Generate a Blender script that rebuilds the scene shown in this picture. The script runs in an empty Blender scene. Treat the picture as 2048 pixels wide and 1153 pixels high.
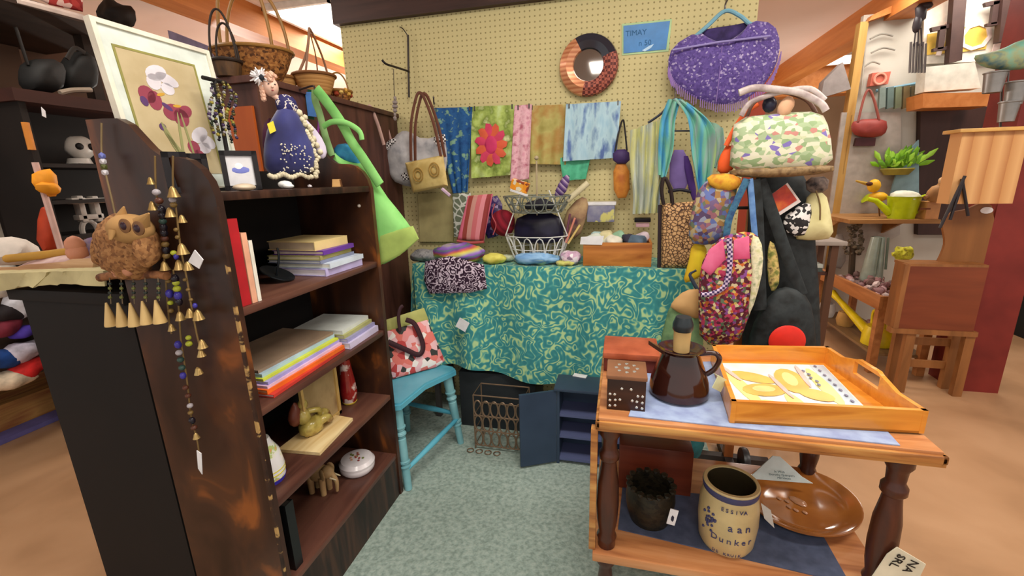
import bpy, bmesh, math, random
from mathutils import Vector, Matrix, Euler, noise
V = Vector
R = random.Random(7)
SC = bpy.context.scene
COL = SC.collection
PI = math.pi

# ---------------------------------------------------------------- camera
FPX = 880.0
pit, yaw, rol = math.radians(14.0), math.radians(14.0), math.radians(-1.5)
CAM = V((0, 0, 1.45))
FW = V((-math.sin(yaw) * math.cos(pit), math.cos(yaw) * math.cos(pit), -math.sin(pit)))
_rt = V((math.cos(yaw), math.sin(yaw), 0))
_up = _rt.cross(FW)
RT = _rt * math.cos(rol) + _up * math.sin(rol)
UP = -_rt * math.sin(rol) + _up * math.cos(rol)
cam = bpy.data.cameras.new('camera')
cam.sensor_width = 36.0
cam.lens = FPX / 2048 * 36.0
cam.clip_start = 0.02
cam_o = bpy.data.objects.new('camera', cam)
COL.objects.link(cam_o)
mm = Matrix((RT, UP, -FW)).transposed().to_4x4()
mm.translation = CAM
cam_o.matrix_world = mm
SC.camera = cam_o


def at(px, py, x=None, y=None, z=None, pl=None):
    """a point of the place from where it shows in the photo and the plane it lies on"""
    d = RT * ((px - 1024) / FPX) - UP * ((py - 576.5) / FPX) + FW
    if pl is not None: t = (V(pl[0]) - CAM).dot(V(pl[1])) / d.dot(V(pl[1]))
    elif x is not None: t = (x - CAM.x) / d.x
    elif y is not None: t = (y - CAM.y) / d.y
    else: t = (z - CAM.z) / d.z
    return CAM + d * t


# ---------------------------------------------------------------- light
SC.view_settings.view_transform = 'Standard'
SC.view_settings.look = 'None'
SC.view_settings.exposure = 0.35
SC.view_settings.gamma = 1.0
w = bpy.data.worlds.new('world')
SC.world = w
w.use_nodes = True
bg = w.node_tree.nodes['Background']
bg.inputs[0].default_value = (1.0, 0.97, 0.93, 1)
bg.inputs[1].default_value = 0.75


def area(name, loc, sx, sy, power, rot=(0, 0, 0), col=(1, .95, .86)):
    l = bpy.data.lights.new(name, 'AREA')
    l.shape = 'RECTANGLE'
    l.size, l.size_y, l.energy, l.color = sx, sy, power, col
    o = bpy.data.objects.new(name, l)
    o.location = loc
    o.rotation_euler = rot
    COL.objects.link(o)
    return o


CEIL = 2.9
area('fluorescent_light', (0.1, 0.9, CEIL - .06), 1.3, .5, 34)
area('fluorescent_light', (0.2, -1.3, CEIL - .06), 1.3, .6, 30)
area('fluorescent_light', (-2.6, 1.2, CEIL - .06), .6, 1.3, 16)
area('fluorescent_light', (2.3, 1.6, CEIL - .06), 1.3, .6, 36)
area('fluorescent_light', (2.2, 4.2, CEIL - .06), 1.3, .6, 26)
area('fluorescent_light', (-2.7, 4.4, CEIL - .06), 1.3, .6, 26)


def fill_point(name, loc, power, col=(1, .93, .84)):
    l = bpy.data.lights.new(name, 'POINT')
    l.energy, l.color, l.shadow_soft_size = power, col, .12
    o = bpy.data.objects.new(name, l)
    o.location = loc
    COL.objects.link(o)


# added point lights brightening ceiling and walls, hidden behind cupboard, bags and sign
fill_point('hidden_fill', (-3.2, 5.9, 1.75), 95)
fill_point('hidden_fill', (-6.0, 6.4, 1.5), 150)
fill_point('hidden_fill', (1.9, 6.6, 1.5), 34)
fill_point('hidden_fill', (-2.5, 2.9, 1.5), 14)

# ---------------------------------------------------------------- materials


def lin(c):
    return tuple(((v / 255) / 12.92 if v / 255 <= .04045 else ((v / 255 + .055) / 1.055) ** 2.4) for v in c[:3]) + (1.0,)


MT = {}


def mt(name, cols, tex='flat', sc=10.0, st=(1, 1, 1), rough=.6, metal=0.0, pos=None, interp='LINEAR', bump=0.0, coat=0.0, dist=0.0, sheen=0.0, rot=(0, 0, 0), emit=0.0, alpha=1.0, trans=0.0):
    if name in MT: return MT[name]
    m = bpy.data.materials.new(name)
    m.use_nodes = True
    nt = m.node_tree
    N, L = nt.nodes, nt.links
    b = N['Principled BSDF']
    b.inputs['Roughness'].default_value = rough
    b.inputs['Metallic'].default_value = metal
    b.inputs['Coat Weight'].default_value = coat
    b.inputs['Coat Roughness'].default_value = .12
    b.inputs['Specular IOR Level'].default_value = .35
    b.inputs['Alpha'].default_value = alpha
    b.inputs['Transmission Weight'].default_value = trans
    if sheen: b.inputs['Sheen Weight'].default_value = sheen
    if not isinstance(cols, list): cols = [cols]
    b.inputs['Base Color'].default_value = lin(cols[0])
    if emit:
        b.inputs['Emission Color'].default_value = lin(cols[0])
        b.inputs['Emission Strength'].default_value = emit
    MT[name] = m
    if tex == 'flat' and not bump: return m

    def mathn(op, a, bb=None, clamp=False):
        n = N.new('ShaderNodeMath'); n.operation = op; n.use_clamp = clamp
        for i, v in enumerate((a, bb)):
            if v is None: continue
            if hasattr(v, 'is_output'): L.new(v, n.inputs[i])
            else: n.inputs[i].default_value = v
        return n.outputs[0]
    tc = N.new('ShaderNodeTexCoord')
    mp = N.new('ShaderNodeMapping')
    mp.inputs['Scale'].default_value = st
    mp.inputs['Rotation'].default_value = rot
    L.new(tc.outputs['Object'], mp.inputs[0])
    vec = mp.outputs[0]

    def nz(scale, detail=3.0, d=0.0, v=None):
        n = N.new('ShaderNodeTexNoise')
        n.inputs['Scale'].default_value = scale
        n.inputs['Detail'].default_value = detail
        n.inputs['Distortion'].default_value = d
        L.new(v or vec, n.inputs['Vector'])
        return n.outputs['Fac']

    def stretch(f, lo=.32, hi=.68):
        return mathn('MULTIPLY', mathn('SUBTRACT', f, lo), 1 / (hi - lo), True)
    fac = None
    if tex in ('noise', 'flat'):
        fac = stretch(nz(sc, 4, dist))
    elif tex == 'wood':
        fac = stretch(nz(sc, 6, dist or .6))
    elif tex in ('vor', 'dots', 'edge'):
        v2 = vec
        n = N.new('ShaderNodeTexVoronoi')
        n.inputs['Scale'].default_value = sc
        if tex == 'edge': n.feature = 'DISTANCE_TO_EDGE'
        L.new(v2, n.inputs['Vector'])
        if tex == 'vor':
            s = N.new('ShaderNodeSeparateColor')
            L.new(n.outputs['Color'], s.inputs[0])
            fac = s.outputs[0]
        else: fac = n.outputs['Distance']
    elif tex == 'stripe':
        s = N.new('ShaderNodeSeparateXYZ'); L.new(vec, s.inputs[0])
        k = mathn('MULTIPLY', s.outputs[0], sc)
        if dist: k = mathn('ADD', k, mathn('MULTIPLY', nz(6), dist))
        fac = mathn('FRACT', k)
    elif tex == 'line':
        f = mathn('MULTIPLY', nz(sc, 1.0, dist), 7.0)
        fac = mathn('PINGPONG', f, .5)
        fac = mathn('MULTIPLY', fac, 2.0)
        if bump >= 0:
            fac = mathn('ADD', fac, mathn('MULTIPLY', mathn('SUBTRACT', nz(sc * 2.6, 0), .5), 1.2), True)
    elif tex == 'flower':
        n = N.new('ShaderNodeTexVoronoi')
        n.inputs['Scale'].default_value = sc
        L.new(vec, n.inputs['Vector'])
        s = N.new('ShaderNodeSeparateColor'); L.new(n.outputs['Color'], s.inputs[0])
        # rings round each cell centre, hue picked by cell
        fac = mathn('ADD', mathn('MULTIPLY', n.outputs['Distance'], .55), mathn('MULTIPLY', s.outputs[0], .45), True)
    elif tex == 'peg':
        s = N.new('ShaderNodeSeparateXYZ'); L.new(vec, s.inputs[0])
        a = mathn('SUBTRACT', mathn('FRACT', mathn('MULTIPLY', s.outputs[0], sc)), .5)
        c = mathn('SUBTRACT', mathn('FRACT', mathn('MULTIPLY', s.outputs[2], sc)), .5)
        fac = mathn('SQRT', mathn('ADD', mathn('MULTIPLY', a, a), mathn('MULTIPLY', c, c)))
    elif tex == 'check':
        n = N.new('ShaderNodeTexChecker'); n.inputs['Scale'].default_value = sc
        L.new(vec, n.inputs[0]); fac = n.outputs['Fac']
    elif tex == 'grad':
        s = N.new('ShaderNodeSeparateXYZ'); L.new(vec, s.inputs[0])
        fac = mathn('ADD', mathn('MULTIPLY', s.outputs[0], sc), .5, True)
        if dist: fac = mathn('ADD', fac, mathn('MULTIPLY', mathn('SUBTRACT', nz(9), .5), dist), True)
    if tex != 'flat':
        r = N.new('ShaderNodeValToRGB')
        r.color_ramp.interpolation = interp
        e = r.color_ramp.elements
        if pos is None:
            n = len(cols)
            pos = [i / n for i in range(n)] if interp == 'CONSTANT' else [i / max(1, n - 1) for i in range(n)]
        while len(e) < len(cols): e.new(.5)
        for el, p in zip(e, pos): el.position = p
        for i, c in enumerate(cols): e[i].color = lin(c)
        L.new(fac, r.inputs[0])
        L.new(r.outputs[0], b.inputs['Base Color'])
    if bump > 0:
        bn = N.new('ShaderNodeBump')
        bn.inputs['Strength'].default_value = min(1, bump)
        bn.inputs['Distance'].default_value = .01
        L.new(fac, bn.inputs['Height'])
        L.new(bn.outputs[0], b.inputs['Normal'])
    return m


def f(c, rough=.6, metal=0.0, coat=0.0):
    """plain colour with a faint mottling"""
    k = 'c%02x%02x%02x_%d_%d_%d' % (c[0], c[1], c[2], rough * 100, metal * 10, coat * 10)
    lo = tuple(max(0, int(v * .93)) for v in c)
    hi = tuple(min(255, int(v * 1.05)) for v in c)
    return mt(k, [lo, hi], 'noise', sc=14, rough=rough, metal=metal, coat=coat)


# ---------------------------------------------------------------- geometry


class G:
    def __init__(s):
        s.bm = bmesh.new()
        s.mi = 0
        s.M = Matrix.Identity(4)

    def _v(s, p): return s.bm.verts.new(s.M @ V(p))

    def _f(s, vs):
        try:
            fc = s.bm.faces.new(vs); fc.material_index = s.mi
            return fc
        except ValueError: return None

    def m(s, i): s.mi = i; return s

    def box(s, c, d, rot=(0, 0, 0), bev=0.0, taper=1.0):
        A = Matrix.Translation(V(c)) @ Euler(rot).to_matrix().to_4x4()
        vs = []
        for z in (-1, 1):
            k = taper if z > 0 else 1
            for x, y in ((-1, -1), (1, -1), (1, 1), (-1, 1)):
                vs.append(s._v(A @ V((x * d[0] / 2 * k, y * d[1] / 2 * k, z * d[2] / 2))))
        fs = [s._f([vs[i] for i in q]) for q in ((3, 2, 1, 0), (4, 5, 6, 7), (0, 1, 5, 4), (1, 2, 6, 5), (2, 3, 7, 6), (3, 0, 4, 7))]
        if bev:
            es = list({e for fc in fs for e in fc.edges})
            r = bmesh.ops.bevel(s.bm, geom=es, offset=bev, segments=2, affect='EDGES', profile=.6)
            for fc in r['faces']: fc.material_index = s.mi
        return s

    def bb(s, a, b, bev=0.0):
        a, b = V(a), V(b)
        return s.box((a + b) / 2, [abs(b[i] - a[i]) for i in range(3)], bev=bev)

    def prism(s, pts, vec):
        vec = V(vec); pts = [V(p) for p in pts]
        a = [s._v(p) for p in pts]; b = [s._v(p + vec) for p in pts]
        n = len(pts)
        s._f(a[::-1]); s._f(b)
        for i in range(n): s._f([a[i], a[(i + 1) % n], b[(i + 1) % n], b[i]])
        return s

    def tube(s, pts, r, seg=8, flat=1.0, closed=False, ref=None):
        pts = [V(p) for p in pts]; n = len(pts)
        rs = r if isinstance(r, (list, tuple)) else [r] * n
        T = []
        for i in range(n):
            if closed: t = pts[(i + 1) % n] - pts[i - 1]
            else: t = pts[min(i + 1, n - 1)] - pts[max(i - 1, 0)]
            T.append(t.normalized() if t.length > 1e-9 else V((0, 0, 1)))
        u = V(ref) if ref else (V((0, 0, 1)) if abs(T[0].z) < .9 else V((1, 0, 0)))
        rings = []
        for i in range(n):
            if ref: u = V(ref)
            u = u - T[i] * u.dot(T[i])
            u = u.normalized() if u.length > 1e-6 else T[i].orthogonal().normalized()
            w_ = T[i].cross(u)
            fu, fw_ = (flat, 1.0) if ref else (1.0, flat)
            rings.append([s._v(pts[i] + u * (math.cos(2 * PI * k / seg) * rs[i] * fu) + w_ * (math.sin(2 * PI * k / seg) * rs[i] * fw_)) for k in range(seg)])
        for i in range(n if closed else n - 1):
            a, b = rings[i], rings[(i + 1) % n]
            for k in range(seg): s._f([a[k], a[(k + 1) % seg], b[(k + 1) % seg], b[k]])
        if not closed:
            s._f(rings[0][::-1]); s._f(rings[-1])
        return s

    def lathe(s, prof, c=(0, 0, 0), seg=24, A=None, sx=1.0, sy=1.0, cap=True):
        A = Matrix.Translation(V(c)) @ (A if A is not None else Matrix.Identity(4))
        rings = []
        for r, z in prof:
            if r < 1e-5: rings.append([s._v(A @ V((0, 0, z)))])
            else: rings.append([s._v(A @ V((math.cos(2 * PI * k / seg) * r * sx, math.sin(2 * PI * k / seg) * r * sy, z))) for k in range(seg)])
        for a, b in zip(rings, rings[1:]):
            for k in range(seg):
                k2 = (k + 1) % seg
                if len(a) == 1 and len(b) == 1: continue
                if len(a) == 1: s._f([a[0], b[k2], b[k]])
                elif len(b) == 1: s._f([a[k], a[k2], b[0]])
                else: s._f([a[k], a[k2], b[k2], b[k]])
        if cap and len(rings[0]) > 1: s._f(rings[0][::-1])
        if cap and len(rings[-1]) > 1: s._f(rings[-1])
        return s

    def ball(s, c, r, sub=2, rot=(0, 0, 0), wob=0.0, ws=20.0):
        if not isinstance(r, (list, tuple)): r = (r, r, r)
        A = s.M @ Matrix.Translation(V(c)) @ Euler(rot).to_matrix().to_4x4() @ Matrix.Diagonal((*r, 1))
        g = bmesh.ops.create_icosphere(s.bm, subdivisions=sub, radius=1, matrix=A)
        fs = {fc for v in g['verts'] for fc in v.link_faces}
        for fc in fs: fc.material_index = s.mi
        if wob:
            cc = s.M @ V(c)
            for v in g['verts']: v.co += (v.co - cc) * (noise.noise(v.co * ws) * wob)
        return s

    def puff(s, pts, n, depth, back=.6, wob=.15, ws=14.0, rings=(1, .94, .82, .62, .38, .15), smooth=1, p=2.0):
        """a closed soft shape from an outline: bulges by depth towards n and by back*depth away"""
        pts = [V(q) for q in pts]; n = V(n).normalized()
        for _ in range(smooth):
            o = []
            for i, q in enumerate(pts):
                nx = pts[(i + 1) % len(pts)]
                o += [q * .75 + nx * .25, q * .25 + nx * .75]
            pts = o
        c = sum(pts, V()) / len(pts); k = len(pts)
        for sg, dp in ((1, depth), (-1, depth * back)):
            prev = None
            for j, sc in enumerate(rings):
                h = dp * (1 - sc ** p) ** .55
                ring = []
                for q in pts:
                    P = c + (q - c) * sc
                    hh = h * (1 + wob * noise.noise(P * ws + n * (sg * 3)) * 2)
                    ring.append(P + n * (sg * hh))
                if j == 0:
                    if sg == 1: base = [s._v(q) for q in ring]
                    cur = base
                else: cur = [s._v(q) for q in ring]
                if prev:
                    for i in range(k):
                        q4 = [prev[i], prev[(i + 1) % k], cur[(i + 1) % k], cur[i]]
                        s._f(q4 if sg == 1 else q4[::-1])
                prev = cur
            s._f(prev if sg == 1 else prev[::-1])
        return s

    def sheet(s, fn, nu, nv, t=.003):
        g = [[s._v(fn(i / nu, j / nv)) for j in range(nv + 1)] for i in range(nu + 1)]
        fs = []
        for i in range(nu):
            for j in range(nv):
                fs.append(s._f([g[i][j], g[i + 1][j], g[i + 1][j + 1], g[i][j + 1]]))
        s.bm.normal_update()
        r = bmesh.ops.solidify(s.bm, geom=[q for q in fs if q], thickness=t)
        for q in r['geom']:
            if isinstance(q, bmesh.types.BMFace): q.material_index = s.mi
        return s

    def txt(s, body, size, A, depth=.0006, align='CENTER'):
        cu = bpy.data.curves.new('t', 'FONT')
        cu.body = body; cu.size = size; cu.extrude = depth; cu.align_x = align; cu.align_y = 'CENTER'
        cu.resolution_u = 2
        o = bpy.data.objects.new('t', cu); COL.objects.link(o)
        bpy.context.view_layer.update()
        me = bpy.data.meshes.new_from_object(o.evaluated_get(bpy.context.evaluated_depsgraph_get()))
        me.transform(s.M @ A)
        n0 = len(s.bm.faces)
        s.bm.from_mesh(me)
        s.bm.faces.ensure_lookup_table()
        for fc in s.bm.faces[n0:]: fc.material_index = s.mi
        bpy.data.objects.remove(o); bpy.data.meshes.remove(me); bpy.data.curves.remove(cu)
        return s


FRAME = {}


def obj(name, g, mats, parent=None, loc=None, smooth=40, kind=None):
    me = bpy.data.meshes.new(name)
    if not isinstance(mats, (list, tuple)): mats = [mats]
    for m in mats: me.materials.append(m)
    bmesh.ops.recalc_face_normals(g.bm, faces=g.bm.faces)
    if parent is not None: X = FRAME[parent.name].inverted()
    else:
        if loc is None:
            lo = [min(v.co[i] for v in g.bm.verts) for i in range(3)]
            hi = [max(v.co[i] for v in g.bm.verts) for i in range(3)]
            loc = V(((lo[0] + hi[0]) / 2, (lo[1] + hi[1]) / 2, lo[2]))
        X = Matrix.Translation(V(loc)).inverted()
    g.bm.transform(X)
    g.bm.to_mesh(me); g.bm.free()
    if smooth:
        for p in me.polygons: p.use_smooth = True
        me.set_sharp_from_angle(angle=math.radians(smooth))
    o = bpy.data.objects.new(name, me)
    COL.objects.link(o)
    if parent is not None:
        o.parent = parent
        FRAME[o.name] = FRAME[parent.name].copy()
    else:
        o.location = loc
        FRAME[o.name] = Matrix.Translation(V(loc))
    if kind: o['kind'] = kind
    return o


def tag(o, label, cat, group=None):
    o['label'] = label; o['category'] = cat
    if group: o['group'] = group
    return o


def thing(name, label, cat, loc, group=None):
    o = bpy.data.objects.new(name, None)
    o.empty_display_size = .05
    o.location = loc
    COL.objects.link(o)
    FRAME[o.name] = Matrix.Translation(V(loc))
    return tag(o, label, cat, group)


def one(name, label, cat, g, mats, group=None, loc=None, smooth=40):
    return tag(obj(name, g, mats, None, loc, smooth), label, cat, group)


def struct(name, g, m, parent=None):
    return obj(name, g, m, parent, smooth=0, kind='structure')


def px(pts, **k): return [at(a, b, **k) for a, b in pts]


def arc(c, r, a0, a1, n, u=(1, 0, 0), v=(0, 0, 1), ry=None):
    c, u, v = V(c), V(u), V(v)
    return [c + u * (r * math.cos(a0 + (a1 - a0) * i / n)) + v * ((ry or r) * math.sin(a0 + (a1 - a0) * i / n)) for i in range(n + 1)]


def spl(pts, n=6):
    """smooth curve through points"""
    pts = [V(p) for p in pts]; o = []
    for i in range(len(pts) - 1):
        p0, p1, p2, p3 = pts[max(0, i - 1)], pts[i], pts[i + 1], pts[min(len(pts) - 1, i + 2)]
        for k in range(n):
            t = k / n
            o.append(.5 * ((2 * p1) + (p2 - p0) * t + (2 * p0 - 5 * p1 + 4 * p2 - p3) * t * t + (3 * p1 - p0 - 3 * p2 + p3) * t ** 3))
    return o + [pts[-1]]


def quad(tl, tr, br, bl, n, amp=0.0, folds=3, ph=0.0, grow=1.0, edge=.0, **k):
    """sheet function over four photo points on one plane, with soft folds along its height"""
    A, B, C_, D = (at(*q, **k) for q in (tl, tr, br, bl))
    n = V(n)

    def fn(u, v):
        t = A.lerp(B, u).lerp(D.lerp(C_, u), v)
        a = amp * (.25 + .75 * v ** grow)
        return t + n * (a * math.sin(2 * PI * folds * u + ph + .6 * v) + amp * .5 * noise.noise(t * 9)) + V((0, 0, edge * math.sin(2 * PI * folds * u + ph) * v))
    return fn


FR = V((0, -1, 0))   # faces the booth's front
RTX = V((1, 0, 0))
# ---------------------------------------------------------------- the setting
m_floor = mt('floor_tan', [(160, 122, 88), (178, 138, 102), (188, 148, 112)], 'noise', sc=2.2, rough=.45, dist=.4)
m_carpet = mt('carpet_sage', [(128, 146, 138), (150, 168, 160), (166, 182, 174)], 'noise', sc=60, rough=.95, bump=.25)
m_peg = mt('pegboard', [(150, 138, 94), (205, 193, 142)], 'peg', sc=36.0, pos=[0, .16], interp='CONSTANT', rough=.75)
m_beam = mt('beam_dark', [(52, 34, 30), (74, 50, 44)], 'wood', sc=6, st=(.3, 4, 4), rough=.5)
m_ceil = mt('ceiling', [(222, 200, 186), (230, 210, 198)], 'noise', sc=1.2, rough=.9)
m_orange_beam = mt('beam_orange', [(186, 112, 52), (206, 134, 72)], 'wood', sc=4, st=(4, .3, 4), rough=.5)
m_wall = mt('shop_wall', [(186, 160, 132), (200, 176, 148)], 'noise', sc=1.5, rough=.9)
struct('floor', G().bb((-10, -3, -.06), (6, 9.6, 0)), m_floor)
struct('carpet', G().bb((-1.32, -.6, 0), (.5, 2.6, .006)), m_carpet)
struct('ceiling', G().bb((-10, -3, CEIL), (6, 9.6, CEIL + .06)), m_ceil)
struct('wall_back', G().bb((-1.66, 2.6, 0), (.61, 2.63, 2.355)), m_peg)
struct('trim_1', G().bb((-1.68, 2.56, 2.355), (.3, 2.68, 2.70)), m_beam)
struct('wall_far', G().bb((-10, 9.6, 0), (6, 9.7, CEIL)), m_wall)
struct('wall_left', G().bb((-10, -.4, 0), (-9.9, 9.6, CEIL)), m_wall)
struct('wall_side', G().bb((5.9, 2.0, 0), (6, 9.6, CEIL)), m_wall)
struct('trim_2', G().bb((-3.2, 1.0, CEIL - .22), (-3.0, 9.6, CEIL)), m_orange_beam)
struct('trim_3', G().bb((2.1, 3.75, CEIL - .24), (2.32, 9.6, CEIL)), m_orange_beam)
struct('trim_4', G().bb((-6, 7.6, CEIL - .4), (6, 7.9, CEIL)), m_orange_beam)
m_red = mt('post_red', [(104, 30, 24), (128, 42, 34)], 'noise', sc=5, rough=.5)
struct('trim_5', G().bb((2.2, 3.3, 0), (2.44, 3.56, CEIL)), m_red)
struct('trim_6', G().bb((1.06, 4.9, 0), (1.3, 5.14, 2.34)), mt('post_rust', (160, 66, 44)))
m_lamp = mt('lamp_white', (255, 250, 240), emit=2.6)
m_lampf = f((225, 222, 215))


def ceiling_light(x0, y0, x1, y1, label, z=CEIL):
    t = thing('ceiling_light', label, 'ceiling light', ((x0 + x1) / 2, (y0 + y1) / 2, z - .05), 'fluorescent ceiling lights')
    g = G().bb((x0, y0, z - .02), (x1, y1, z - .001))
    for a, b in (((x0, y0), (x1, y0 + .03)), ((x0, y1 - .03), (x1, y1)), ((x0, y0), (x0 + .03, y1)), ((x1 - .03, y0), (x1, y1))):
        g.bb((*a, z - .05), (*b, z - .02))
    obj('frame', g, m_lampf, t)
    obj('diffuser', G().bb((x0 + .03, y0 + .03, z - .04), (x1 - .03, y1 - .03, z - .021)), m_lamp, t)
    return t


ceiling_light(-2.95, 3.5, -2.3, 4.95, 'bright fluorescent ceiling panel above the baskets, left of the pegboard')
ceiling_light(2.34, 3.9, 3.1, 5.25, 'white fluorescent ceiling panel at the top right behind the orange beam')
ceiling_light(2.4, 6.9, 3.2, 7.5, 'far small fluorescent ceiling panel seen beside the purple shawl')

# ---------------------------------------------------------------- bookcase
m_book = mt('bookcase_wood', [(30, 17, 13), (50, 30, 23), (72, 46, 33), (58, 35, 26)], 'wood', sc=5, st=(5, 5, .5), rough=.38, pos=[0, .4, .75, 1])
m_worn = mt('bookcase_worn', [(38, 22, 16), (58, 35, 26), (78, 46, 28), (142, 80, 36)], 'noise', sc=3.6, st=(1.6, 1.6, .7), rough=.36, pos=[0, .42, .72, .95], dist=.8)
m_shelf = mt('shelf_wood', [(62, 36, 30), (92, 58, 48), (108, 72, 58)], 'wood', sc=4, st=(4, .5, 4), rough=.35)
m_black = mt('cabinet_black', [(12, 9, 8), (20, 15, 13)], 'noise', sc=3, rough=.75)
BX0, BX1, BY0, BY1 = -1.33, -.97, .9, 1.63
bc = thing('bookcase', 'dark brown scallop-sided bookcase with open shelves of books and ornaments', 'bookcase', (-1.15, 1.26, 0))
prof = [(-1.33, 0), (-1.33, 1.622)]
prof += [(-1.27, 1.622), (-1.225, 1.62), (-1.195, 1.605), (-1.165, 1.572), (-1.14, 1.545), (-1.115, 1.528), (-1.10, 1.524), (-1.06, 1.522), (-1.03, 1.514), (-1.0, 1.492), (-.98, 1.462), (-.97, 1.425), (-.97, 0)]
for y in (BY0, BY1 - .022):
    obj('side_panel', G().prism([(a, y, b) for a, b in prof], (0, .022, 0)), m_worn, bc, smooth=20)
SH = [1.435, 1.13, .83, .525, .225]
for z in SH:
    obj('shelf', G().bb((BX0 + .012, BY0 + .022, z - .022), (BX1 - .004, BY1 - .022, z), bev=.003), m_shelf if z < 1.2 else m_book, bc)
obj('back_panel', G().bb((BX0, BY0 + .022, .05), (BX0 + .012, BY1 - .022, 1.5)), m_black, bc)
obj('kick_board', G().bb((BX1 - .03, BY0 + .022, 0), (BX1 - .006, BY1 - .022, .203)), m_book, bc)
g = G().bb((BX1 - .008, BY0 - .0008, .02), (BX1 + .0008, BY0 + .006, 1.40))
obj('worn_edge', g, mt('chip_edge', [(40, 24, 18), (58, 36, 26), (178, 142, 88)], 'noise', sc=9, st=(1, 1, 2.4), pos=[0, .66, .76], rough=.5), bc)
obj('nail', G().ball(at(718, 412, y=BY1 - .025), .007), f((210, 200, 190), .3), bc)

g = G().bb((-1.77, .905, 0), (-1.345, 1.45, 1.13)).bb((-1.80, .89, 1.13), (-1.34, 1.47, 1.165), bev=.004)
one('cabinet', 'black cabinet standing back to back with the dark bookcase', 'cabinet', g, m_black)

# tall cupboard that closes the booth on the left
m_cup = mt('cupboard_brown', [(62, 36, 30), (84, 52, 44), (96, 60, 50)], 'wood', sc=4, st=(4, 4, .5), rough=.5)
cp = thing('cupboard', 'tall brown cupboard behind the bookcase carrying baskets on its top', 'cupboard', (-1.48, 2.04, 0))
obj('body', G().bb((-1.64, 1.5, 0), (-1.335, 2.585, 1.82)).bb((-1.66, 1.48, 1.82), (-1.32, 2.59, 1.845), bev=.004), m_cup, cp)
o = obj('end_panel', G().bb((-1.62, 1.49, .9), (-1.36, 1.5, 1.74)), mt('panel_orange', [(160, 70, 22), (186, 92, 36)], 'wood', sc=3, st=(3, 3, .4), rough=.45), cp)
o['label'] = 'orange-brown varnished end panel'

# ---------------------------------------------------------------- table and cloth
m_fold = f((70, 66, 64))
TX0, TX1, TY0, TY1, TZ = -1.12, .33, 2.27, 2.59, .985
tb = thing('table', 'display table hidden under the teal patterned cloth', 'table', (-.3, 2.35, 0))
obj('table_top', G().bb((TX0, TY0, TZ - .03), (TX1, TY1, TZ), bev=.004), m_fold, tb)
for x in (TX0 + .05, TX1 - .05):
    for y in (TY0 + .05, TY1 - .05):
        obj('leg', G().bb((x - .015, y - .015, 0.006), (x + .015, y + .015, TZ - .03)), m_fold, tb)
m_teal = mt('cloth_teal', [(50, 132, 138), (62, 146, 148), (92, 168, 158), (160, 202, 150), (182, 214, 156)], 'line', sc=15, st=(1, 1, .9), pos=[0, .5, .66, .84, 1], rough=.85, dist=.35, sheen=.2)
m_dark_teal = m_teal
HEM = .37


def clothfn(u, v):
    # v<.3 lies on the top, then falls over the front edge
    x = TX0 - .02 + (TX1 - TX0 + .05) * u
    if v < .3:
        return V((x, TY1 - (TY1 - TY0 + .012) * v / .3, TZ + .004 + (.004 * noise.noise(V((x * 6, v * 6, 0))))))
    k = (v - .3) / .7
    hem = HEM + .03 * math.sin(u * 9) + .05 * max(0, .25 - u)
    z = TZ + .004 - (TZ - hem) * k
    y = TY0 - .016 - .05 * k - (.006 + .022 * k) * math.sin(u * 31 + 1.2 * math.sin(u * 7)) + .012 * noise.noise(V((x * 5, 1, z * 4)))
    return V((x + .06 * k * (.5 - u) * (1 if u < .5 else .2), y, z))


def sidefn(u, v):
    y = TY0 - .012 + (TY1 - TY0) * u
    z = TZ + .004 - (TZ - .45) * v
    return V((TX0 - .024 - .05 * v - .018 * v * math.sin(u * 18 + 1), y, z))


g = G().sheet(clothfn, 110, 40, .004)
g.sheet(sidefn, 24, 20, .004)
one('tablecloth', 'teal cloth with yellow-green squiggle print draped over the display table', 'tablecloth', g, m_teal, smooth=60)
# price tag pinned to the cloth
m_paper = f((232, 232, 236), .8)
A = at(925, 650, y=2.165)
g = G()
g.box(A, (.062, .003, .06), rot=(0, .5, 0))
g.tube([A + V((0, 0, -.03)), A + V((.004, .03, -.055))], .0015, 5)
one('price_tag', 'small white paper tag pinned to the front of the teal tablecloth', 'tag', g, m_paper)

# ---------------------------------------------------------------- blue chair
m_chair = mt('chair_blue', [(70, 148, 172), (92, 172, 196), (104, 184, 206)], 'noise', sc=5, rough=.35, coat=.15)
Ap, Bp = V((-.985, 1.66, .45)), V((-.865, 2.07, .45))
e = (Bp - Ap).normalized()
fwd = V((e.y, -e.x, 0))
CM = Matrix((fwd, e, V((0, 0, 1)))).transposed().to_4x4()
CM.translation = (Ap + Bp) / 2 + fwd * .0 - V((0, 0, .45))
ch = thing('chair', 'sky blue painted wooden chair with a floral tote on its seat', 'chair', CM.translation - fwd * .18)
g = G(); g.M = CM
out = [(0.02, -.15), (.03, -.21), (.0, -.235), (-.06, -.23), (-.34, -.19), (-.36, -.15), (-.36, .15), (-.34, .19), (-.06, .23), (.0, .235), (.03, .21), (.02, .15), (-.005, 0)]
g.prism([(a, b, .424) for a, b in out], (0, 0, .024))
g.prism([(a * .97 - .005, b * .97, .447) for a, b in out], (0, 0, .011))
obj('seat', g, m_chair, ch, smooth=50)


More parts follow.
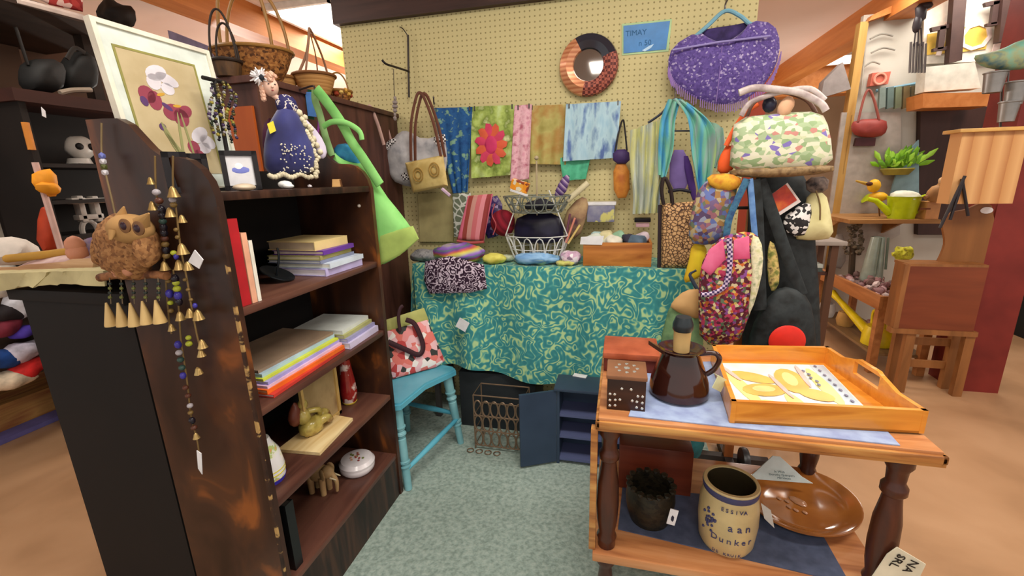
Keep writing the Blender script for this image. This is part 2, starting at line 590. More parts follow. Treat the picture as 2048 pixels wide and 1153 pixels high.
def turned(g, a, b, r0, r1, marks, seg=12):
    a, b = V(a), V(b); L_ = (b - a).length
    q = (b - a).to_track_quat('Z', 'Y').to_matrix().to_4x4()
    prof = []
    n = 24
    for i in range(n + 1):
        prof.append((r0 + (r1 - r0) * i / n, L_ * i / n))
    for p_, w_ in marks:
        prof += [(r0 + (r1 - r0) * p_, L_ * p_ - .008), ((r0 + (r1 - r0) * p_) * w_, L_ * p_ - .003), ((r0 + (r1 - r0) * p_) * w_, L_ * p_ + .003), (r0 + (r1 - r0) * p_, L_ * p_ + .008)]
    prof.sort(key=lambda t: t[1])
    g.lathe(prof, a, seg, q)


legs = {}
for nm, (tx, ty, fx, fy) in {'a': (-.02, -.19, .035, -.215), 'b': (-.02, .19, .03, .215), 'c': (-.30, -.15, -.33, -.17), 'd': (-.30, .15, -.33, .17)}.items():
    g = G(); g.M = CM
    turned(g, (fx, fy, .006), (tx, ty, .432), .018, .027, ((.28, 1.3), (.33, 1.3), (.62, .75), (.66, 1.2), (.7, .75), (.74, 1.2)))
    obj('leg', g, mt('chair_leg', [(104, 160, 170), (132, 184, 192)], 'noise', sc=9, rough=.4), ch)
for a, b in (((.03, -.207, .11), (.022, .207, .16)), ((-.325, -.165, .14), (-.325, .165, .14)), ((.02, -.207, .15), (-.325, -.167, .15)), ((.02, .207, .19), (-.325, .167, .19))):
    g = G(); g.M = CM
    g.tube([a, ((a[0] + b[0]) / 2, (a[1] + b[1]) / 2, (a[2] + b[2]) / 2), b], [.011, .0155, .011], 10)
    obj('stretcher', g, m_chair, ch)
bk = G(); bk.M = CM
bk.box((-.335, -.06, .70), (.02, .26, .05), bev=.006)
obj('back_rail', bk, m_chair, ch)
for y in (-.15, -.06, .03):
    g = G(); g.M = CM
    g.tube([(-.32, y, .44), (-.335, y, .68)], .009, 8)
    obj('spindle', g, m_chair, ch)
# floral tote on the chair
m_floral = mt('tote_floral', [(226, 120, 110), (238, 190, 196), (196, 70, 70), (244, 236, 232), (60, 60, 58), (236, 150, 150)], 'vor', sc=30, interp='CONSTANT', rough=.7)
Pa, Pb = at(784, 756, z=.468), at(890, 727, z=.468)
tn = V((Pb - Pa).normalized()); tn = V((tn.y, -tn.x, .25)).normalized()
PL = ((Pa + Pb) / 2 + tn * .01, tn)
tt = thing('tote_bag', 'pink floral tote bag with dark handles leaning on the blue chair', 'bag', (Pa + Pb) / 2)
g = G().puff(px([(773, 663), (855, 640), (890, 722), (872, 735), (786, 758), (776, 720)], pl=PL), tn, .025, .5, smooth=0)
obj('body', g, m_floral, tt)
o = obj('lining', G().puff(px([(772, 640), (848, 616), (858, 642), (774, 666)], pl=(PL[0] - tn * .012, tn)), tn, .008, .5, smooth=0), f((176, 178, 104)), tt)
o['label'] = 'yellow-green lining edge'
m_hand = f((58, 24, 34))
hp = spl(px([(812, 640), (830, 650), (846, 690), (838, 710), (812, 700), (776, 684)], pl=(PL[0] + tn * .04, tn)), 6)
obj('handle', G().tube(hp, .013, 8, .35, ref=tn), m_hand, tt)
hp = spl(px([(800, 662), (797, 636), (800, 618), (806, 612)], pl=(PL[0] + tn * .028, tn)), 5)
obj('handle', G().tube(hp, .009, 8, .35, ref=tn), m_hand, tt)

# ---------------------------------------------------------------- blue cabinet with open door
m_navy = mt('cabinet_navy', [(44, 58, 78), (56, 72, 94)], 'noise', sc=4, rough=.4)
nx0, nx1, ny0, ny1, nz = -.282, .1, 1.99, 2.145, .437
nc = thing('low_cabinet', 'small slate blue open-door cabinet on the carpet in front of the tablecloth', 'cabinet', ((nx0 + nx1) / 2, 2.1, .006))
g = G()
g.bb((nx0, ny0, .006), (nx0 + .015, ny1, nz - .015)).bb((nx1 - .015, ny0, .006), (nx1, ny1, nz - .015)).bb((nx0 + .015, ny1 - .01, .006), (nx1 - .015, ny1, nz - .015))
obj('body', g, m_navy, nc)
obj('top', G().bb((nx0 - .012, ny0 - .015, nz - .015), (nx1 + .012, ny1, nz), bev=.003), m_navy, nc)
for z in (.04, .17, .29):
    obj('shelf', G().bb((nx0 + .015, ny0 + .004, z - .014), (nx1 - .015, ny1 - .01, z)), mt('navy_light', (84, 92, 130)), nc)
hg, de = V((nx0, ny0 - .004, 0)), at(1053, 938, z=.006)
dd = (de - hg); dd.z = 0; dd = dd.normalized() * .19
dn = V((dd.y, -dd.x, 0)).normalized() * .014
obj('door', G().prism([hg + V((0, 0, .02)), hg + dd + V((0, 0, .02)), hg + dd + dn + V((0, 0, .02)), hg + dn + V((0, 0, .02))], (0, 0, .40)), m_navy, nc)
one('price_tag', 'white label lying flat on top of the slate blue low cabinet', 'tag', G().box(at(1160, 752, z=nz + .002), (.07, .035, .003), rot=(0, 0, -.2)), m_paper)

# wire crate and cloth under the table
m_wire = mt('wire_brown', (128, 106, 86), metal=.4, rough=.45)
cx0, cx1, cy0, cy1, cz = at(960, 880, z=.01).x, at(1045, 890, z=.01).x + .03, 2.03, 2.17, .33
wc = thing('wire_basket', 'rusty wire basket with oval loops on the carpet under the tablecloth', 'basket', ((cx0 + cx1) / 2, 2.1, .006))
g = G()
for z in (.03, .12, .21, cz):
    g.tube([(cx0, cy0, z), (cx1, cy0, z), (cx1, cy1, z), (cx0, cy1, z)], .004, 6, closed=True)
for x in (cx0, cx1):
    for y in (cy0, cy1): g.tube([(x, y, .01), (x, y, cz)], .004, 6)
obj('frame', g, m_wire, wc)
g = G()
n = 6
for k in range(3):
    for i in range(n):
        c = V((cx0 + (cx1 - cx0) * (i + .5) / n, cy0, .075 + .09 * k))
        g.tube(arc(c, (cx1 - cx0) / n * .46, 0, 2 * PI, 14, ry=.045)[:-1], .0045, 5, closed=True)
obj('loops', g, m_wire, wc)
g = G()
for i in range(4): g.tube(arc((cx0 + .05 * i - .02, cy0 - .03, .012), .018, 0, 2 * PI, 10, v=(0, 1, 0))[:-1], .003, 5, closed=True)
obj('feet', g, m_wire, wc)
g = G().bb((cx0 - .16, 2.24, .006), (cx0 + .3, 2.5, .36), bev=.01)
one('storage_box', 'dark charcoal box pushed under the table behind the wire basket', 'box', g, mt('charcoal', [(34, 38, 42), (46, 52, 56)], 'noise', sc=6, rough=.7))

# ---------------------------------------------------------------- cart
m_cart = mt('cart_oak', [(150, 92, 56), (190, 128, 80), (206, 150, 104)], 'wood', sc=5, st=(.5, 5, 5), rough=.32, coat=.25)
m_edge = mt('cart_edge', [(120, 70, 36), (176, 116, 60), (200, 150, 84)], 'wood', sc=6, st=(.5, 6, 6), rough=.3, coat=.3)
m_leg = mt('cart_leg', [(52, 24, 16), (86, 44, 28)], 'wood', sc=5, st=(5, 5, .7), rough=.35, coat=.2)
KX0, KX1, KY0, KY1, KZ, KL = -.05, .765, 1.11, 1.66, .8, .35
ct = thing('serving_cart', 'two-tier wooden serving cart with turned legs in the right foreground', 'table', (.36, 1.38, 0))
obj('table_top', G().bb((KX0 + .008, KY0 + .008, KZ - .012), (KX1 - .008, KY1 - .008, KZ), bev=.003), m_cart, ct)
g = G()
for a, b in (((KX0, KY0), (KX1, KY0 + .016)), ((KX0, KY1 - .016), (KX1, KY1)), ((KX0, KY0), (KX0 + .016, KY1)), ((KX1 - .016, KY0), (KX1, KY1))):
    g.bb((*a, KZ - .03), (*b, KZ - .008), bev=.005)
    g.bb((a[0] + .006, a[1] + .006, KZ - .04), (b[0] - .006 if b[0] - a[0] > .1 else b[0] + .0, b[1] - .002, KZ - .03))
obj('edge_moulding', g, m_edge, ct)
obj('lower_shelf', G().bb((KX0, KY0, KL - .03), (KX1 - .02, KY1, KL), bev=.005), m_cart, ct)
for x in (KX0 + .04, KX1 - .07):
    for y in (KY0 + .045, KY1 - .045):
        g = G()
        pr = [(.020, .005), (.024, .03), (.016, .05), (.024, .09), (.026, .2), (.018, .27), (.03, .29), (.03, .31), (.026, .32)]
        pr += [(.026, .37), (.030, .385), (.024, .40), (.030, .44), (.033, .50), (.031, .57), (.024, .62), (.021, .645), (.029, .655), (.029, .672), (.021, .685), (.023, .72), (.031, .735), (.031, .77)]
        g.lathe(pr, (x, y, 0), 18)
        obj('leg', g, m_leg, ct)
obj('side_post', G().bb((KX0 - .012, KY0 + .012, KL), (KX0 + .008, KY0 + .04, KZ - .04), bev=.003), m_edge, ct)
# ---------------------------------------------------------------- things on the cart
m_mat = mt('mat_blue', [(136, 150, 190), (160, 178, 210)], 'noise', sc=26, rough=.8)
m_mat2 = mt('mat_slate', [(66, 76, 100), (84, 94, 122)], 'noise', sc=26, rough=.8)


def slab(name, label, cat, pts, z, t, m, group=None):
    return one(name, label, cat, G().prism([at(a, b, z=z) for a, b in pts], (0, 0, t)), m, group)


slab('placemat', 'pale blue placemat under the jug and tray on the cart top', 'placemat', [(1257, 834), (1800, 893), (1640, 720), (1296, 728)], KZ + .0005, .003, m_mat)
slab('placemat', 'dark slate blue placemat on the lower tier of the cart', 'placemat', [(1236, 1060), (1700, 1170), (1610, 1010), (1245, 975)], KL + .0005, .003, m_mat2)

# red leather box
z0 = KZ + .001
y0 = at(1310, 752, z=z0).y + .01
xa, xb = at(1208, 712, y=y0).x, at(1318, 712, y=y0).x
zt = at(1260, 708, y=y0).z
y1 = at(1260, 674, z=zt).y
m_redl = mt('leather_red', [(150, 70, 44), (186, 98, 66)], 'noise', sc=12, rough=.4, bump=.1)
t = thing('leather_box', 'reddish brown leather-covered box behind the studded box on the cart', 'box', ((xa + xb) / 2, (y0 + y1) / 2, z0))
obj('body', G().bb((xa, y0, z0), (xb, y1, zt - .022), bev=.003), f((112, 46, 34)), t)
obj('lid', G().bb((xa - .004, y0 - .006, zt - .022), (xb + .004, y1 + .002, zt), bev=.006), m_redl, t)

# studded box
z0 = KZ + .001
y0 = at(1250, 822, z=z0).y
xa, xb = at(1213, 822, y=y0).x, at(1290, 822, y=y0).x
zt = at(1250, 753, y=y0).z
y1 = at(1245, 721, z=zt).y
m_dkw = mt('box_dark', [(46, 26, 18), (66, 38, 26)], 'wood', sc=6, st=(.6, 5, 5), rough=.4)
t = thing('trinket_box', 'small dark wooden box studded with silver beads at the cart corner', 'box', ((xa + xb) / 2, (y0 + y1) / 2, z0))
obj('body', G().bb((xa, y0, z0), (xb, y1, zt - .012), bev=.002), m_dkw, t)
obj('lid', G().bb((xa - .003, y0 - .003, zt - .012), (xb + .003, y1 + .002, zt), bev=.003), f((136, 92, 64), .4), t)
m_stud = mt('stud_silver', (206, 206, 200), metal=.7, rough=.25)
W_, H_ = xb - xa, zt - z0
stud = lambda c_, r_: obj('stud', G().ball(c_, r_, 1), m_stud, t)
for i in range(8):
    stud(((xa + xb) / 2 + math.cos(i * PI / 4) * W_ * .28, (y0 + y1) / 2 + math.sin(i * PI / 4) * (y1 - y0) * .27, zt), (.006, .006, .003))
stud(((xa + xb) / 2, (y0 + y1) / 2, zt), (.010, .010, .004))
for sx in (-1, 1):
    for a, b in ((.42, .12), (.42, .3), (.42, .5), (.28, .14), (.28, .32), (.3, .5), (.16, .34), (.12, .7)):
        stud(((xa + xb) / 2 + sx * a * W_, y0, z0 + b * H_ * .9), (.0045, .0025, .0045))

# brown jug
B_ = at(1356, 790, z=KZ)
r0 = 112 / 2 * (B_ - CAM).dot(FW) / FPX
hj = at(1356, 695, y=B_.y).z - KZ
m_jug = mt('glaze_brown', [(40, 16, 12), (58, 26, 18)], 'noise', sc=4, rough=.12, coat=.6)
t = thing('jug', 'dark brown glazed coffee jug with cork lid beside the tray', 'jug', (B_.x, B_.y, KZ + .004))
g = G()
pr = [(.0, .004), (r0 * .9, .004), (r0, .012), (r0 * 1.0, .03), (r0 * .96, hj * .35), (r0 * .8, hj * .62), (r0 * .66, hj * .82), (r0 * .62, hj * .92), (r0 * .70, hj * .98), (r0 * .78, hj), (r0 * .72, hj), (r0 * .5, hj * .93), (0, hj * .9)]
g.lathe(pr, (B_.x, B_.y, KZ), 32)
obj('body', g, m_jug, t)
g = G()
sp = V((-.82, -.1, 0)).normalized()
g.prism([V((B_.x, B_.y, KZ + hj * .86)) + sp * (r0 * .55) + V((-sp.y, sp.x, 0)) * .02, V((B_.x, B_.y, KZ + hj * 1.05)) + sp * (r0 * 1.12), V((B_.x, B_.y, KZ + hj * .86)) + sp * (r0 * .55) - V((-sp.y, sp.x, 0)) * .02], (0, 0, .012))
obj('spout', g, m_jug, t)
hd = V((.98, -.2, 0)).normalized(); bz = V((B_.x, B_.y, KZ))
g = G().tube(spl([bz + hd * (r0 * .6) + V((0, 0, hj * .92)), bz + hd * (r0 * 1.05) + V((0, 0, hj * .97)), bz + hd * (r0 * 1.22) + V((0, 0, hj * .86)), bz + hd * (r0 * 1.1) + V((0, 0, hj * .66)), bz + hd * (r0 * .86) + V((0, 0, hj * .52))], 5), .0075, 10)
obj('handle', g, m_jug, t)
zt = KZ + hj * .93
ht = at(1365, 634, y=B_.y).z
g = G().lathe([(0, zt), (r0 * .27, zt), (r0 * .29, zt + (ht - zt) * .62), (0, zt + (ht - zt) * .62)], (B_.x, B_.y, 0), 20)
obj('cork', g, f((196, 164, 108)), t)
g = G().lathe([(0, zt + (ht - zt) * .62), (r0 * .30, zt + (ht - zt) * .6), (r0 * .34, zt + (ht - zt) * .66), (r0 * .34, zt + (ht - zt) * .8), (r0 * .25, ht), (0, ht)], (B_.x, B_.y, 0), 20)
obj('lid', g, f((38, 44, 48), .3), t)
A = bz + hd * (r0 * 1.12) + V((0, 0, hj * .40)) + V((0.012, -.012, 0))
g = G().box(A, (.035, .003, .040), rot=(-.1, .55, .5)).tube([A + V((0, 0, .02)), bz + hd * (r0 * .98) + V((0, 0, hj * .6))], .001, 5)
one('price_tag', 'cream paper tag tied to the handle of the brown jug', 'tag', g, f((206, 206, 160), .8))

# butterfly tray
z0 = KZ + .0045
FL, FRp = at(1459, 846, z=z0), at(1848, 868, z=z0)
hr = at(1462, 803, pl=(FL, V((0, 1, 0)))).z - z0
BR, BL = at(1656, 693, z=z0 + hr), at(1424, 690, z=z0 + hr)
BR.z = BL.z = z0
m_tray = mt('tray_orange', [(196, 118, 34), (226, 150, 54), (214, 134, 46)], 'wood', sc=5, st=(.5, 5, 5), rough=.32, coat=.3)
cen = (FL + FRp + BR + BL) / 4
t = thing('serving_tray', 'orange wooden serving tray with a butterfly picture on the cart', 'tray', cen)
tray_base = obj('base', G().prism([FL, FRp, BR, BL], (0, 0, .006)), m_tray, t)


def wall_between(a, b, h, th, raised=0, hole=False):
    a, b = V(a), V(b); d = (b - a); L_ = d.length; d.normalize()
    n_ = V((-d.y, d.x, 0))
    if n_.dot(cen - a) < 0: n_ = -n_
    n_ *= th
    if not raised: return G().prism([a, b, b + V((0, 0, h)), a + V((0, 0, h))], n_)
    g = G()
    top = [(0, h), (.22, h), (.32, h + raised * .5), (.4, h + raised), (.6, h + raised), (.68, h + raised * .5), (.78, h), (1, h)]
    if not hole:
        g.prism([a, b] + [a + d * (L_ * u) + V((0, 0, z)) for u, z in top[::-1]], n_)
    else:
        hl, hr_, hb, htp = .37, .63, h * .62, h + raised - .012
        P = lambda u, z: a + d * (L_ * u) + V((0, 0, z))
        g.prism([P(0, 0), P(hl, 0), P(hl, h + raised * .75), P(.32, h + raised * .5), P(.22, h), P(0, h)], n_)
        g.prism([P(hr_, 0), P(1, 0), P(1, h), P(.78, h), P(.68, h + raised * .5), P(hr_, h + raised * .75)], n_)
        g.prism([P(hl, 0), P(hr_, 0), P(hr_, hb), P(hl, hb)], n_)
        g.prism([P(hl, htp), P(hr_, htp), P(hr_, h + raised * .75), P(.6, h + raised), P(.4, h + raised), P(hl, h + raised * .75)], n_)
    return g


obj('front_wall', wall_between(FL, FRp, hr, .012), m_tray, t)
obj('back_wall', wall_between(BL, BR, hr, .012), m_tray, t)
obj('side_wall', wall_between(FRp, BR, hr, .012, .026, True), m_tray, t)
obj('side_wall', wall_between(FL, BL, hr, .012, .0, False), m_tray, t)
# picture laid in the tray, its own plane uv
U_, V_ = (FRp - FL), (BL - FL)


def tp(u, v, dz): return FL + U_ * u + V_ * v + (BR - BL - U_) * (u * v) + V((0, 0, dz))


def flat(g, pts, dz, t_=.0006): return g.prism([tp(u, v, dz) for u, v in pts], (0, 0, t_))


def blob(cu, cv, ru, rv, a=0, n=14):
    return [(cu + math.cos(a) * ru * math.cos(q) - math.sin(a) * rv * math.sin(q) * .7, cv + math.sin(a) * ru * math.cos(q) + math.cos(a) * rv * math.sin(q)) for q in [2 * PI * i / n for i in range(n)]]


art = [f((236, 240, 236), .3), f((240, 190, 104), .3), f((246, 222, 150), .3), f((236, 232, 150), .3), f((120, 124, 150), .3), f((240, 196, 190), .3), f((196, 214, 226), .3)]
g = G()
flat(g, [(.05, .05), (.82, .05), (.94, .93), (.05, .93)], .0065)
g.m(6); flat(g, [(.70, .06), (.81, .06), (.93, .92), (.82, .92)], .0074)
g.m(3)
for q_, a in enumerate((blob(.22, .2, .13, .09, .5), blob(.60, .16, .12, .08, -.1), blob(.16, .5, .05, .33, .3), blob(.45, .25, .05, .17, .1), blob(.74, .55, .05, .3, -.1))): flat(g, a, .0076 + .0002 * q_)
g.m(1)
for q_, a in enumerate((blob(.27, .66, .17, .085, -.45), blob(.30, .45, .15, .10, .12), blob(.54, .62, .11, .21, -.2), blob(.62, .4, .11, .09, -.5))): flat(g, a, .0088 + .0002 * q_)
g.m(2)
for a in (blob(.30, .46, .08, .05, .1), blob(.54, .64, .05, .12, -.2)): flat(g, a, .0098)
g.m(5)
for a in (blob(.43, .52, .018, .20, .15), blob(.12, .72, .02, .16, .5), blob(.66, .7, .02, .2, -.2)): flat(g, a, .0106)
g.m(4)
for i in range(5): flat(g, blob(.14 + .035 * i, .24 - .035 * i, .013, .018), .0112 + .0003 * i)
for i in range(6): flat(g, blob(.56 + .03 * i, .14 + .01 * (i % 2), .012, .022), .0112 + .0003 * i)
for i in range(5): flat(g, blob(.70 + .015 * (i % 2), .78 - .06 * i, .012, .018), .0122 + .0003 * i)
for i in range(10): flat(g, blob(.79 + .006 * i, .16 + .08 * i, .010, .018), .0112)
o = obj('butterfly_picture', g, art, tray_base, smooth=0)
o['label'] = 'white picture sheet with an orange butterfly'

# lower tier: dark pot, crock, platter, slanted tag, mahogany box
z0 = KL + .0045
P_ = at(1298, 1035, z=z0)
k = (P_ - CAM).dot(FW) / FPX
zt = at(1298, 965, y=P_.y).z
r = 46 * k
m_pot = mt('pot_woven', [(18, 16, 12), (44, 38, 26), (30, 26, 18)], 'vor', sc=70, st=(1, 1, 1.6), rough=.45, bump=.6)
t = thing('basket_pot', 'dark woven round pot at the left of the lower cart shelf', 'pot', (P_.x, P_.y, z0))
h = zt - z0
obj('body', G().lathe([(0, 0), (r * .8, 0), (r * .96, h * .3), (r * 1.02, h * .6), (r * .94, h * .95), (r * .80, h * .95), (r * .84, h * .6), (r * .7, h * .08), (0, h * .08)], (P_.x, P_.y, z0), 30), m_pot, t)
g = G()
for i in range(15):
    a = 2 * PI * i / 15
    g.ball((P_.x + r * .9 * math.cos(a), P_.y + r * .9 * math.sin(a), z0 + h * .97), (.0125, .0125, .0095), 1)
obj('rim', g, m_pot, t)
A = at(1345, 1035, y=P_.y - r - .012)
g = G().box(A, (.024, .0025, .055), rot=(0, .16, 0)).m(1)
g.ball(A + V((.000, -.002, -.004)), (.005, .0012, .012), 1)
one('price_tag', 'narrow white tag with a dark oval mark standing by the woven pot', 'tag', g, [m_paper, f((40, 40, 60))])

P_ = at(1450, 1080, z=z0)
k = (P_ - CAM).dot(FW) / FPX
r = 51 * k
zt = at(1450, 960, y=P_.y).z
h = zt - z0
m_crock = f((198, 176, 126), .35, 0, .3)
m_cblue = f((66, 66, 104), .4)
t = thing('crock', 'tan stoneware crock with blue lettering on the lower cart shelf', 'crock', (P_.x, P_.y, z0))
pr = [(0, 0), (r * .88, 0), (r * .98, h * .08), (r * 1.06, h * .4), (r * 1.04, h * .7), (r * .95, h * .86), (r * .93, h * .9), (r * .98, h * .98), (r * .95, h), (r * .84, h), (r * .82, h * .9), (r * .9, h * .5), (r * .8, h * .06), (0, h * .06)]
crock = obj('body', G().lathe(pr, (P_.x, P_.y, z0), 36), m_crock, t)
obj('rim_band', G().lathe([(r * .945, h * .87), (r * .965, h * .88), (r * .995, h * .95), (r * .98, h * .97), (r * .955, h * .965)], (P_.x, P_.y, z0), 36, cap=False), m_cblue, t)
obj('inside_glaze', G().lathe([(r * .83, h * .985), (r * .805, h * .9), (r * .87, h * .5), (r * .77, h * .075), (0, h * .075)], (P_.x, P_.y, z0), 36, cap=False), f((50, 42, 28), .3), t)


def wrap_txt(g, body, size, zc, a0, rad, step=None):
    n_ = len(body); step = step or size * .72 / rad
    for i, c_ in enumerate(body):
        if c_ == ' ': continue
        a = a0 + (i - (n_ - 1) / 2) * step
        p = V((P_.x + math.cos(a) * rad, P_.y + math.sin(a) * rad, zc))
        nrm = V((math.cos(a), math.sin(a), 0))
        X_ = V((-math.sin(a), math.cos(a), 0))
        Mx = Matrix((X_, V((0, 0, 1)), nrm)).transposed().to_4x4(); Mx.translation = p
        g.txt(c_, size, Mx, .0007)


af = math.atan2(CAM.y - P_.y, CAM.x - P_.x)
for s_, k_, u_, a_, r_ in (('ESSIVA', .017, .78, .2, 1.028), ('aan', .034, .53, .42, 1.068), ('Dunker', .028, .31, .25, 1.05), ('DE KRUIK', .014, .07, .1, .975)):
    g = G(); wrap_txt(g, s_, k_, z0 + h * u_, af + a_, r * r_)
    obj('lettering', g, m_cblue, crock)
g = G()
for i in range(22):
    a = af - .55 + R.gauss(0, .16)
    zz = h * .52 + R.gauss(0, h * .1)
    g.ball((P_.x + math.cos(a) * r * 1.055, P_.y + math.sin(a) * r * 1.055, z0 + zz), .0048, 1)
obj('grape_motif', g, m_cblue, crock)
A = P_ + V((r * 1.05 + .012, -r * .4, h * .62))
one('price_tag', 'pale tag sticking out from the side of the stoneware crock', 'tag', G().prism([A + V((-.02, 0, .04)), A + V((.008, 0, .02)), A + V((.022, -.004, -.035)), A + V((-.006, 0, -.01))], (0, .002, 0)), f((190, 186, 180), .8))

# platter: oval, leaning a little
ctr = at(1602, 1000, z=KL + .03)
m_plat = mt('platter_brown', [(128, 76, 30), (166, 104, 48), (150, 90, 38)], 'noise', sc=5, rough=.1, coat=.8)
ax = (at(1700, 1062, z=KL + .03) - at(1505, 940, z=KL + .03))
La = ax.length / 2 * .98
ang = math.atan2(ax.y, ax.x)
wa = abs((at(1560, 1030, z=KL + .03) - at(1640, 965, z=KL + .03)).length) / 2 * 1.35
MA = Matrix.Rotation(ang, 4, 'Z')
t = thing('platter', 'large oval brown glazed platter on the lower cart shelf', 'platter', (ctr.x, ctr.y, KL + .001))
g = G()
pr = [(0, .0), (.62, .0), (.8, .012), (1.0, .034), (1.0, .040), (.96, .039), (.78, .019), (.6, .008), (0, .007)]
A_ = Matrix.Translation((ctr.x, ctr.y, KL + .001)) @ MA
g.M = A_
g.lathe([(a * La, z) for a, z in pr], (0, 0, 0), 44, None, 1, wa / La)
plat = obj('body', g, m_plat, t)
g = G(); g.M = A_
g.ball((-.01, .01, .009), (.03, .016, .004), 2, wob=.5)
for i in range(5): g.ball((-.05 + .02 * i, -.035 + .012 * math.sin(i * 2), .010), (.010, .007, .003), 1)
obj('embossed_motif', g, f((176, 128, 96), .15, 0, .6), plat)

tA, tB, tC = at(1495, 958, z=KL + .047), at(1626, 968, z=KL + .047), None
mid = (tA + tB) / 2
hh = at(1553, 914, y=mid.y + .015)
t = thing('shelf_sign', 'white triangular folded card with small lettering behind the oval platter', 'sign', (mid.x, mid.y, KL + .04))
card_ = obj('card', G().prism([tA, tB, tB + V((-.03, .012, .012)), hh + V((.012, 0, 0)), hh + V((-.012, 0, 0)), tA + V((.02, .012, .012))], (0, .003, 0)), f((214, 228, 226), .7), t)
n3 = (tB - tA).normalized(); up3 = (hh - mid).normalized()
Mx = Matrix((n3, up3, n3.cross(up3))).transposed().to_4x4()
g = G()
for i, (s_, k_) in enumerate((('In With', .011), ('Dorothy Quimpers', .0105), ('Mill House', .010))):
    M2 = Mx.copy(); M2.translation = mid + up3 * (.034 - .011 * i) + n3 * (.002 + .006 * i) + n3.cross(up3) * .002
    g.txt(s_, k_, M2, .0004)
obj('lettering', g, f((60, 96, 100)), t)

xa, xb = at(1236, 960, y=1.5).x, at(1375, 960, y=1.5).x
one('wooden_box', 'flat mahogany red wooden box at the back of the lower cart shelf', 'box', G().bb((xa, 1.42, KL + .001), (xb, 1.52, at(1300, 897, y=1.42).z), bev=.004), mt('mahogany', [(84, 34, 22), (122, 56, 36)], 'wood', sc=4, st=(.5, 4, 4), rough=.35))

# big hand-lettered tag tied to the front leg
lp = V((KX1 - .07, KY0 + .045, 0))
A = at(1800, 1128, y=KY0 - .0)
dx_ = V((.78, 0, -.62)).normalized(); dy_ = V((.62, 0, .78)).normalized()
Mx = Matrix((-dy_ * -1, dx_ * -1, V((0, -1, 0)))).transposed().to_4x4()
t = thing('paper_tag', 'large cream paper tag with black marker letters tied to the cart leg', 'tag', A)
c4 = [at(1795, 1096, y=KY0), at(1852, 1130, y=KY0), at(1825, 1185, y=KY0), at(1738, 1165, y=KY0), at(1775, 1110, y=KY0)]
obj('card', G().prism(c4, (0, .003, 0)), f((218, 210, 186), .8), t)
xd = (c4[3] - c4[0]).normalized(); yd = V((0, -1, 0)).cross(xd)
g = G()
for s_, off, lo in (('SRL', .018, .032), ('NA', .05, .026)):
    Mx = Matrix((xd, yd, V((0, -1, 0)))).transposed().to_4x4()
    base = c4[0] + (c4[1] - c4[0]).normalized() * off + xd * lo
    Mx.translation = base + V((0, -.002, 0))
    g.txt(s_, .028, Mx, .0006)
obj('lettering', g, f((30, 24, 22)), t)
obj('string', G().tube([c4[0] + (c4[2] - c4[0]) * .15 + V((0, -.003, 0)), lp + V((.0, -.028, .49)), lp + V((.0, .03, .5))], .002, 6), f((40, 26, 20)), t)
# ---------------------------------------------------------------- books and ornaments in the bookcase


def book(label, c, d, cover, pages=(226, 216, 190), rz=0.0, stand=False, group=None, spine='x'):
    """c bottom centre, d = (depth from spine, spine length, thickness) lying flat with its spine to +x; standing when stand"""
    t = thing('book', label, 'book', c, group)
    A = Matrix.Translation(V(c)) @ Matrix.Rotation(rz, 4, 'Z')
    if stand: A = A @ Matrix(((1, 0, 0, 0), (0, 0, 1, -d[2] / 2), (0, 1, 0, d[1] / 2), (0, 0, 0, 1)))
    D, L_, T = d; b = min(.003, T * .2)
    g = G(); g.M = A
    g.bb((-D / 2, -L_ / 2, 0), (D / 2, L_ / 2, b)).bb((-D / 2, -L_ / 2, T - b), (D / 2, L_ / 2, T)).bb((D / 2 - b, -L_ / 2, b), (D / 2, L_ / 2, T - b))
    obj('cover', g, f(cover, .4), t, smooth=0)
    g = G(); g.M = A
    g.bb((-D / 2 + .003, -L_ / 2 + .004, b), (D / 2 - b, L_ / 2 - .004, T - b))
    obj('pages', g, f(pages, .8), t, smooth=0)
    return t


XF = -.985
# upper shelf: three standing, one stack
z = 1.131
yb = .937
book('tall red book standing at the near end of the upper bookcase shelf', (XF - .08, yb + .012, z), (.16, .235, .036), (178, 34, 42), stand=True)
book('peach spined book standing between the red and the white book', (XF - .075, yb + .043, z), (.15, .195, .018), (228, 170, 140), stand=True)
book('thin white book standing right of the peach book', (XF - .072, yb + .060, z), (.145, .172, .012), (232, 228, 216), stand=True)
ya, ybk = at(640, 553, z=z).y, at(737, 530, z=z).y
cy = (ya + ybk) / 2; LL = ybk - ya
names = [('white book with purple edge at the bottom of the flat stack on the upper shelf', (190, 180, 226), .026, (236, 232, 236), 0),
         ('pale blue book second from the bottom of the upper shelf stack', (206, 218, 232), .018, (240, 240, 220), .01),
         ('slate grey book in the middle of the upper shelf stack', (126, 134, 160), .012, (220, 220, 220), -.03),
         ('olive green book third from the top of the upper shelf stack', (156, 150, 90), .016, (226, 216, 180), -.045),
         ('violet spined book second from the top of the upper shelf stack', (104, 56, 158), .016, (222, 200, 190), -.02),
         ('cream hardback lying on top of the upper shelf stack', (226, 202, 142), .032, (190, 170, 144), -.04)]
zz = z
for i, (l, c_, t_, pg, off) in enumerate(names):
    book(l, (XF - .125 + off * .3 + (0, .008, -.004, 0, .004, -.006)[i], cy + off * .4, zz), (.23 - .006 * i, LL * (1 - .03 * i), t_), c_, pg, rz=R.uniform(-.06, .06), group='books stacked flat on the upper shelf'); zz += t_ + .0004
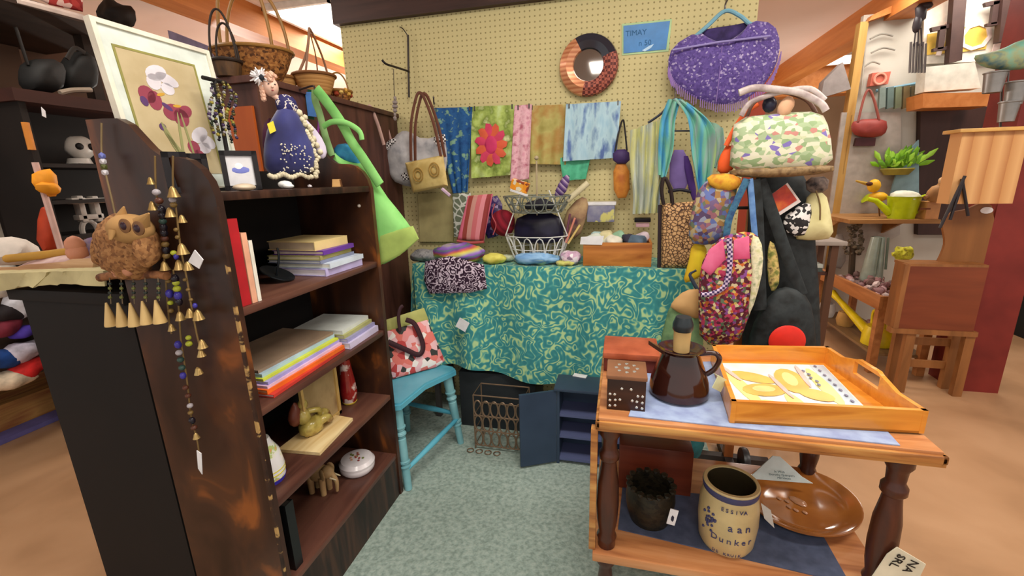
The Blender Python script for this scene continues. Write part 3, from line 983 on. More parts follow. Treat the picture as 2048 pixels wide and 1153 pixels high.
# black metal dish candle holder leaning in front of the books
P_ = at(556, 562, z=z); k = (P_ - CAM).dot(FW) / FPX
t = thing('candle_dish', 'black metal leaf-shaped dish with a curled stem before the stacked books', 'dish', (P_.x, P_.y, z))
m_bm = mt('iron_black', (34, 38, 42), metal=.5, rough=.38)
A = Matrix.Translation(P_ + V((0, 0, .022))) @ Euler((0, .45, .3)).to_matrix().to_4x4()
g = G(); g.M = A
rr = 33 * k
g.lathe([(0, -.008), (rr * .6, -.006), (rr, .004), (rr * .98, .007), (rr * .6, -.002), (0, -.004)], (0, 0, 0), 26)
obj('dish', g, m_bm, t)
g = G(); g.M = A
g.tube(spl([(0, 0, -.003), (-.006, 0, .03), (-.014, .004, .06), (-.03, .01, .085)], 5), [.004] * 15 + [.003], 8)
obj('stem', g, m_bm, t)

# middle shelf: two stacks of magazines and picture books
z = .831
ya, ybk = at(503, 795, z=z).y + .004, at(664, 700, z=z).y
cy = (ya + ybk) / 2; LL = ybk - ya
names = [('red magazine at the bottom of the near stack on the middle shelf', (200, 62, 54), .010, (238, 220, 220)),
         ('bright orange book low in the near stack on the middle shelf', (232, 110, 40), .014, (244, 190, 140)),
         ('pink spined magazine in the near middle shelf stack above the orange book', (226, 190, 214), .009, (240, 226, 232)),
         ('lavender book in the near middle shelf stack below the lime edged one', (170, 160, 220), .010, (240, 236, 240)),
         ('lime edged picture book in the near middle shelf stack', (206, 216, 70), .008, (240, 240, 220)),
         ('pale aqua picture book near the top of the near middle shelf stack', (176, 204, 220), .012, (226, 236, 240)),
         ('brown and cream picture book on top of the near middle shelf stack', (150, 128, 108), .010, (222, 210, 190))]
zz = z
for i, (l, c_, t_, pg) in enumerate(names):
    book(l, (XF - .13 - .007 * i, cy + .002 * i, zz), (.24 - .012 * (i > 4), LL * (1 - .012 * i), t_), c_, pg, rz=R.uniform(-.03, .04), group='books in the near stack on the middle shelf'); zz += t_ + .0004
ya2 = ybk + .012
yb2 = BY1 - .035
names = [('white and violet book at the bottom of the far stack on the middle shelf', (204, 196, 226), .024, (240, 238, 240)),
         ('grey-lilac book second in the far stack on the middle shelf', (152, 150, 190), .014, (220, 220, 228)),
         ('olive spined book in the far stack on the middle shelf below the top one', (170, 170, 110), .014, (226, 220, 200)),
         ('pale grey picture book on top of the far stack on the middle shelf', (206, 212, 208), .016, (236, 236, 230))]
zz = z
for i, (l, c_, t_, pg) in enumerate(names):
    book(l, (XF - .11 - .012 * i, (ya2 + yb2) / 2, zz), (.21, (yb2 - ya2) * (1 - .03 * i), t_), c_, pg, rz=R.uniform(-.02, .06), group='books in the far stack on the middle shelf'); zz += t_ + .0004

# fourth shelf
z = .526
m_wht = f((226, 220, 224), .25, 0, .4)
P_ = at(545, 968, z=z); P_.x -= .03; P_.y += .015
k = (P_ - CAM).dot(FW) / FPX
t = thing('painted_jar', 'white ceramic jar with blue base at the near end of the fourth shelf', 'jar', P_)
r = .055
obj('body', G().lathe([(0, .014), (r * .98, .014), (r * 1.0, .05), (r * .84, .10), (r * .5, .135), (r * .42, .15), (r * .36, .15), (0, .14)], P_, 28), mt('jar_paint', [(236, 234, 236), (236, 236, 226), (190, 206, 130), (226, 170, 110), (150, 130, 200)], 'noise', sc=22, pos=[0, .55, .72, .84, .95], interp='CONSTANT', rough=.2, coat=.4), t)
obj('base_band', G().lathe([(0, 0), (r * .92, 0), (r * .99, .014), (0, .014)], P_, 28), f((62, 56, 190), .3), t)
g = G()
for q in (.03, .043): g.lathe([(r * 1.0, q), (r * 1.012, q + .002), (r * 1.0, q + .004)], P_, 28)
obj('yellow_band', g, f((226, 216, 60), .3), t)
# wooden plaque with reclining figurine
a, b = at(540, 910, z=z), at(640, 912, z=z)
bp = [at(556, 905, z=z), at(640, 912, z=z), at(706, 842, z=z), at(650, 832, z=z)]
t = thing('figurine', 'olive yellow glazed reclining figure on a pale wooden plinth on the fourth shelf', 'figurine', sum(bp, V()) / 4)
o = obj('plinth', G().prism(bp, (0, 0, .012)), mt('plinth_wood', [(214, 180, 120), (236, 214, 164)], 'wood', sc=5, st=(5, .6, 5), rough=.5), t)
o['label'] = 'pale wooden plinth'
c_ = sum(bp, V()) / 4 + V((-.025, 0, .012))
m_fig = mt('glaze_olive', [(150, 132, 62), (190, 172, 92), (120, 84, 50)], 'noise', sc=16, rough=.25, coat=.4)
g = G()
g.ball(c_ + V((0, -.02, .032)), (.045, .05, .036), 2, wob=.5)
g.ball(c_ + V((-.01, -.035, .08)), (.028, .026, .042), 2, wob=.4)
g.ball(c_ + V((-.006, -.03, .128)), (.018, .019, .022), 2)
g.tube(spl([c_ + V((.0, -.02, .095)), c_ + V((.02, .015, .085)), c_ + V((.012, .03, .06))], 4), .011, 8)
g.tube(spl([c_ + V((.02, 0, .035)), c_ + V((.035, .03, .045)), c_ + V((.025, .062, .02))], 4), .016, 8)
g.tube(spl([c_ + V((.0, .02, .03)), c_ + V((.005, .06, .05)), c_ + V((.0, .085, .018))], 4), .015, 8)
obj('figure', g, m_fig, t, smooth=70)
o = obj('head_scarf', G().ball(c_ + V((-.02, -.055, .095)), (.02, .03, .05), 2, wob=.4), f((112, 58, 42), .4), t)
o['label'] = 'brown scarf'
# leaning picture board and red glazed vase at the far end
m_frame = mt('frame_gold', [(186, 150, 86), (208, 176, 110)], 'wood', sc=5, st=(4, 4, 1), rough=.45)
bq = [at(668, 824, z=z), at(740, 816, z=z)]
fx = at(678, 826, z=z).x
fy0, fy1 = at(604, 838, x=fx).y, at(679, 826, x=fx).y
fz1 = .775
t = thing('picture_frame', 'gilt picture frame leaning on the back of the fourth shelf', 'picture frame', (fx, (fy0 + fy1) / 2, z))
g = G()
g.bb((fx, fy0, z), (fx + .012, fy0 + .012, fz1)).bb((fx, fy1 - .014, z), (fx + .012, fy1, fz1)).bb((fx, fy0, z), (fx + .012, fy1, z + .014)).bb((fx, fy0, fz1 - .014), (fx + .012, fy1, fz1))
obj('frame', g, m_frame, t, smooth=0)
obj('picture', G().bb((fx + .001, fy0 + .01, z + .01), (fx + .005, fy1 - .01, fz1 - .01)), mt('pic_tan', [(150, 126, 86), (176, 152, 110), (122, 90, 60)], 'noise', sc=7, rough=.4), t, smooth=0)
P_ = at(705, 806, z=z); P_ = V((-1.03, at(705, 806, z=z).y - .03, z)); P_ = at(706, 806, z=z)
P_.y = min(P_.y, BY1 - .062); P_.x -= .015
t = thing('vase', 'red and white glazed oval vase at the far end of the fourth shelf', 'vase', P_)
g = G().lathe([(0, 0), (.022, 0), (.03, .01), (.036, .05), (.032, .1), (.024, .16), (.02, .2), (.016, .2), (0, .19)], P_, 24)
obj('body', g, mt('vase_red', [(130, 24, 30), (150, 40, 34), (226, 206, 200)], 'noise', sc=14, pos=[0, .6, .72], rough=.15, coat=.5), t)
obj('foot_ring', G().lathe([(0, 0), (.026, 0), (.031, .008), (0, .008)], P_, 24), f((232, 206, 80), .3), t)

# bottom shelf
z = .226
P_ = at(724, 940, z=z); P_.x -= .02
k = (P_ - CAM).dot(FW) / FPX; r = 33 * k
t = thing('trinket_dish', 'round white lidded dish with flowers on the lid on the bottom shelf', 'dish', P_)
obj('body', G().lathe([(0, 0), (r * .86, 0), (r, .012), (r * 1.02, .028), (r, .034), (0, .034)], P_, 32), m_wht, t)
obj('lid', G().lathe([(r * 1.03, .034), (r * 1.04, .042), (r * .9, .056), (r * .66, .06), (0, .061)], P_, 32), m_wht, t)
g = G()
for i in range(16):
    a, q = R.uniform(0, 2 * PI), R.uniform(0, r * .55)
    g.m(i % 4).ball(P_ + V((math.cos(a) * q, math.sin(a) * q, .062)), (.006, .006, .0035), 1)
obj('flower_decoration', g, [f((150, 92, 70)), f((196, 150, 120)), f((110, 120, 60)), f((140, 60, 60))], t)
P_ = at(662, 985, z=z); P_.x -= .028
t = thing('elephant_figurine', 'carved pale wooden elephant figurine beside the white lidded dish', 'figurine', P_)
m_ele = mt('ele_wood', [(150, 118, 80), (186, 152, 106)], 'noise', sc=14, rough=.5)
g = G()
g.ball(P_ + V((-.02, 0, .085)), (.048, .034, .038), 2)
g.ball(P_ + V((.028, -.004, .098)), (.028, .024, .028), 2)
g.tube(spl([P_ + V((.045, -.004, .095)), P_ + V((.064, -.004, .06)), P_ + V((.062, -.004, .015))], 5), [.012 - .0006 * i for i in range(11)], 8)
obj('body', g, m_ele, t, smooth=70)
for a, b in ((.01, -.02), (.01, .018), (-.045, -.02), (-.045, .018)):
    obj('leg', G().tube([P_ + V((a, b, 0)), P_ + V((a, b, .08))], [.011, .014], 10), m_ele, t)
for s_ in (-1, 1):
    obj('ear', G().ball(P_ + V((.018, s_ * .026, .095)), (.018, .006, .026), 2, rot=(0, 0, s_ * .4)), m_ele, t)
    obj('tusk', G().tube([P_ + V((.045, s_ * .014, .08)), P_ + V((.072, s_ * .014, .074))], [.004, .002], 6), f((226, 214, 180)), t)
ya = .98
book('slim black book standing at the near end of the bottom shelf', (XF - .09, ya, z), (.17, .245, .034), (22, 22, 24), (60, 56, 52), stand=True)
book('thin cream booklet standing behind the slim black book', (XF - .105, ya + .031, z), (.15, .215, .01), (206, 190, 140), stand=True)

# ---------------------------------------------------------------- on top of the bookcase
z = 1.436
PX = -1.235
m_mount = f((222, 232, 224), .5)
TL, TR = at(172, 28, x=PX - .045), at(415, 105, x=PX - .045)
Lw = TR.y - TL.y
y0 = TL.y
t = thing('framed_picture', 'large framed iris print in a wide white mount leaning on the bookcase top', 'picture', (PX, y0 + Lw / 2, z))
tilt = math.atan2(.05, TL.z - z)
A = Matrix.Translation((PX, y0, z)) @ Matrix.Rotation(-tilt, 4, 'Y')
Hh = TL.z - z
g = G(); g.M = A
for a, b in (((-.008, 0, .012), (.012, .012, Hh - .012)), ((-.008, Lw - .012, .012), (.012, Lw, Hh - .012)), ((-.008, 0, 0), (.012, Lw, .012)), ((-.008, 0, Hh - .012), (.012, Lw, Hh))): g.bb(a, b)
obj('frame', g, f((236, 232, 214), .4), t, smooth=0)
g = G(); g.M = A
g.bb((-.004, .01, .01), (.006, Lw - .01, Hh - .01))
mount = obj('mount', g, m_mount, t, smooth=0)
iy0, iy1, iz0, iz1 = Lw * .13, Lw * .79, Hh * .12, Hh * .86
g = G(); g.M = A
g.m(0).bb((.0062, iy0, iz0), (.0072, iy1, iz1)).m(1)
for a, b in (((.0062, iy0 - .006, iz0), (.008, iy0, iz1)), ((.0062, iy1, iz0), (.008, iy1 + .006, iz1)), ((.0062, iy0 - .006, iz1), (.008, iy1 + .006, iz1 + .006))): g.bb(a, b)


def petal(cy, cz, ry, rz, a, mi):
    pts = []
    for q in range(14):
        s_ = 2 * PI * q / 14
        u, v = ry * 1.5 * math.cos(s_), rz * 1.5 * math.sin(s_)
        pts.append((.0074 + mi * .0001, iy0 + (iy1 - iy0) * cy + u * math.cos(a) - v * math.sin(a), iz0 + (iz1 - iz0) * cz + u * math.sin(a) + v * math.cos(a)))
    g.m(mi).prism(pts, (.0006, 0, 0))


W2 = (iy1 - iy0)
for cy, cz, ry, rz, a in ((.42, .86, .10, .06, .4), (.55, .82, .10, .05, -.3), (.36, .78, .07, .06, .9), (.52, .74, .06, .05, 0), (.80, .36, .10, .06, .6), (.90, .30, .08, .06, -.5), (.82, .24, .07, .05, .1)): petal(cy, cz, ry * W2, rz * W2, a, 2)
for cy, cz, ry, rz, a in ((.22, .66, .07, .07, .3), (.30, .62, .06, .08, -.2), (.50, .54, .09, .07, .3), (.60, .50, .07, .08, -.4), (.68, .56, .07, .05, .5), (.66, .24, .06, .06, 0), (.72, .14, .06, .08, .2)): petal(cy, cz, ry * W2, rz * W2, a, 3)
for cy, cz, ry, rz, a in ((.40, .68, .04, .012, .3), (.58, .60, .04, .012, .1)): petal(cy, cz, ry * W2, rz * W2, a, 4)
for cy, cz, ry, rz, a in ((.30, .40, .03, .03, 0), (.16, .60, .03, .04, .3), (.44, .58, .05, .02, -.6)): petal(cy, cz, ry * W2, rz * W2, a, 5)
for cy, cz, ry, rz, a in ((.5, .28, .008, .22, -.15), (.36, .3, .012, .12, .3), (.42, .22, .012, .14, .5), (.62, .3, .007, .2, .05)): petal(cy, cz, ry * W2 * 1.6, rz * W2 * 1.2, a, 6)
o = obj('iris_print', g, [mt('print_tan', [(184, 166, 126), (206, 190, 152)], 'noise', sc=9, rough=.6), f((150, 146, 80)), f((222, 218, 226)), f((150, 66, 84)), f((206, 160, 60)), f((92, 60, 110)), f((150, 150, 100))], mount, smooth=0)
o['label'] = 'tan iris print with white and burgundy blooms'

# black photo frames


def small_frame(label, c, wdt, hgt, rz, lean, pic):
    t = thing('photo_frame', label, 'photo frame', c)
    A = Matrix.Translation(V(c)) @ Matrix.Rotation(rz, 4, 'Z') @ Matrix.Rotation(lean, 4, 'X')
    b = .014
    g = G(); g.M = A
    for p, q in (((-wdt / 2, 0, 0), (-wdt / 2 + b, .014, hgt)), ((wdt / 2 - b, 0, 0), (wdt / 2, .014, hgt)), ((-wdt / 2, 0, 0), (wdt / 2, .014, b)), ((-wdt / 2, 0, hgt - b), (wdt / 2, .014, hgt))): g.bb(p, q)
    g.bb((-wdt / 2 + .004, .01, .004), (wdt / 2 - .004, .014, hgt - .004))
    obj('frame', g, f((26, 24, 28), .35), t, smooth=0)
    g = G(); g.M = A
    g.bb((-wdt / 2 + b, .006, b), (wdt / 2 - b, .0095, hgt - b))
    if pic:
        g.m(1).ball((0, .006, hgt * .52), (wdt * .25, .0012, hgt * .09), 2).m(2).ball((-.004, .006, hgt * .60), (wdt * .12, .0014, hgt * .10), 2)
    obj('photo', g, [f((222, 222, 226)), f((120, 130, 206)), f((240, 240, 244))] if pic else [f((40, 40, 46), .2)], t, smooth=0)


P_ = at(484, 350, z=z)
small_frame('small black photo frame with a blue boat print beside the doll', (-1.12, at(484, 350, x=-1.12).y, z), .098, .118, .85, -.15, True)
small_frame('dark empty photo frame standing nearest before the iris print', (-1.07, at(352, 330, x=-1.07).y, z), .05, .10, .95, -.12, False)
small_frame('dark empty photo frame right behind the nearest one before the iris print', (-1.09, at(388, 330, x=-1.09).y + .01, z), .05, .10, .95, -.12, False)

# soap stone, white shell, little wooden house block
one('polished_stone', 'smooth beige flat stone on the bookcase top before the boat print frame', 'stone', G().ball((-1.0, at(486, 356, x=-1.0).y, z + .009), (.026, .034, .010), 3, rot=(0, 0, .3), wob=.1), f((206, 190, 166), .4), loc=None)
g = G()
c_ = at(568, 352, x=-1.03)
g.ball((c_.x, c_.y, z + .013), (.022, .02, .012), 2, wob=.3).ball((c_.x + .02, c_.y - .012, z + .008), (.018, .014, .008), 2, wob=.3)
one('shell', 'white shell lying at the hem of the blue doll', 'shell', g, f((232, 236, 236), .4))
c_ = at(673, 360, x=-1.06)
t = thing('wooden_block', 'small tan wooden block house near the far end of the bookcase top', 'ornament', (c_.x, c_.y, z))
obj('body', G().box((c_.x, c_.y, z + .014), (.03, .036, .028), rot=(0, 0, .4), taper=.8), f((212, 166, 106), .5), t)
obj('dark_panel', G().box((c_.x + .0135, c_.y + .004, z + .013), (.008, .012, .024), rot=(0, -.15, .4)), f((104, 66, 36)), t)
one('pebble', 'tiny white pebble on the bookcase top left of the wooden block', 'pebble', G().ball((at(618, 360, x=-1.03).x, at(618, 360, x=-1.03).y, z + .006), (.008, .008, .006), 1), f((226, 220, 226)))

# doll in a blue gown
Dx = -1.07
c_ = at(585, 352, x=Dx); Dy = c_.y + .01
t = thing('doll', 'doll in a beaded navy gown with a fluffy white hair pompom, arm trailing lace', 'doll', (Dx, Dy, z))
m_gown = mt('gown_navy', [(34, 36, 88), (46, 50, 112), (58, 64, 128)], 'noise', sc=8, rough=.7, sheen=.3)
dn = V((1, -.75, 0)).normalized()
PLD = (V((Dx, Dy, z)), dn)
dp = lambda pts, o=0: px(pts, pl=(PLD[0] + dn * o, dn))
g = G().puff(dp([(560, 210), (585, 215), (604, 240), (628, 290), (634, 335), (612, 352), (560, 352), (530, 345), (526, 300), (536, 250)]), dn, .05, .8, wob=.12, smooth=1)
obj('gown', g, m_gown, t, smooth=70)
g = G()
for i in range(26):
    q = i / 25
    a, b = 606 + 26 * math.sin(q * 2.2) - 4, 235 + 118 * q
    g.ball(dp([(a + R.uniform(-4, 10), b)], .02)[0], .009, 1, wob=.3)
for i in range(16): g.ball(dp([(540 + 5.5 * i, 352 + 3 * math.sin(i))], .03)[0], .0095, 1, wob=.3)
for i in range(7): g.ball(dp([(598 + 7 * i, 226 + 13 * i)], .0)[0], (.012, .012, .012), 1, wob=.4)
o = obj('lace_trim', g, f((216, 206, 176), .8), t, smooth=70)
o['label'] = 'cream lace edging'
g = G()
for i in range(60):
    a, b = R.uniform(560, 622), R.uniform(288, 346)
    g.ball(dp([(a, b)], .052)[0], .0028, 1)
obj('beads', g, f((226, 222, 206), .3), t)
obj('train', G().puff(dp([(606, 232), (640, 268), (655, 300), (650, 318), (636, 316), (624, 280), (600, 240)], -.01), dn, .012, .8, wob=.2), f((208, 200, 222), .8), t)
g = G().puff(dp([(548, 196), (566, 186), (590, 196), (598, 222), (580, 234), (556, 226)]), dn, .022, .9, smooth=1)
obj('bodice', g, mt('bodice', [(40, 38, 92), (222, 214, 206), (44, 42, 100)], 'noise', sc=34, pos=[0, .5, .62], interp='CONSTANT', rough=.7), t)
hc = dp([(541, 174)])[0]
m_skin = f((226, 186, 166), .45)
g = G().ball(hc, (.023, .023, .029), 3)
g.tube([hc + V((0, 0, -.02)), dp([(560, 200)])[0]], .009, 8)
g.ball(hc + dn * .023 + V((0, 0, -.003)), .0045, 1)
dhead = obj('head', g, m_skin, t, smooth=70)
g = G()
ex = V((-dn.y, dn.x, 0))
for s_ in (-1, 1): g.ball(hc + dn * .021 + ex * (s_ * .009) + V((0, 0, .005)), (.003, .003, .0022), 1)
g.m(1).ball(hc + dn * .021 + V((0, 0, -.013)), (.004, .004, .002), 1)
obj('face', g, [f((40, 34, 40)), f((176, 70, 76))], dhead)
g = G()
for i in range(24): g.ball(hc + V((R.uniform(-.02, .02), R.uniform(-.02, .02), .02 + R.uniform(-.004, .014))), .010, 1, wob=.4)
for i in range(5): g.ball(hc + ex * (-.024) + V((0, 0, .006 - .011 * i)), .010, 1, wob=.4)
obj('hair', g, f((216, 172, 148), .8), t)
g = G(); pc = dp([(519, 155)])[0]
for i in range(60):
    v = V((R.gauss(0, 1), R.gauss(0, 1), R.gauss(0, 1))).normalized()
    g.tube([pc, pc + v * R.uniform(.022, .034)], [.005, .0015], 5)
o = obj('pompom', g, f((236, 234, 236), .95), t)
o['label'] = 'fluffy white hair pompom'
obj('dark_bow', G().ball(pc + dn * .025 + V((0, 0, -.005)), (.009, .009, .010), 1, wob=.5), f((34, 40, 50)), t)
obj('ticket', G().prism(dp([(534, 248), (546, 242), (552, 262), (540, 268)], .035), dn * .002), f((226, 216, 60)), t)
# dark red fabric behind doll
one('velvet_pouch', 'dark burgundy velvet pouch just behind the navy gown of the doll', 'pouch', G().puff(px([(526, 250), (542, 232), (556, 250), (548, 300), (528, 310)], x=-1.14), RTX, .02, .8), f((70, 26, 52), .8))

# black stand hung with bead necklaces behind the frame
c_ = at(448, 270, x=-1.2)
t = thing('necklace_stand', 'black display stand hung with bead necklaces between iris print and doll', 'jewellery stand', (-1.2, c_.y, z))
zt = at(448, 165, x=-1.2).z
obj('post', G().tube([(-1.2, c_.y, z), (-1.2, c_.y, zt)], .006, 8).tube([(-1.2, c_.y - .04, zt), (-1.2, c_.y + .04, zt)], .006, 8).lathe([(0, 0), (.04, 0), (.04, .008), (0, .012)], (-1.2, c_.y, z), 18), f((24, 22, 24)), t)
bc_ = [f((26, 24, 30), .25), f((96, 84, 44), .25), f((70, 54, 90), .25), f((150, 140, 60), .25), f((150, 146, 150), .25), f((50, 60, 46), .25)]
for q, (a, b0, b1) in enumerate(((422, 168, 270), (434, 170, 285), (446, 165, 275), (458, 170, 290), (468, 185, 280))):
    g = G()
    n_ = 22
    for i in range(n_):
        g.m(R.randrange(6)).ball(at(a + R.uniform(-2, 2) + 4 * math.sin(i * .4), b0 + (b1 - b0) * i / n_, x=-1.185 + .006 * (q % 2)), R.uniform(.004, .0068), 1)
    obj('bead_strand', g, bc_, t)
# ---------------------------------------------------------------- on the pegboard
YP = 2.575
m_hook = mt('hook_steel', (96, 90, 88), metal=.8, rough=.35)


def scarf(label, tl, tr, br, bl, m, y=2.555, amp=.008, folds=3, cat='scarf', extra=None, mats=(), ph=0):
    g = G().sheet(quad(tl, tr, br, bl, FR, amp, folds, ph, y=y), 36, 24, .006)
    if extra: extra(g)
    t = thing('scarf', label, cat, at((bl[0] + br[0]) / 2, max(bl[1], br[1]), y=y))
    obj('cloth', g, [m, *mats], t, smooth=70)
    for q in (tl, tr):
        a = at(q[0] + (6 if q is tl else -6), q[1] + 3, y=y - .008)
        g = G().tube([a + V((0, 0, .012)), a + V((0, 0, -.012))], .004, 6).tube([a + V((0, 0, .01)), V((a.x, 2.602, a.z + .01))], .002, 6)
        obj('peg_hook', g, m_hook, t)
    return t


m_sblue = mt('scarf_blue', [(22, 66, 124), (36, 90, 146), (30, 80, 140), (126, 166, 140)], 'noise', sc=26, pos=[0, .45, .66, .85], rough=.8)
scarf('dark blue scarf flecked with yellow-green, leftmost on the pegboard', (866, 217), (945, 214), (936, 385), (908, 387), m_sblue, y=2.54)
m_sgreen = mt('scarf_green', [(196, 216, 150), (176, 196, 104), (120, 140, 60), (220, 226, 170)], 'noise', sc=12, rough=.8)


def flower_print(g):
    c = at(982, 290, y=2.535)
    for i in range(11):
        a = 2 * PI * i / 11
        g.m(1 + i % 2).ball(c + V((math.cos(a) * .058, 0, math.sin(a) * .08)), (.045, .003, .028), 1, rot=(0, -a, 0))
    g.m(3).ball(c, (.04, .005, .055), 2)


scarf('pale green scarf printed with one big red and pink flower', (943, 214), (1030, 210), (1022, 350), (944, 357), m_sgreen, extra=flower_print, mats=(f((214, 92, 60)), f((206, 60, 96)), f((200, 50, 100))), y=2.548, ph=1)
scarf('narrow pink lace scarf hanging between the flower scarf and the olive scarf', (1030, 212), (1064, 209), (1058, 358), (1022, 362), mt('scarf_pink', [(214, 150, 168), (226, 180, 190), (180, 100, 120)], 'noise', sc=30, rough=.8), y=2.528, amp=.006, folds=2)
scarf('olive gold silk scarf hanging right of the pink lace scarf', (1058, 212), (1140, 209), (1132, 330), (1062, 328), mt('scarf_olive', [(150, 142, 70), (178, 168, 98), (170, 130, 66), (186, 180, 116)], 'noise', sc=7, rough=.6), y=2.552)
scarf('pale blue scarf with dark blue drawing, rightmost of the row of flat scarves', (1132, 209), (1242, 203), (1232, 316), (1126, 323), mt('scarf_pale', [(150, 186, 206), (174, 204, 216), (130, 160, 190), (86, 110, 166)], 'noise', sc=10, st=(2.4, 1, .8), pos=[0, .5, .74, .95], rough=.7), y=2.53, ph=2)
scarf('small emerald green cloth hanging below the pale blue scarf', (1120, 316), (1182, 312), (1172, 358), (1128, 362), mt('scarf_teal', [(60, 156, 120), (90, 190, 150), (40, 110, 90)], 'noise', sc=9, rough=.7), y=2.556, folds=2)

# round mirror
mc = at(1177, 131, y=YP); Rm = .155


def ring_seg(a0, a1, r0=.075, r1=.155, off=(0, 0)):
    g = G(); n = max(3, int((a1 - a0) / .14))
    secs = []
    for i in range(n + 1):
        a = a0 + (a1 - a0) * i / n
        d = V((math.cos(a), 0, math.sin(a)))
        prof = [(r0, .0), (r0 + .006, .022), ((r0 + r1) / 2, .034), (r1 - .006, .018), (r1, 0)]
        secs.append([g._v(mc + d * r + V((0, -h, 0))) for r, h in prof])
    for a, b in zip(secs, secs[1:]):
        for k in range(4): g._f([a[k], a[k + 1], b[k + 1], b[k]])
        g._f([a[4], a[0], b[0], b[4]])
    g._f(secs[0]); g._f(secs[-1][::-1])
    return g


t = thing('mirror', 'round wall mirror framed in copper, black and woven brown segments', 'mirror', mc)
obj('copper_segment', ring_seg(math.radians(118), math.radians(258)), mt('copper', [(196, 122, 84), (222, 160, 116), (180, 100, 66)], 'stripe', sc=46, rot=(0, PI / 2, 0), metal=.35, rough=.3, coat=.3), t)
obj('black_segment', ring_seg(math.radians(22), math.radians(118)), f((38, 38, 50), .2, 0, .5), t)
obj('woven_segment', ring_seg(math.radians(-102), math.radians(22)), mt('weave_red', [(92, 40, 36), (168, 92, 76)], 'check', sc=70, rough=.45), t)
obj('mirror_glass', G().lathe([(0, 0), (.085, 0), (.085, .006), (0, .006)], mc + V((0, -.001, 0)), 36, Matrix.Rotation(PI / 2, 4, 'X')), mt('mirror_silver', (150, 146, 142), metal=1.0, rough=.04), t)

# blue paper sign
c4 = px([(1247, 52), (1340, 42), (1332, 99), (1247, 107)], y=2.597)
t = thing('paper_sign', 'bright blue paper sign with faint lettering taped to the pegboard', 'sign', sum(c4, V()) / 4)
obj('border', G().prism(px([(1244, 48), (1344, 38), (1337, 103), (1244, 111)], y=2.598), (0, -.001, 0)), f((176, 206, 156)), t)
obj('paper', G().prism([p + V((0, -.0015, 0)) for p in c4], (0, -.001, 0)), f((52, 124, 190), .35), t)
g = G()
for s_, q, k_ in (('TIMAY', (1272, 66), .036), ('n 50', (1290, 86), .036)):
    M2 = Matrix(((1, 0, 0, 0), (0, 0, -1, 0), (0, 1, 0, 0), (0, 0, 0, 1))); M2.translation = at(*q, y=2.594)
    g.txt(s_, k_, M2, .0004)
obj('lettering', g, f((28, 92, 140)), t)
obj('painted_glare', G().prism(px([(1284, 101), (1298, 92), (1308, 88), (1302, 96), (1290, 103)], y=2.594), (0, -.0008, 0)), f((180, 214, 240), .2), t)  # pale sliver standing for glare, painted onto the sign

# purple shawl on hanger
Ys = 2.50
t = thing('beaded_shawl', 'purple beaded fringed shawl on a hanger at the right of the pegboard', 'shawl', at(1450, 215, y=Ys))
m_sh = mt('shawl_purple', [(70, 50, 120), (88, 66, 142), (100, 78, 152), (170, 156, 196)], 'vor', sc=120, pos=[0, .5, .86, .97], rough=.7, sheen=.3)
g = G().puff(px([(1395, 62), (1345, 92), (1334, 128), (1345, 165), (1385, 195), (1430, 210), (1475, 208), (1520, 180), (1552, 135), (1562, 85), (1548, 46), (1502, 40), (1488, 62), (1452, 86), (1424, 80)], y=Ys), FR, .035, .6, wob=.25, ws=22, smooth=1)
obj('shawl', g, m_sh, t, smooth=70)
g = G()
for i in range(70):
    u = i / 69
    q = spl(px([(1336, 140), (1352, 172), (1400, 203), (1452, 214), (1500, 198), (1540, 160), (1560, 110)], y=Ys), 12)
    p = q[int(u * (len(q) - 1))]
    g.tube([p + V((0, -.012, .012)), p + V((0, -.014, -.022 - .012 * R.random()))], .0022, 4)
obj('collar', G().puff(px([(1398, 62), (1424, 56), (1470, 50), (1502, 42), (1492, 74), (1452, 96), (1416, 88)], y=Ys + .02), FR, .016, .6), mt('collar', [(40, 28, 70), (64, 48, 104)], 'noise', sc=26, rough=.8), t)
obj('fringe', g, mt('fringe', (150, 120, 180)), t)
obj('front_seam', G().tube(spl(px([(1444, 92), (1440, 140), (1432, 205)], y=Ys - .036), 5), .0025, 6), f((130, 104, 170)), t)
h = thing('clothes_hanger', 'pale blue plastic hanger holding the purple shawl', 'hanger', at(1450, 30, y=Ys))
m_hang = f((120, 172, 192), .35)
g = G().tube(spl(px([(1378, 84), (1415, 52), (1450, 22), (1480, 32), (1500, 48), (1530, 60)], y=Ys + .0), 5), .0095, 8)
obj('arms', g, m_hang, h)
obj('bar', G().tube(px([(1345, 100), (1440, 84), (1540, 72)], y=Ys - .040), .005, 8), mt('hang_clear', (150, 140, 196), rough=.25), h)
obj('hook', G().tube(spl([at(1450, 22, y=Ys), at(1451, 8, y=Ys), at(1458, -8, y=Ys + .03), at(1452, -18, y=2.6)], 5), .004, 8), m_hook, h)

# scarves over a second hanger
Yh = 2.44
h = thing('clothes_hanger', 'black hanger under the grey and blue draped scarves', 'hanger', at(1350, 230, y=Yh))
g = G().tube(spl(px([(1296, 246), (1324, 226), (1350, 198), (1384, 218), (1412, 246)], y=Yh + .01), 5), .006, 8)
g.tube(px([(1300, 262), (1412, 262)], y=Yh + .01), .004, 8)
obj('arms', g, f((40, 44, 60), .4), h)
obj('hook', G().tube(spl([at(1350, 196, y=Yh + .01), at(1350, 180, y=Yh + .02), at(1346, 172, y=2.54), at(1346, 176, y=2.6)], 5), .003, 8), m_hook, h)


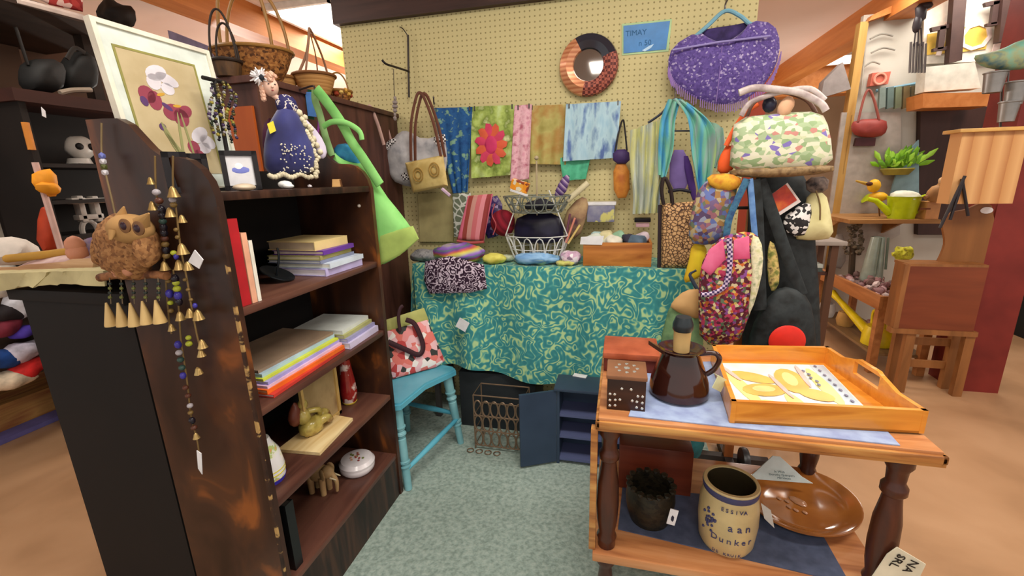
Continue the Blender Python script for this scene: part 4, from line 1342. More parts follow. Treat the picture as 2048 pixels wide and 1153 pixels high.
def strip(name, label, cat, lft, rgt, m, y, amp=.010, folds=3, ph=0, group=None):
    """hanging cloth between two photo edges of equal length"""
    Lc = [at(a, b, y=y) for a, b in lft]; Rc = [at(a, b, y=y) for a, b in rgt]
    Ls, Rs = spl(Lc, 6), spl(Rc, 6)

    def fn(u, v):
        i = v * (len(Ls) - 1); k = min(int(i), len(Ls) - 2); w_ = i - k
        p = Ls[k].lerp(Ls[k + 1], w_).lerp(Rs[k].lerp(Rs[k + 1], w_), u)
        return p + FR * (amp * math.sin(2 * PI * folds * u + ph + v) + .012 * noise.noise(p * 11))
    return one(name, label, cat, G().sheet(fn, 30, 34, .006), m, group, smooth=70)


m_sgrey = mt('scarf_grey', [(150, 160, 156), (176, 184, 170), (196, 196, 130), (120, 134, 146)], 'noise', sc=5, st=(5, 1, .6), rough=.8)
strip('scarf', 'long grey and yellow striped scarf on the left of the black hanger', 'scarf', [(1262, 262), (1262, 330), (1268, 390), (1266, 428)], [(1338, 232), (1336, 320), (1322, 380), (1318, 426)], m_sgrey, Yh - .03, .014, 4)
m_sbg = mt('scarf_bluegreen', [(44, 110, 176), (70, 150, 190), (110, 176, 150), (140, 160, 160), (150, 180, 120)], 'noise', sc=5, st=(3, 1, .5), rough=.7, dist=.6)
strip('scarf', 'blue-green scarf strand hanging on the left of the black hanger', 'scarf', [(1338, 200), (1322, 245), (1318, 300), (1318, 350)], [(1362, 198), (1350, 245), (1346, 300), (1330, 360)], m_sbg, Yh - .06, .010, 2)
strip('scarf', 'broad blue-green scarf falling from the right side of the black hanger', 'scarf', [(1348, 198), (1375, 240), (1384, 320), (1398, 390)], [(1372, 204), (1420, 245), (1432, 300), (1412, 392)], m_sbg, Yh - .062, .010, 2, 1)
strip('scarf', 'grey end of cloth at the far right of the black hanger', 'scarf', [(1396, 232), (1410, 280), (1420, 330)], [(1446, 256), (1448, 300), (1432, 338)], mt('cloth_greylilac', [(140, 150, 150), (120, 160, 140), (160, 150, 170)], 'noise', sc=9, rough=.8), Yh - .035, .008, 2)
t = thing('garment', 'lavender and violet garment hanging inside the draped scarves', 'garment', at(1360, 400, y=Yh + .02))
obj('panel', G().puff(px([(1340, 300), (1376, 300), (1380, 380), (1338, 382)], y=Yh + .03), FR, .012, .6), f((126, 104, 168), .8), t)
obj('sash', G().puff(px([(1364, 312), (1380, 312), (1396, 400), (1382, 402)], y=Yh + .012), FR, .010, .6), f((74, 44, 116), .8), t)
obj('waistband', G().tube(spl(px([(1336, 384), (1360, 380), (1382, 384)], y=Yh + .01), 4), .008, 8), f((30, 28, 40)), t)

t = thing('bottle_bag', 'narrow amber brown bag with a black strap right of the pale blue scarf', 'bag', at(1242, 400, y=2.52))
obj('body', G().puff(px([(1226, 325), (1258, 325), (1260, 395), (1228, 398)], y=2.52), FR, .022, .8), mt('bag_amber', [(176, 98, 34), (206, 134, 54), (140, 70, 26)], 'noise', sc=12, rough=.6), t)
obj('flap', G().puff(px([(1226, 300), (1258, 298), (1260, 328), (1226, 328)], y=2.51), FR, .022, .8), f((64, 44, 96), .6), t)
obj('strap', G().tube(spl([at(1230, 304, y=2.51), at(1238, 262, y=2.52), at(1246, 240, y=2.56), at(1250, 262, y=2.52), at(1254, 302, y=2.51)], 5), .005, 8, .5), f((32, 28, 30)), t)

# iron bracket with ornament
t = thing('wall_bracket', 'dark iron display bracket hooked on the upper left of the pegboard', 'bracket', at(817, 150, y=2.57))
m_iron = mt('iron', (58, 52, 50), metal=.7, rough=.4)
obj('upright', G().tube(px([(816, 70), (818, 195)], y=2.57), .006, 8).tube(spl([at(816, 72, y=2.57), at(806, 58, y=2.56), at(800, 54, y=2.6)], 4), .003, 6), m_iron, t)
obj('arm', G().tube(spl([at(818, 143, y=2.57), at(790, 134, y=2.45), at(772, 128, y=2.38), at(764, 120, y=2.36)], 5), .006, 8), m_iron, t)
t = thing('wind_ornament', 'grey beaded ornament hanging from the iron bracket arm', 'ornament', at(790, 230, y=2.42))
obj('cord', G().tube(px([(787, 138), (789, 200)], y=2.42), .002, 5), m_iron, t)
g = G()
for i, r_ in enumerate((.010, .016, .018, .014, .009, .012)): g.ball(at(790, 197 + 8 * i, y=2.42), (r_, r_, .014), 1)
obj('pendant', g, f((150, 138, 134), .4), t)
one('wall_hook', 'short bright peg hook left of the dark blue scarf', 'hook', G().tube(spl([at(869, 206, y=2.6), at(868, 208, y=2.52), at(867, 196, y=2.5)], 4), .004, 8).ball(at(867, 195, y=2.5), .006, 1), m_hook)

# ---------------------------------------------------------------- bags hung at the left end
m_strapb = f((104, 62, 46), .5)
Yb = 2.44
t = thing('shoulder_bag', 'crumpled white bag with black checked trim beside the tan embossed bag', 'bag', at(800, 375, y=Yb + .03))
obj('body', G().puff(px([(776, 290), (800, 262), (818, 262), (846, 280), (890, 268), (896, 330), (880, 376), (820, 376), (780, 360), (772, 320)], y=Yb + .02), FR, .045, .6, wob=.3), mt('bag_white', [(206, 204, 206), (184, 182, 186), (150, 150, 156)], 'noise', sc=16, rough=.6), t)
obj('trim_patch', G().puff(px([(852, 286), (888, 262), (894, 288), (862, 304)], y=Yb - .006), FR, .008, .6).puff(px([(800, 330), (816, 322), (824, 360), (802, 362)], y=Yb - .006), FR, .008, .6).puff(px([(766, 292), (786, 274), (796, 284), (774, 304)], y=Yb - .006), FR, .008, .6), mt('check_bw', [(230, 226, 226), (50, 44, 48)], 'check', sc=95, rough=.7), t)
obj('strap', G().tube(spl(px([(780, 286), (770, 250), (768, 236), (774, 256), (784, 290)], y=Yb + .04), 5), .010, 8, .4, ref=FR), f((190, 150, 140)), t)
t = thing('shoulder_bag', 'tan embossed leather bag with tall brown loop handles', 'bag', at(855, 385, y=Yb - .05))
m_tan = mt('leather_tan', [(196, 168, 100), (214, 190, 124), (176, 146, 82)], 'noise', sc=10, rough=.5)
obj('body', G().puff(px([(810, 326), (886, 310), (896, 372), (826, 386)], y=Yb - .05), FR, .03, .7, smooth=0), m_tan, t)
g = G()
for c_ in ((836, 350), (868, 340)):
    for q in (.030, .018): g.tube(arc(at(*c_, y=Yb - .084), q, 0, 2 * PI, 18, ry=q * 1.25)[:-1], .003, 6, closed=True)
obj('embossing', g, f((170, 134, 66), .5), t)
for dx_, dy_ in ((0, 0), (.012, .03)):
    g = G().tube(spl([p + V((dx_, dy_, 0)) for p in px([(822, 322), (822, 250), (832, 196), (840, 186), (850, 200), (868, 250), (882, 314)], y=Yb - .055)], 6), .0085, 8, .6)
    obj('handle', g, m_strapb, t)
obj('tassel', G().tube(px([(884, 378), (900, 392)], y=Yb - .07), .010, 6), f((206, 180, 206)), t)

# green tote
Yg = 1.70
t = thing('tote_bag', 'bright green fabric tote hanging at the far end of the bookcase', 'bag', at(780, 520, y=Yg))
m_grn = mt('tote_green', [(124, 196, 104), (146, 216, 124), (110, 180, 92)], 'noise', sc=5, rough=.75)
obj('body', G().puff(px([(662, 296), (700, 322), (738, 330), (766, 384), (804, 430), (838, 478), (800, 512), (758, 534), (700, 520), (670, 400)], y=Yg), FR, .045, .5, wob=.12, ws=9, smooth=1, p=4), m_grn, t)
o = obj('base_panel', G().puff(px([(756, 470), (790, 462), (826, 452), (838, 478), (800, 511), (758, 532)], y=Yg - .038), FR, .012, .3, wob=.2, ws=10, smooth=0), f((170, 196, 104), .75), t)
o['label'] = 'paler lime base panel'
o = obj('blue_lining', G().puff(px([(668, 290), (700, 286), (734, 330), (700, 332), (672, 318)], y=Yg + .01), FR, .03, .5), mt('lining_blue', [(30, 110, 170), (60, 150, 190), (40, 80, 150)], 'noise', sc=12, rough=.8), t)
o['label'] = 'blue lining at the mouth'
hp = spl(px([(664, 312), (650, 270), (640, 230), (630, 200), (630, 180)], y=Yg - .02), 6)
obj('strap', G().tube(hp, .016, 8, .25, ref=FR), f((150, 194, 126)), t)
hp = spl(px([(632, 178), (654, 205), (682, 245), (704, 285), (728, 320), (760, 370)], y=Yg - .045), 6)
obj('strap', G().tube(hp, .021, 8, .25, ref=FR), m_grn, t)
hp = spl(px([(646, 254), (664, 244), (692, 246), (718, 262), (724, 280)], y=Yg - .06), 6)
obj('handle', G().tube(hp, .011, 8, .4, ref=FR), m_grn, t)
g = G().tube(spl([at(630, 186, y=Yg - .03), at(629, 176, y=Yg - .03), at(624, 172, y=Yg + .0), V((-1.33, Yg + .02, at(624, 176, y=Yg).z))], 4), .004, 6)
one('wall_hook', 'steel hook on the cupboard side carrying the green tote straps', 'hook', g, m_hook)
t = thing('folder', 'blue and green document folder hanging beside the green tote straps', 'folder', at(618, 235, y=1.76))
obj('front', G().prism(px([(610, 184), (626, 184), (632, 234), (616, 232)], y=1.76), (0, .004, 0)), f((96, 150, 226), .4), t)
obj('back', G().prism(px([(604, 178), (624, 180), (628, 240), (608, 236)], y=1.77), (0, .004, 0)), f((40, 90, 60), .4), t)
obj('purple_cord', G().tube(spl(px([(630, 182), (638, 220), (636, 262), (628, 282), (622, 250)], y=1.755), 5), .005, 8), f((150, 70, 160)), t)
one('strap_belt', 'pale pink leather strap looped over the cupboard side', 'strap', G().tube(spl(px([(738, 290), (737, 250), (736, 218), (742, 216), (756, 250), (768, 290)], y=2.32), 6), .010, 8, .3, ref=FR), f((196, 160, 150)))

# ---------------------------------------------------------------- baskets on the cupboard
z = 1.846
m_wick = mt('wicker', [(66, 36, 16), (146, 92, 44), (180, 124, 66)], 'vor', sc=95, st=(1, 1, 1.4), rough=.6, bump=.6)
m_bam = f((150, 108, 52), .45)


def basket(label, c, r0, r1, h, mat, hmat, handles, sy=1.0, rot=0.0, hr=.006):
    t = thing('basket', label, 'basket', c, 'baskets on the cupboard top')
    A = Matrix.Translation(V(c)) @ Matrix.Rotation(rot, 4, 'Z')
    g = G(); g.M = A
    g.lathe([(0, 0), (r0, 0), ((r0 + r1) / 2 * 1.04, h * .5), (r1, h), (r1 - .008, h), ((r0 + r1) / 2 * .97, h * .5), (r0 * .9, .008), (0, .008)], (0, 0, 0), 30, None, 1, sy)
    obj('body', g, mat, t)
    g = G(); g.M = A
    g.tube([(r1 * math.cos(a), r1 * sy * math.sin(a), h) for a in [2 * PI * i / 28 for i in range(28)]], .007, 8, closed=True)
    obj('rim', g, hmat, t)
    for off, hh, wd in handles:
        g = G(); g.M = A
        g.tube(arc((0, off, h), wd, 0, PI, 18, ry=hh), hr, 8)
        obj('handle', g, hmat, t)
    return t


bc1 = at(515, 150, x=-1.46); bcy = bc1.y
basket('large wicker basket with two tall hoop handles behind the doll', (-1.46, at(508, 120, x=-1.46).y, z), .085, .150, .122, m_wick, m_bam, [(-.05, .30, .095), (.06, .26, .12)], .8, .35, .0065)
basket('dark twig basket with a thin black hoop handle, leftmost on the cupboard', (-1.45, at(447, 140, x=-1.45).y + .02, z), .04, .048, .055, mt('twig_dark', [(52, 36, 24), (96, 66, 36)], 'wood', sc=8, st=(6, 6, 1), rough=.6), f((42, 30, 22)), [(-.015, .17, .043), (.02, .135, .038)], 1, .4, .004)
m_coil = mt('coil_tan', [(170, 118, 62), (206, 158, 96)], 'stripe', sc=70, rot=(0, PI / 2, 0), rough=.6)
t = basket('smooth tan coiled basket with long straps tied upward, right of the big wicker basket', (-1.44, at(628, 150, x=-1.44).y, z), .055, .095, .10, m_coil, f((130, 84, 46)), [], 1, 0)
bx = V((-1.44, at(628, 150, x=-1.44).y, z))
for s_ in (-1, 1):
    g = G().tube(spl([bx + V((.02, s_ * .085, .10)), bx + V((.02, s_ * .05, .2)), bx + V((.02, -.02, .30)), bx + V((0, s_ * .03, .2)), bx + V((-.03, s_ * .07, .10))], 6), .006, 8, .5)
    obj('strap', g, f((150, 110, 84)), t)
basket('small plain beige basket partly hidden behind the big wicker basket', (-1.56, at(570, 150, x=-1.54).y, z), .045, .065, .085, m_coil, f((150, 104, 56)), [], 1, 0)
t = basket('small golden flower-trimmed basket, rightmost on the cupboard', (-1.42, at(676, 178, x=-1.42).y, z), .045, .065, .055, m_wick, m_bam, [(0, .09, .05)], .9, .3, .004)
bx = V((-1.42, at(676, 178, x=-1.42).y, z))
g = G()
for i in range(16): g.m(i % 3).ball(bx + V((.058 * math.cos(i * .393), .056 * math.sin(i * .393), .048 + R.uniform(-.012, .012))), .013, 1, wob=.4)
obj('dried_flowers', g, [f((206, 160, 70)), f((150, 60, 34)), f((222, 190, 110))], t)
# ---------------------------------------------------------------- on the display table
z = TZ + .009
YF = TY0
t = thing('fabric_bolt', 'red and pink striped cloth folded tall on the left of the table', 'fabric', at(940, 480, y=2.40))
obj('cloth', G().puff(px([(936, 392), (986, 388), (968, 482), (914, 480)], y=2.42), FR, .03, .7, wob=.1, smooth=0), mt('stripe_red', [(206, 110, 116), (222, 140, 150), (150, 60, 60), (232, 120, 146), (160, 72, 62), (206, 150, 140)], 'stripe', sc=6.5, rot=(0, -.22, 0), interp='CONSTANT', rough=.8), t)
obj('fold_band', G().tube(spl(px([(914, 482), (940, 486), (968, 484)], y=2.40), 4), .008, 8), f((176, 84, 84)), t)
one('folded_fabric', 'white cloth with grey lattice print standing behind the striped fabric', 'fabric', G().puff(px([(905, 388), (942, 386), (936, 474), (908, 474)], y=2.50), FR, .014, .8, smooth=0), mt('lattice', [(206, 210, 200), (110, 120, 100)], 'edge', sc=26, pos=[.06, .1], interp='CONSTANT', rough=.8))
one('folded_fabric', 'dark violet sequinned cloth between the striped fabric and the red yarn', 'fabric', G().puff(px([(966, 400), (1004, 388), (1006, 470), (966, 480)], y=2.55), FR, .015, .8), mt('sequin', [(44, 30, 84), (70, 50, 120), (30, 24, 60), (180, 160, 200)], 'vor', sc=60, interp='LINEAR', rough=.4))
t = thing('yarn_ball', 'deep red yarn ball resting beside the two-tier wire stand', 'yarn ball', at(1006, 478, y=2.45))
yc = at(1006, 446, y=2.45)
obj('ball', G().ball(yc, (.072, .06, .076), 3, wob=.08), mt('yarn_red', [(110, 14, 34), (150, 28, 48), (90, 10, 26)], 'stripe', sc=30, rot=(0, .6, .4), rough=.85), t)
obj('yarn_end', G().tube(spl(px([(990, 408), (984, 430), (992, 450), (986, 470)], y=2.375), 5), .003, 6), f((190, 90, 96)), t)

one('beige_board', 'plain beige board leaning on the pegboard under the tan embossed bag', 'board', G().prism(px([(836, 388), (906, 384), (906, 484), (840, 484)], y=2.575), (0, .012, 0)), f((176, 164, 116)))

# two-tier wire stand
c = at(1075, 500, y=2.40); c.z = z
t = thing('tiered_stand', 'black and white two-tier wire stand in the middle of the table', 'stand', c)
m_bw = mt('wire_dark', (36, 36, 40), metal=.5, rough=.4)
m_ww = f((214, 216, 212), .4)
u1 = (at(1138, 490, y=2.40) - at(1075, 490, y=2.40)).length
zU0, zU1 = at(1075, 424, y=2.40).z, at(1075, 392, y=2.40).z
zL1 = at(1075, 470, y=2.40).z
for nm, z0_, z1_, r0_, r1_ in (('lower_basket', z + .004, zL1, u1 * .72, u1 * 1.02), ('upper_basket', zU0, zU1, u1 * .78, u1 * 1.06)):
    g = G()
    for zz, r_ in ((z0_, r0_), ((z0_ + z1_) / 2, (r0_ + r1_) / 2), (z1_, r1_)):
        g.tube([(c.x + r_ * math.cos(a), c.y + r_ * .7 * math.sin(a), zz) for a in [2 * PI * i / 30 for i in range(30)]], .003, 6, closed=True)
    n = 16
    for i in range(n):
        a = 2 * PI * (i + .5) / n
        d = V((math.cos(a), .7 * math.sin(a), 0)); tn_ = V((-math.sin(a), .7 * math.cos(a), 0))
        cen_ = V((c.x, c.y, (z0_ + z1_) / 2)) + d * ((r0_ + r1_) / 2)
        upv = (V((0, 0, z1_ - z0_)) + d * (r1_ - r0_)) * .46
        g.tube([cen_ + tn_ * (u1 * .15 * math.cos(q)) + upv * math.sin(q) for q in [2 * PI * k / 12 for k in range(12)]], .0035, 5, closed=True)
    g.lathe([(0, 0), (r0_, 0), (r0_, .003), (0, .003)], (c.x, c.y, z0_ - .002), 24, None, 1, .7)
    obj(nm, g, m_ww if 'lower' in nm else f((120, 126, 118), .4), t)
for s_ in (-1, 1):
    obj('support', G().tube([V((c.x + s_ * u1 * .98, c.y - .04, zL1)), V((c.x + s_ * u1 * .42, c.y - .05, zU1 + .03))], .0035, 8), m_ww, t)
obj('pole', G().tube([V((c.x, c.y, z)), V((c.x, c.y, at(1075, 322, y=2.40).z))], .005, 10).ball((c.x, c.y, at(1075, 316, y=2.40).z), .012, 2), f((176, 160, 130), .4), t)
# things in the stand
pc = at(1042, 392, y=2.36)
t = thing('card_box', 'orange and white patterned carton leaning in the upper wire basket', 'box', pc)
obj('box', G().box(at(1040, 372, y=2.36), (.095, .035, .05), rot=(.2, .32, 0)), mt('carton', [(236, 150, 40), (240, 170, 60), (226, 216, 190), (150, 70, 40)], 'vor', sc=45, interp='CONSTANT', rough=.5), t)
obj('edge', G().box(at(1038, 386, y=2.338), (.10, .006, .010), rot=(.2, .32, 0)), m_paper, t)
one('pencil_case', 'dark purple striped pouch standing in the right of the upper wire basket', 'pouch', G().puff(px([(1112, 376), (1130, 348), (1142, 354), (1130, 392), (1108, 396)], y=2.37), FR, .018, .8), mt('pouch_purple', [(50, 28, 84), (90, 60, 120), (180, 160, 180)], 'stripe', sc=40, rot=(0, .8, 0), rough=.6))
one('paper_roll', 'cream paper roll sticking out of the upper wire basket to the right', 'paper roll', G().tube([at(1134, 402, y=2.40), at(1176, 366, y=2.42)], .016, 14), f((206, 196, 160)))
one('cloth_bundle', 'black crumpled cloth in the middle of the upper wire basket', 'cloth', G().ball((c.x + .02, c.y, zU0 + .035), (.085, .05, .03), 3, wob=.4), f((40, 40, 50), .9))
one('cloth_bundle', 'tan crumpled cloth at the right of the wire stand', 'cloth', G().puff(px([(1126, 430), (1160, 392), (1178, 400), (1172, 440), (1158, 476), (1130, 476)], y=2.46), FR, .03, .8, wob=.3), mt('cloth_plum', [(90, 60, 80), (150, 120, 90), (176, 150, 110)], 'noise', sc=14, rough=.8))
one('handbag', 'black leather bag filling the lower wire basket', 'bag', G().puff(px([(1036, 428), (1120, 424), (1130, 470), (1118, 488), (1036, 488), (1026, 466)], y=2.41), FR, .035, .6, wob=.2), mt('leather_ink', [(22, 20, 36), (36, 32, 60)], 'noise', sc=14, rough=.35))
one('paper_fan', 'bundle of coloured paper sticks at the right of the lower wire basket', 'sticks', G().tube([at(1132, 486, y=2.36), at(1150, 436, y=2.38)], .006, 6).m(1).tube([at(1136, 488, y=2.35), at(1160, 450, y=2.37)], .006, 6).m(2).tube([at(1130, 486, y=2.37), at(1140, 428, y=2.39)], .006, 6), [f((206, 130, 110)), f((206, 180, 110)), f((110, 60, 80))])


def fold(label, c, r, m, rz=0.0, wob=.25, cat='scarf'):
    """folded soft pile lying on the table"""
    g = G().ball((c[0], c[1], c[2] + r[2] * .92), r, 4, rot=(0, 0, rz), wob=wob, ws=16)
    for v in g.bm.verts:
        v.co.z = max(v.co.z, c[2])
        v.co.z += .006 * noise.noise(v.co * 40)
    return one('folded_scarf', label, cat, g, m, smooth=70)


tp_ = lambda a, b, y: V((at(a, b, y=y).x, y, z))
fold('folded rainbow scarf of purple, yellow and pink stripes at the left table corner', tp_(920, 505, 2.34), (.155, .08, .056), mt('rainbow', [(126, 80, 176), (150, 120, 200), (200, 200, 140), (226, 206, 90), (206, 100, 90), (120, 70, 160), (90, 130, 110)], 'stripe', sc=16, rot=(0, PI / 2 + .15, .1), dist=.9, interp='LINEAR', rough=.6))
fold('folded grey knitted scarf at the far left end of the table', tp_(850, 505, 2.36), (.10, .08, .034), mt('knit_grey', [(120, 122, 128), (150, 150, 150), (96, 96, 104)], 'noise', sc=40, rough=.9))
fold('bright yellow folded cloth at the front edge below the striped fabric', tp_(990, 525, 2.315), (.07, .05, .030), mt('cloth_yellow', [(214, 206, 70), (226, 220, 110), (190, 176, 60)], 'noise', sc=9, rough=.7))
fold('sky blue folded scarf lying in front of the wire stand', tp_(1072, 518, 2.315), (.13, .055, .034), mt('cloth_sky', [(110, 160, 214), (150, 192, 230), (90, 140, 190), (190, 214, 160)], 'noise', sc=8, st=(.6, 2, 3), rough=.7))
fold('pink and white flecked cloth between blue scarf and wooden drawer', tp_(1142, 508, 2.33), (.055, .045, .04), mt('cloth_fleck', [(226, 206, 220), (190, 150, 180), (240, 236, 240), (110, 80, 110)], 'vor', sc=60, rough=.8))
fold('small beige and lime cloth scrap at the front edge by the wooden drawer', tp_(1130, 527, 2.29), (.045, .025, .014), mt('cloth_scrap', [(196, 176, 130), (200, 206, 110), (160, 130, 90)], 'noise', sc=16, rough=.8))
fold('cream crumpled cloth between the rainbow scarf and the wire stand', tp_(1010, 498, 2.37), (.05, .04, .022), mt('cloth_cream', [(214, 206, 180), (190, 200, 170), (110, 130, 110)], 'noise', sc=20, rough=.8))
one('patterned_cloth', 'black and white leaf-print cloth hanging over the left front table edge', 'cloth', G().puff(px([(850, 524), (900, 512), (968, 530), (974, 578), (940, 586), (858, 588), (848, 560)], y=TY0 - .065), FR, .022, .5, wob=.2, smooth=0), mt('leaf_bw', [(44, 22, 42), (56, 30, 54), (196, 176, 196), (220, 206, 220)], 'line', sc=26, pos=[0, .5, .66, 1], rough=.8, bump=-1))

# wooden drawer with crumpled fabric
y0 = 2.30
a, b = at(1166, 524, y=y0), at(1290, 532, y=y0)
xa, xb = a.x, b.x + .03
zt = at(1230, 486, y=y0).z
m_draw = mt('drawer_wood', [(168, 98, 36), (192, 122, 54), (150, 84, 30)], 'wood', sc=4, st=(.6, 4, 4), rough=.45)
t = thing('wooden_crate', 'orange-brown wooden drawer heaped with pale cloth at the right of the table', 'drawer', ((xa + xb) / 2, y0 + .1, z))
obj('front', G().bb((xa, y0, z), (xb, y0 + .014, zt), bev=.002), m_draw, t)
obj('back', G().bb((xa, y0 + .2, z), (xb, y0 + .214, zt)), m_draw, t)
for x in (xa, xb - .012): obj('side', G().bb((x, y0 + .014, z), (x + .012, y0 + .2, zt)), m_draw, t)
obj('bottom', G().bb((xa + .012, y0 + .014, z), (xb - .012, y0 + .2, z + .006)), m_draw, t)
cols = [(206, 216, 206), (176, 206, 206), (226, 222, 206), (90, 110, 130), (150, 190, 160), (216, 206, 160), (56, 54, 70), (206, 190, 200)]
nm = ['white', 'pale aqua', 'ivory', 'denim blue', 'mint', 'straw yellow', 'charcoal', 'pale lilac']
wh = ['at the left front of', 'at the left back of', 'in the front middle of', 'at the right front of', 'in the back middle of', 'on top of the pile in', 'near the right end of', 'at the back right of']
for i, c_ in enumerate(cols):
    u = (.16, .2, .42, .8, .5, .34, .72, .86)[i]
    v = (.3, .75, .3, .3, .75, .55, .5, .72)[i]
    g = G().ball((xa + (xb - xa) * u, y0 + .02 + .17 * v, zt + .0 + (.016 if i == 5 else 0)), (.05, .042, .036), 3, rot=(0, .3 * (-1) ** i, i), wob=.5, ws=24)
    one('folded_cloth', '%s crumpled cloth %s the wooden drawer' % (nm[i], wh[i]), 'cloth', g, f(c_, .8), 'cloths heaped in the wooden drawer', smooth=70)
one('price_card', 'white price card clipped to the left corner of the wooden drawer', 'card', G().prism(px([(1162, 474), (1208, 472), (1204, 490), (1160, 489)], y=y0 - .004), (0, -.002, 0)), m_paper)
t = thing('storage_tub', 'lidded translucent white tub behind the wooden drawer', 'box', at(1202, 440, y=2.52))
obj('tub', G().box(at(1202, 425, y=2.52), (.15, .09, .10), bev=.008), mt('tub_print', [(150, 150, 166), (120, 120, 150), (206, 200, 120)], 'noise', sc=14, pos=[0, .6, .8], rough=.4), t)
obj('lid', G().box(at(1202, 407, y=2.52), (.165, .10, .018), bev=.005), f((232, 232, 236), .4), t)
one('wallet', 'black and pink wallet lying on the back of the wooden drawer', 'wallet', G().box(at(1285, 440, y=2.5), (.085, .03, .02), rot=(.2, 0, 0), bev=.004).m(1).box(at(1285, 450, y=2.48), (.07, .03, .016), rot=(.3, 0, 0), bev=.004), [f((30, 28, 34), .4), f((222, 180, 190), .5)])

# leopard tote
Yl = 2.30
t = thing('tote_bag', 'tan leopard-print tote standing at the right end of the table', 'bag', at(1355, 538, y=Yl))
obj('body', G().puff(px([(1324, 408), (1402, 402), (1404, 536), (1322, 538)], y=Yl), FR, .035, .8, wob=.06, smooth=0, p=5), mt('leopard', [(70, 44, 30), (196, 152, 104), (206, 166, 118)], 'edge', sc=62, pos=[.05, .14, .4], rough=.7), t)
for o_ in (0, .05):
    hp = spl([p + V((0, o_, 0)) for p in px([(1328, 410), (1324, 440 - 60), (1330, 356), (1342, 380), (1346, 410)], y=Yl - .03)], 5)
    obj('handle', G().tube(hp, .007, 8, .5), f((40, 26, 24)), t)
obj('side_band', G().tube(px([(1320, 410), (1318, 536)], y=Yl - .0), .009, 8), f((46, 34, 40)), t)
# ---------------------------------------------------------------- bag rack right of the table
rx, ry = .57, 2.17
rk = thing('bag_rack', 'dark standing rack hidden under the hanging bags at the pegboard end', 'rack', (rx, ry, 0))
m_rk = f((44, 36, 34), .5)
obj('pole', G().bb((rx - .022, ry - .02, .05), (rx + .022, ry + .02, 1.66), bev=.004), mt('rack_wood', [(136, 72, 34), (170, 98, 50)], 'wood', sc=4, st=(4, 4, .5), rough=.45), rk)
obj('base', G().bb((rx - .19, ry - .02, .008), (rx + .19, ry + .02, .05)).bb((rx - .02, ry - .15, .008), (rx + .02, ry + .15, .05)), m_rk, rk)
obj('caster', G().lathe([(0, -.014), (.07, -.014), (.074, 0), (.07, .014), (0, .014)], (rx + .05, ry - .10, .082), 22, Matrix.Rotation(PI / 2, 4, 'Y')), f((26, 24, 26), .4), rk)
for zz, L_ in ((1.64, .12), (1.5, .16), (1.3, .10)):
    obj('arm', G().tube([(rx - L_, ry - .05, zz), (rx + L_, ry - .05, zz)], .007, 8).tube([(rx, ry, zz), (rx, ry - .05, zz)], .007, 8), m_rk, rk)


def soft(name, label, cat, parts, base):
    t = thing(name, label, cat, base)
    for nm, g, m in parts: obj(nm, g, m, t, smooth=60)
    return t


Y1 = 1.98
m_fl = mt('bag_floral', [(222, 222, 196), (206, 214, 176), (150, 176, 130), (222, 220, 196), (200, 140, 130), (130, 116, 186), (224, 222, 200), (170, 190, 150)], 'vor', sc=46, interp='CONSTANT', rough=.6, st=(1, 1, 1.5), pos=[0, .2, .30, .50, .62, .70, .76, .84])
soft('handbag', 'cream floral print handbag with a brown base and satin bow on the rack', 'bag', [
    ('body', G().puff(px([(1470, 236), (1560, 226), (1642, 222), (1660, 258), (1668, 338), (1560, 346), (1458, 346), (1462, 288)], y=Y1), FR, .06, .7, wob=.08, smooth=1, p=4), m_fl),
    ('base_band', G().puff(px([(1458, 338), (1560, 334), (1668, 328), (1668, 346), (1560, 356), (1460, 354)], y=Y1 - .005), FR, .064, .7, wob=.05, p=4), mt('band_brown', [(110, 84, 56), (150, 124, 86), (84, 62, 44)], 'noise', sc=30, rough=.6)),
    ('bow', G().tube(spl(px([(1478, 186), (1510, 176), (1560, 180), (1600, 186), (1640, 206), (1652, 222)], y=Y1 - .05), 6), .013, 10, .6).tube(spl(px([(1482, 232), (1500, 206), (1540, 190), (1572, 182), (1620, 178), (1650, 200)], y=Y1 - .04), 6), .010, 10, .6), mt('satin', [(176, 160, 158), (206, 194, 190), (150, 132, 132)], 'noise', sc=12, rough=.35)),
    ('handle', G().tube(spl(px([(1492, 236), (1510, 204), (1556, 184), (1610, 198), (1632, 226)], y=Y1 + .03), 6), .008, 8), f((110, 78, 66), .4)),
    ('tassel', G().ball(at(1573, 214, y=Y1 - .02), (.028, .02, .036), 2, wob=.4), f((222, 176, 140), .8)),
    ('dark_clasp', G().ball(at(1540, 208, y=Y1 - .01), (.024, .02, .03), 2, wob=.2), f((32, 34, 52), .3)),
], at(1560, 350, y=Y1))
soft('pouch', 'vivid orange cloth bag peeking out left of the floral handbag', 'bag', [
    ('body', G().puff(px([(1458, 282), (1436, 318), (1434, 348), (1462, 346), (1476, 320)], y=Y1 + .05), FR, .02, .7), f((232, 92, 36), .7)),
    ('strap', G().tube(spl(px([(1452, 292), (1474, 250), (1496, 222), (1516, 208)], y=Y1 + .03), 5), .010, 8, .5), f((222, 96, 46), .7))], at(1450, 348, y=Y1 + .05))
m_patch = mt('patchwork', [(96, 110, 166), (140, 146, 170), (110, 90, 126), (150, 112, 66), (84, 66, 98), (176, 160, 120), (100, 112, 90), (150, 100, 112)], 'vor', sc=54, interp='CONSTANT', rough=.8)
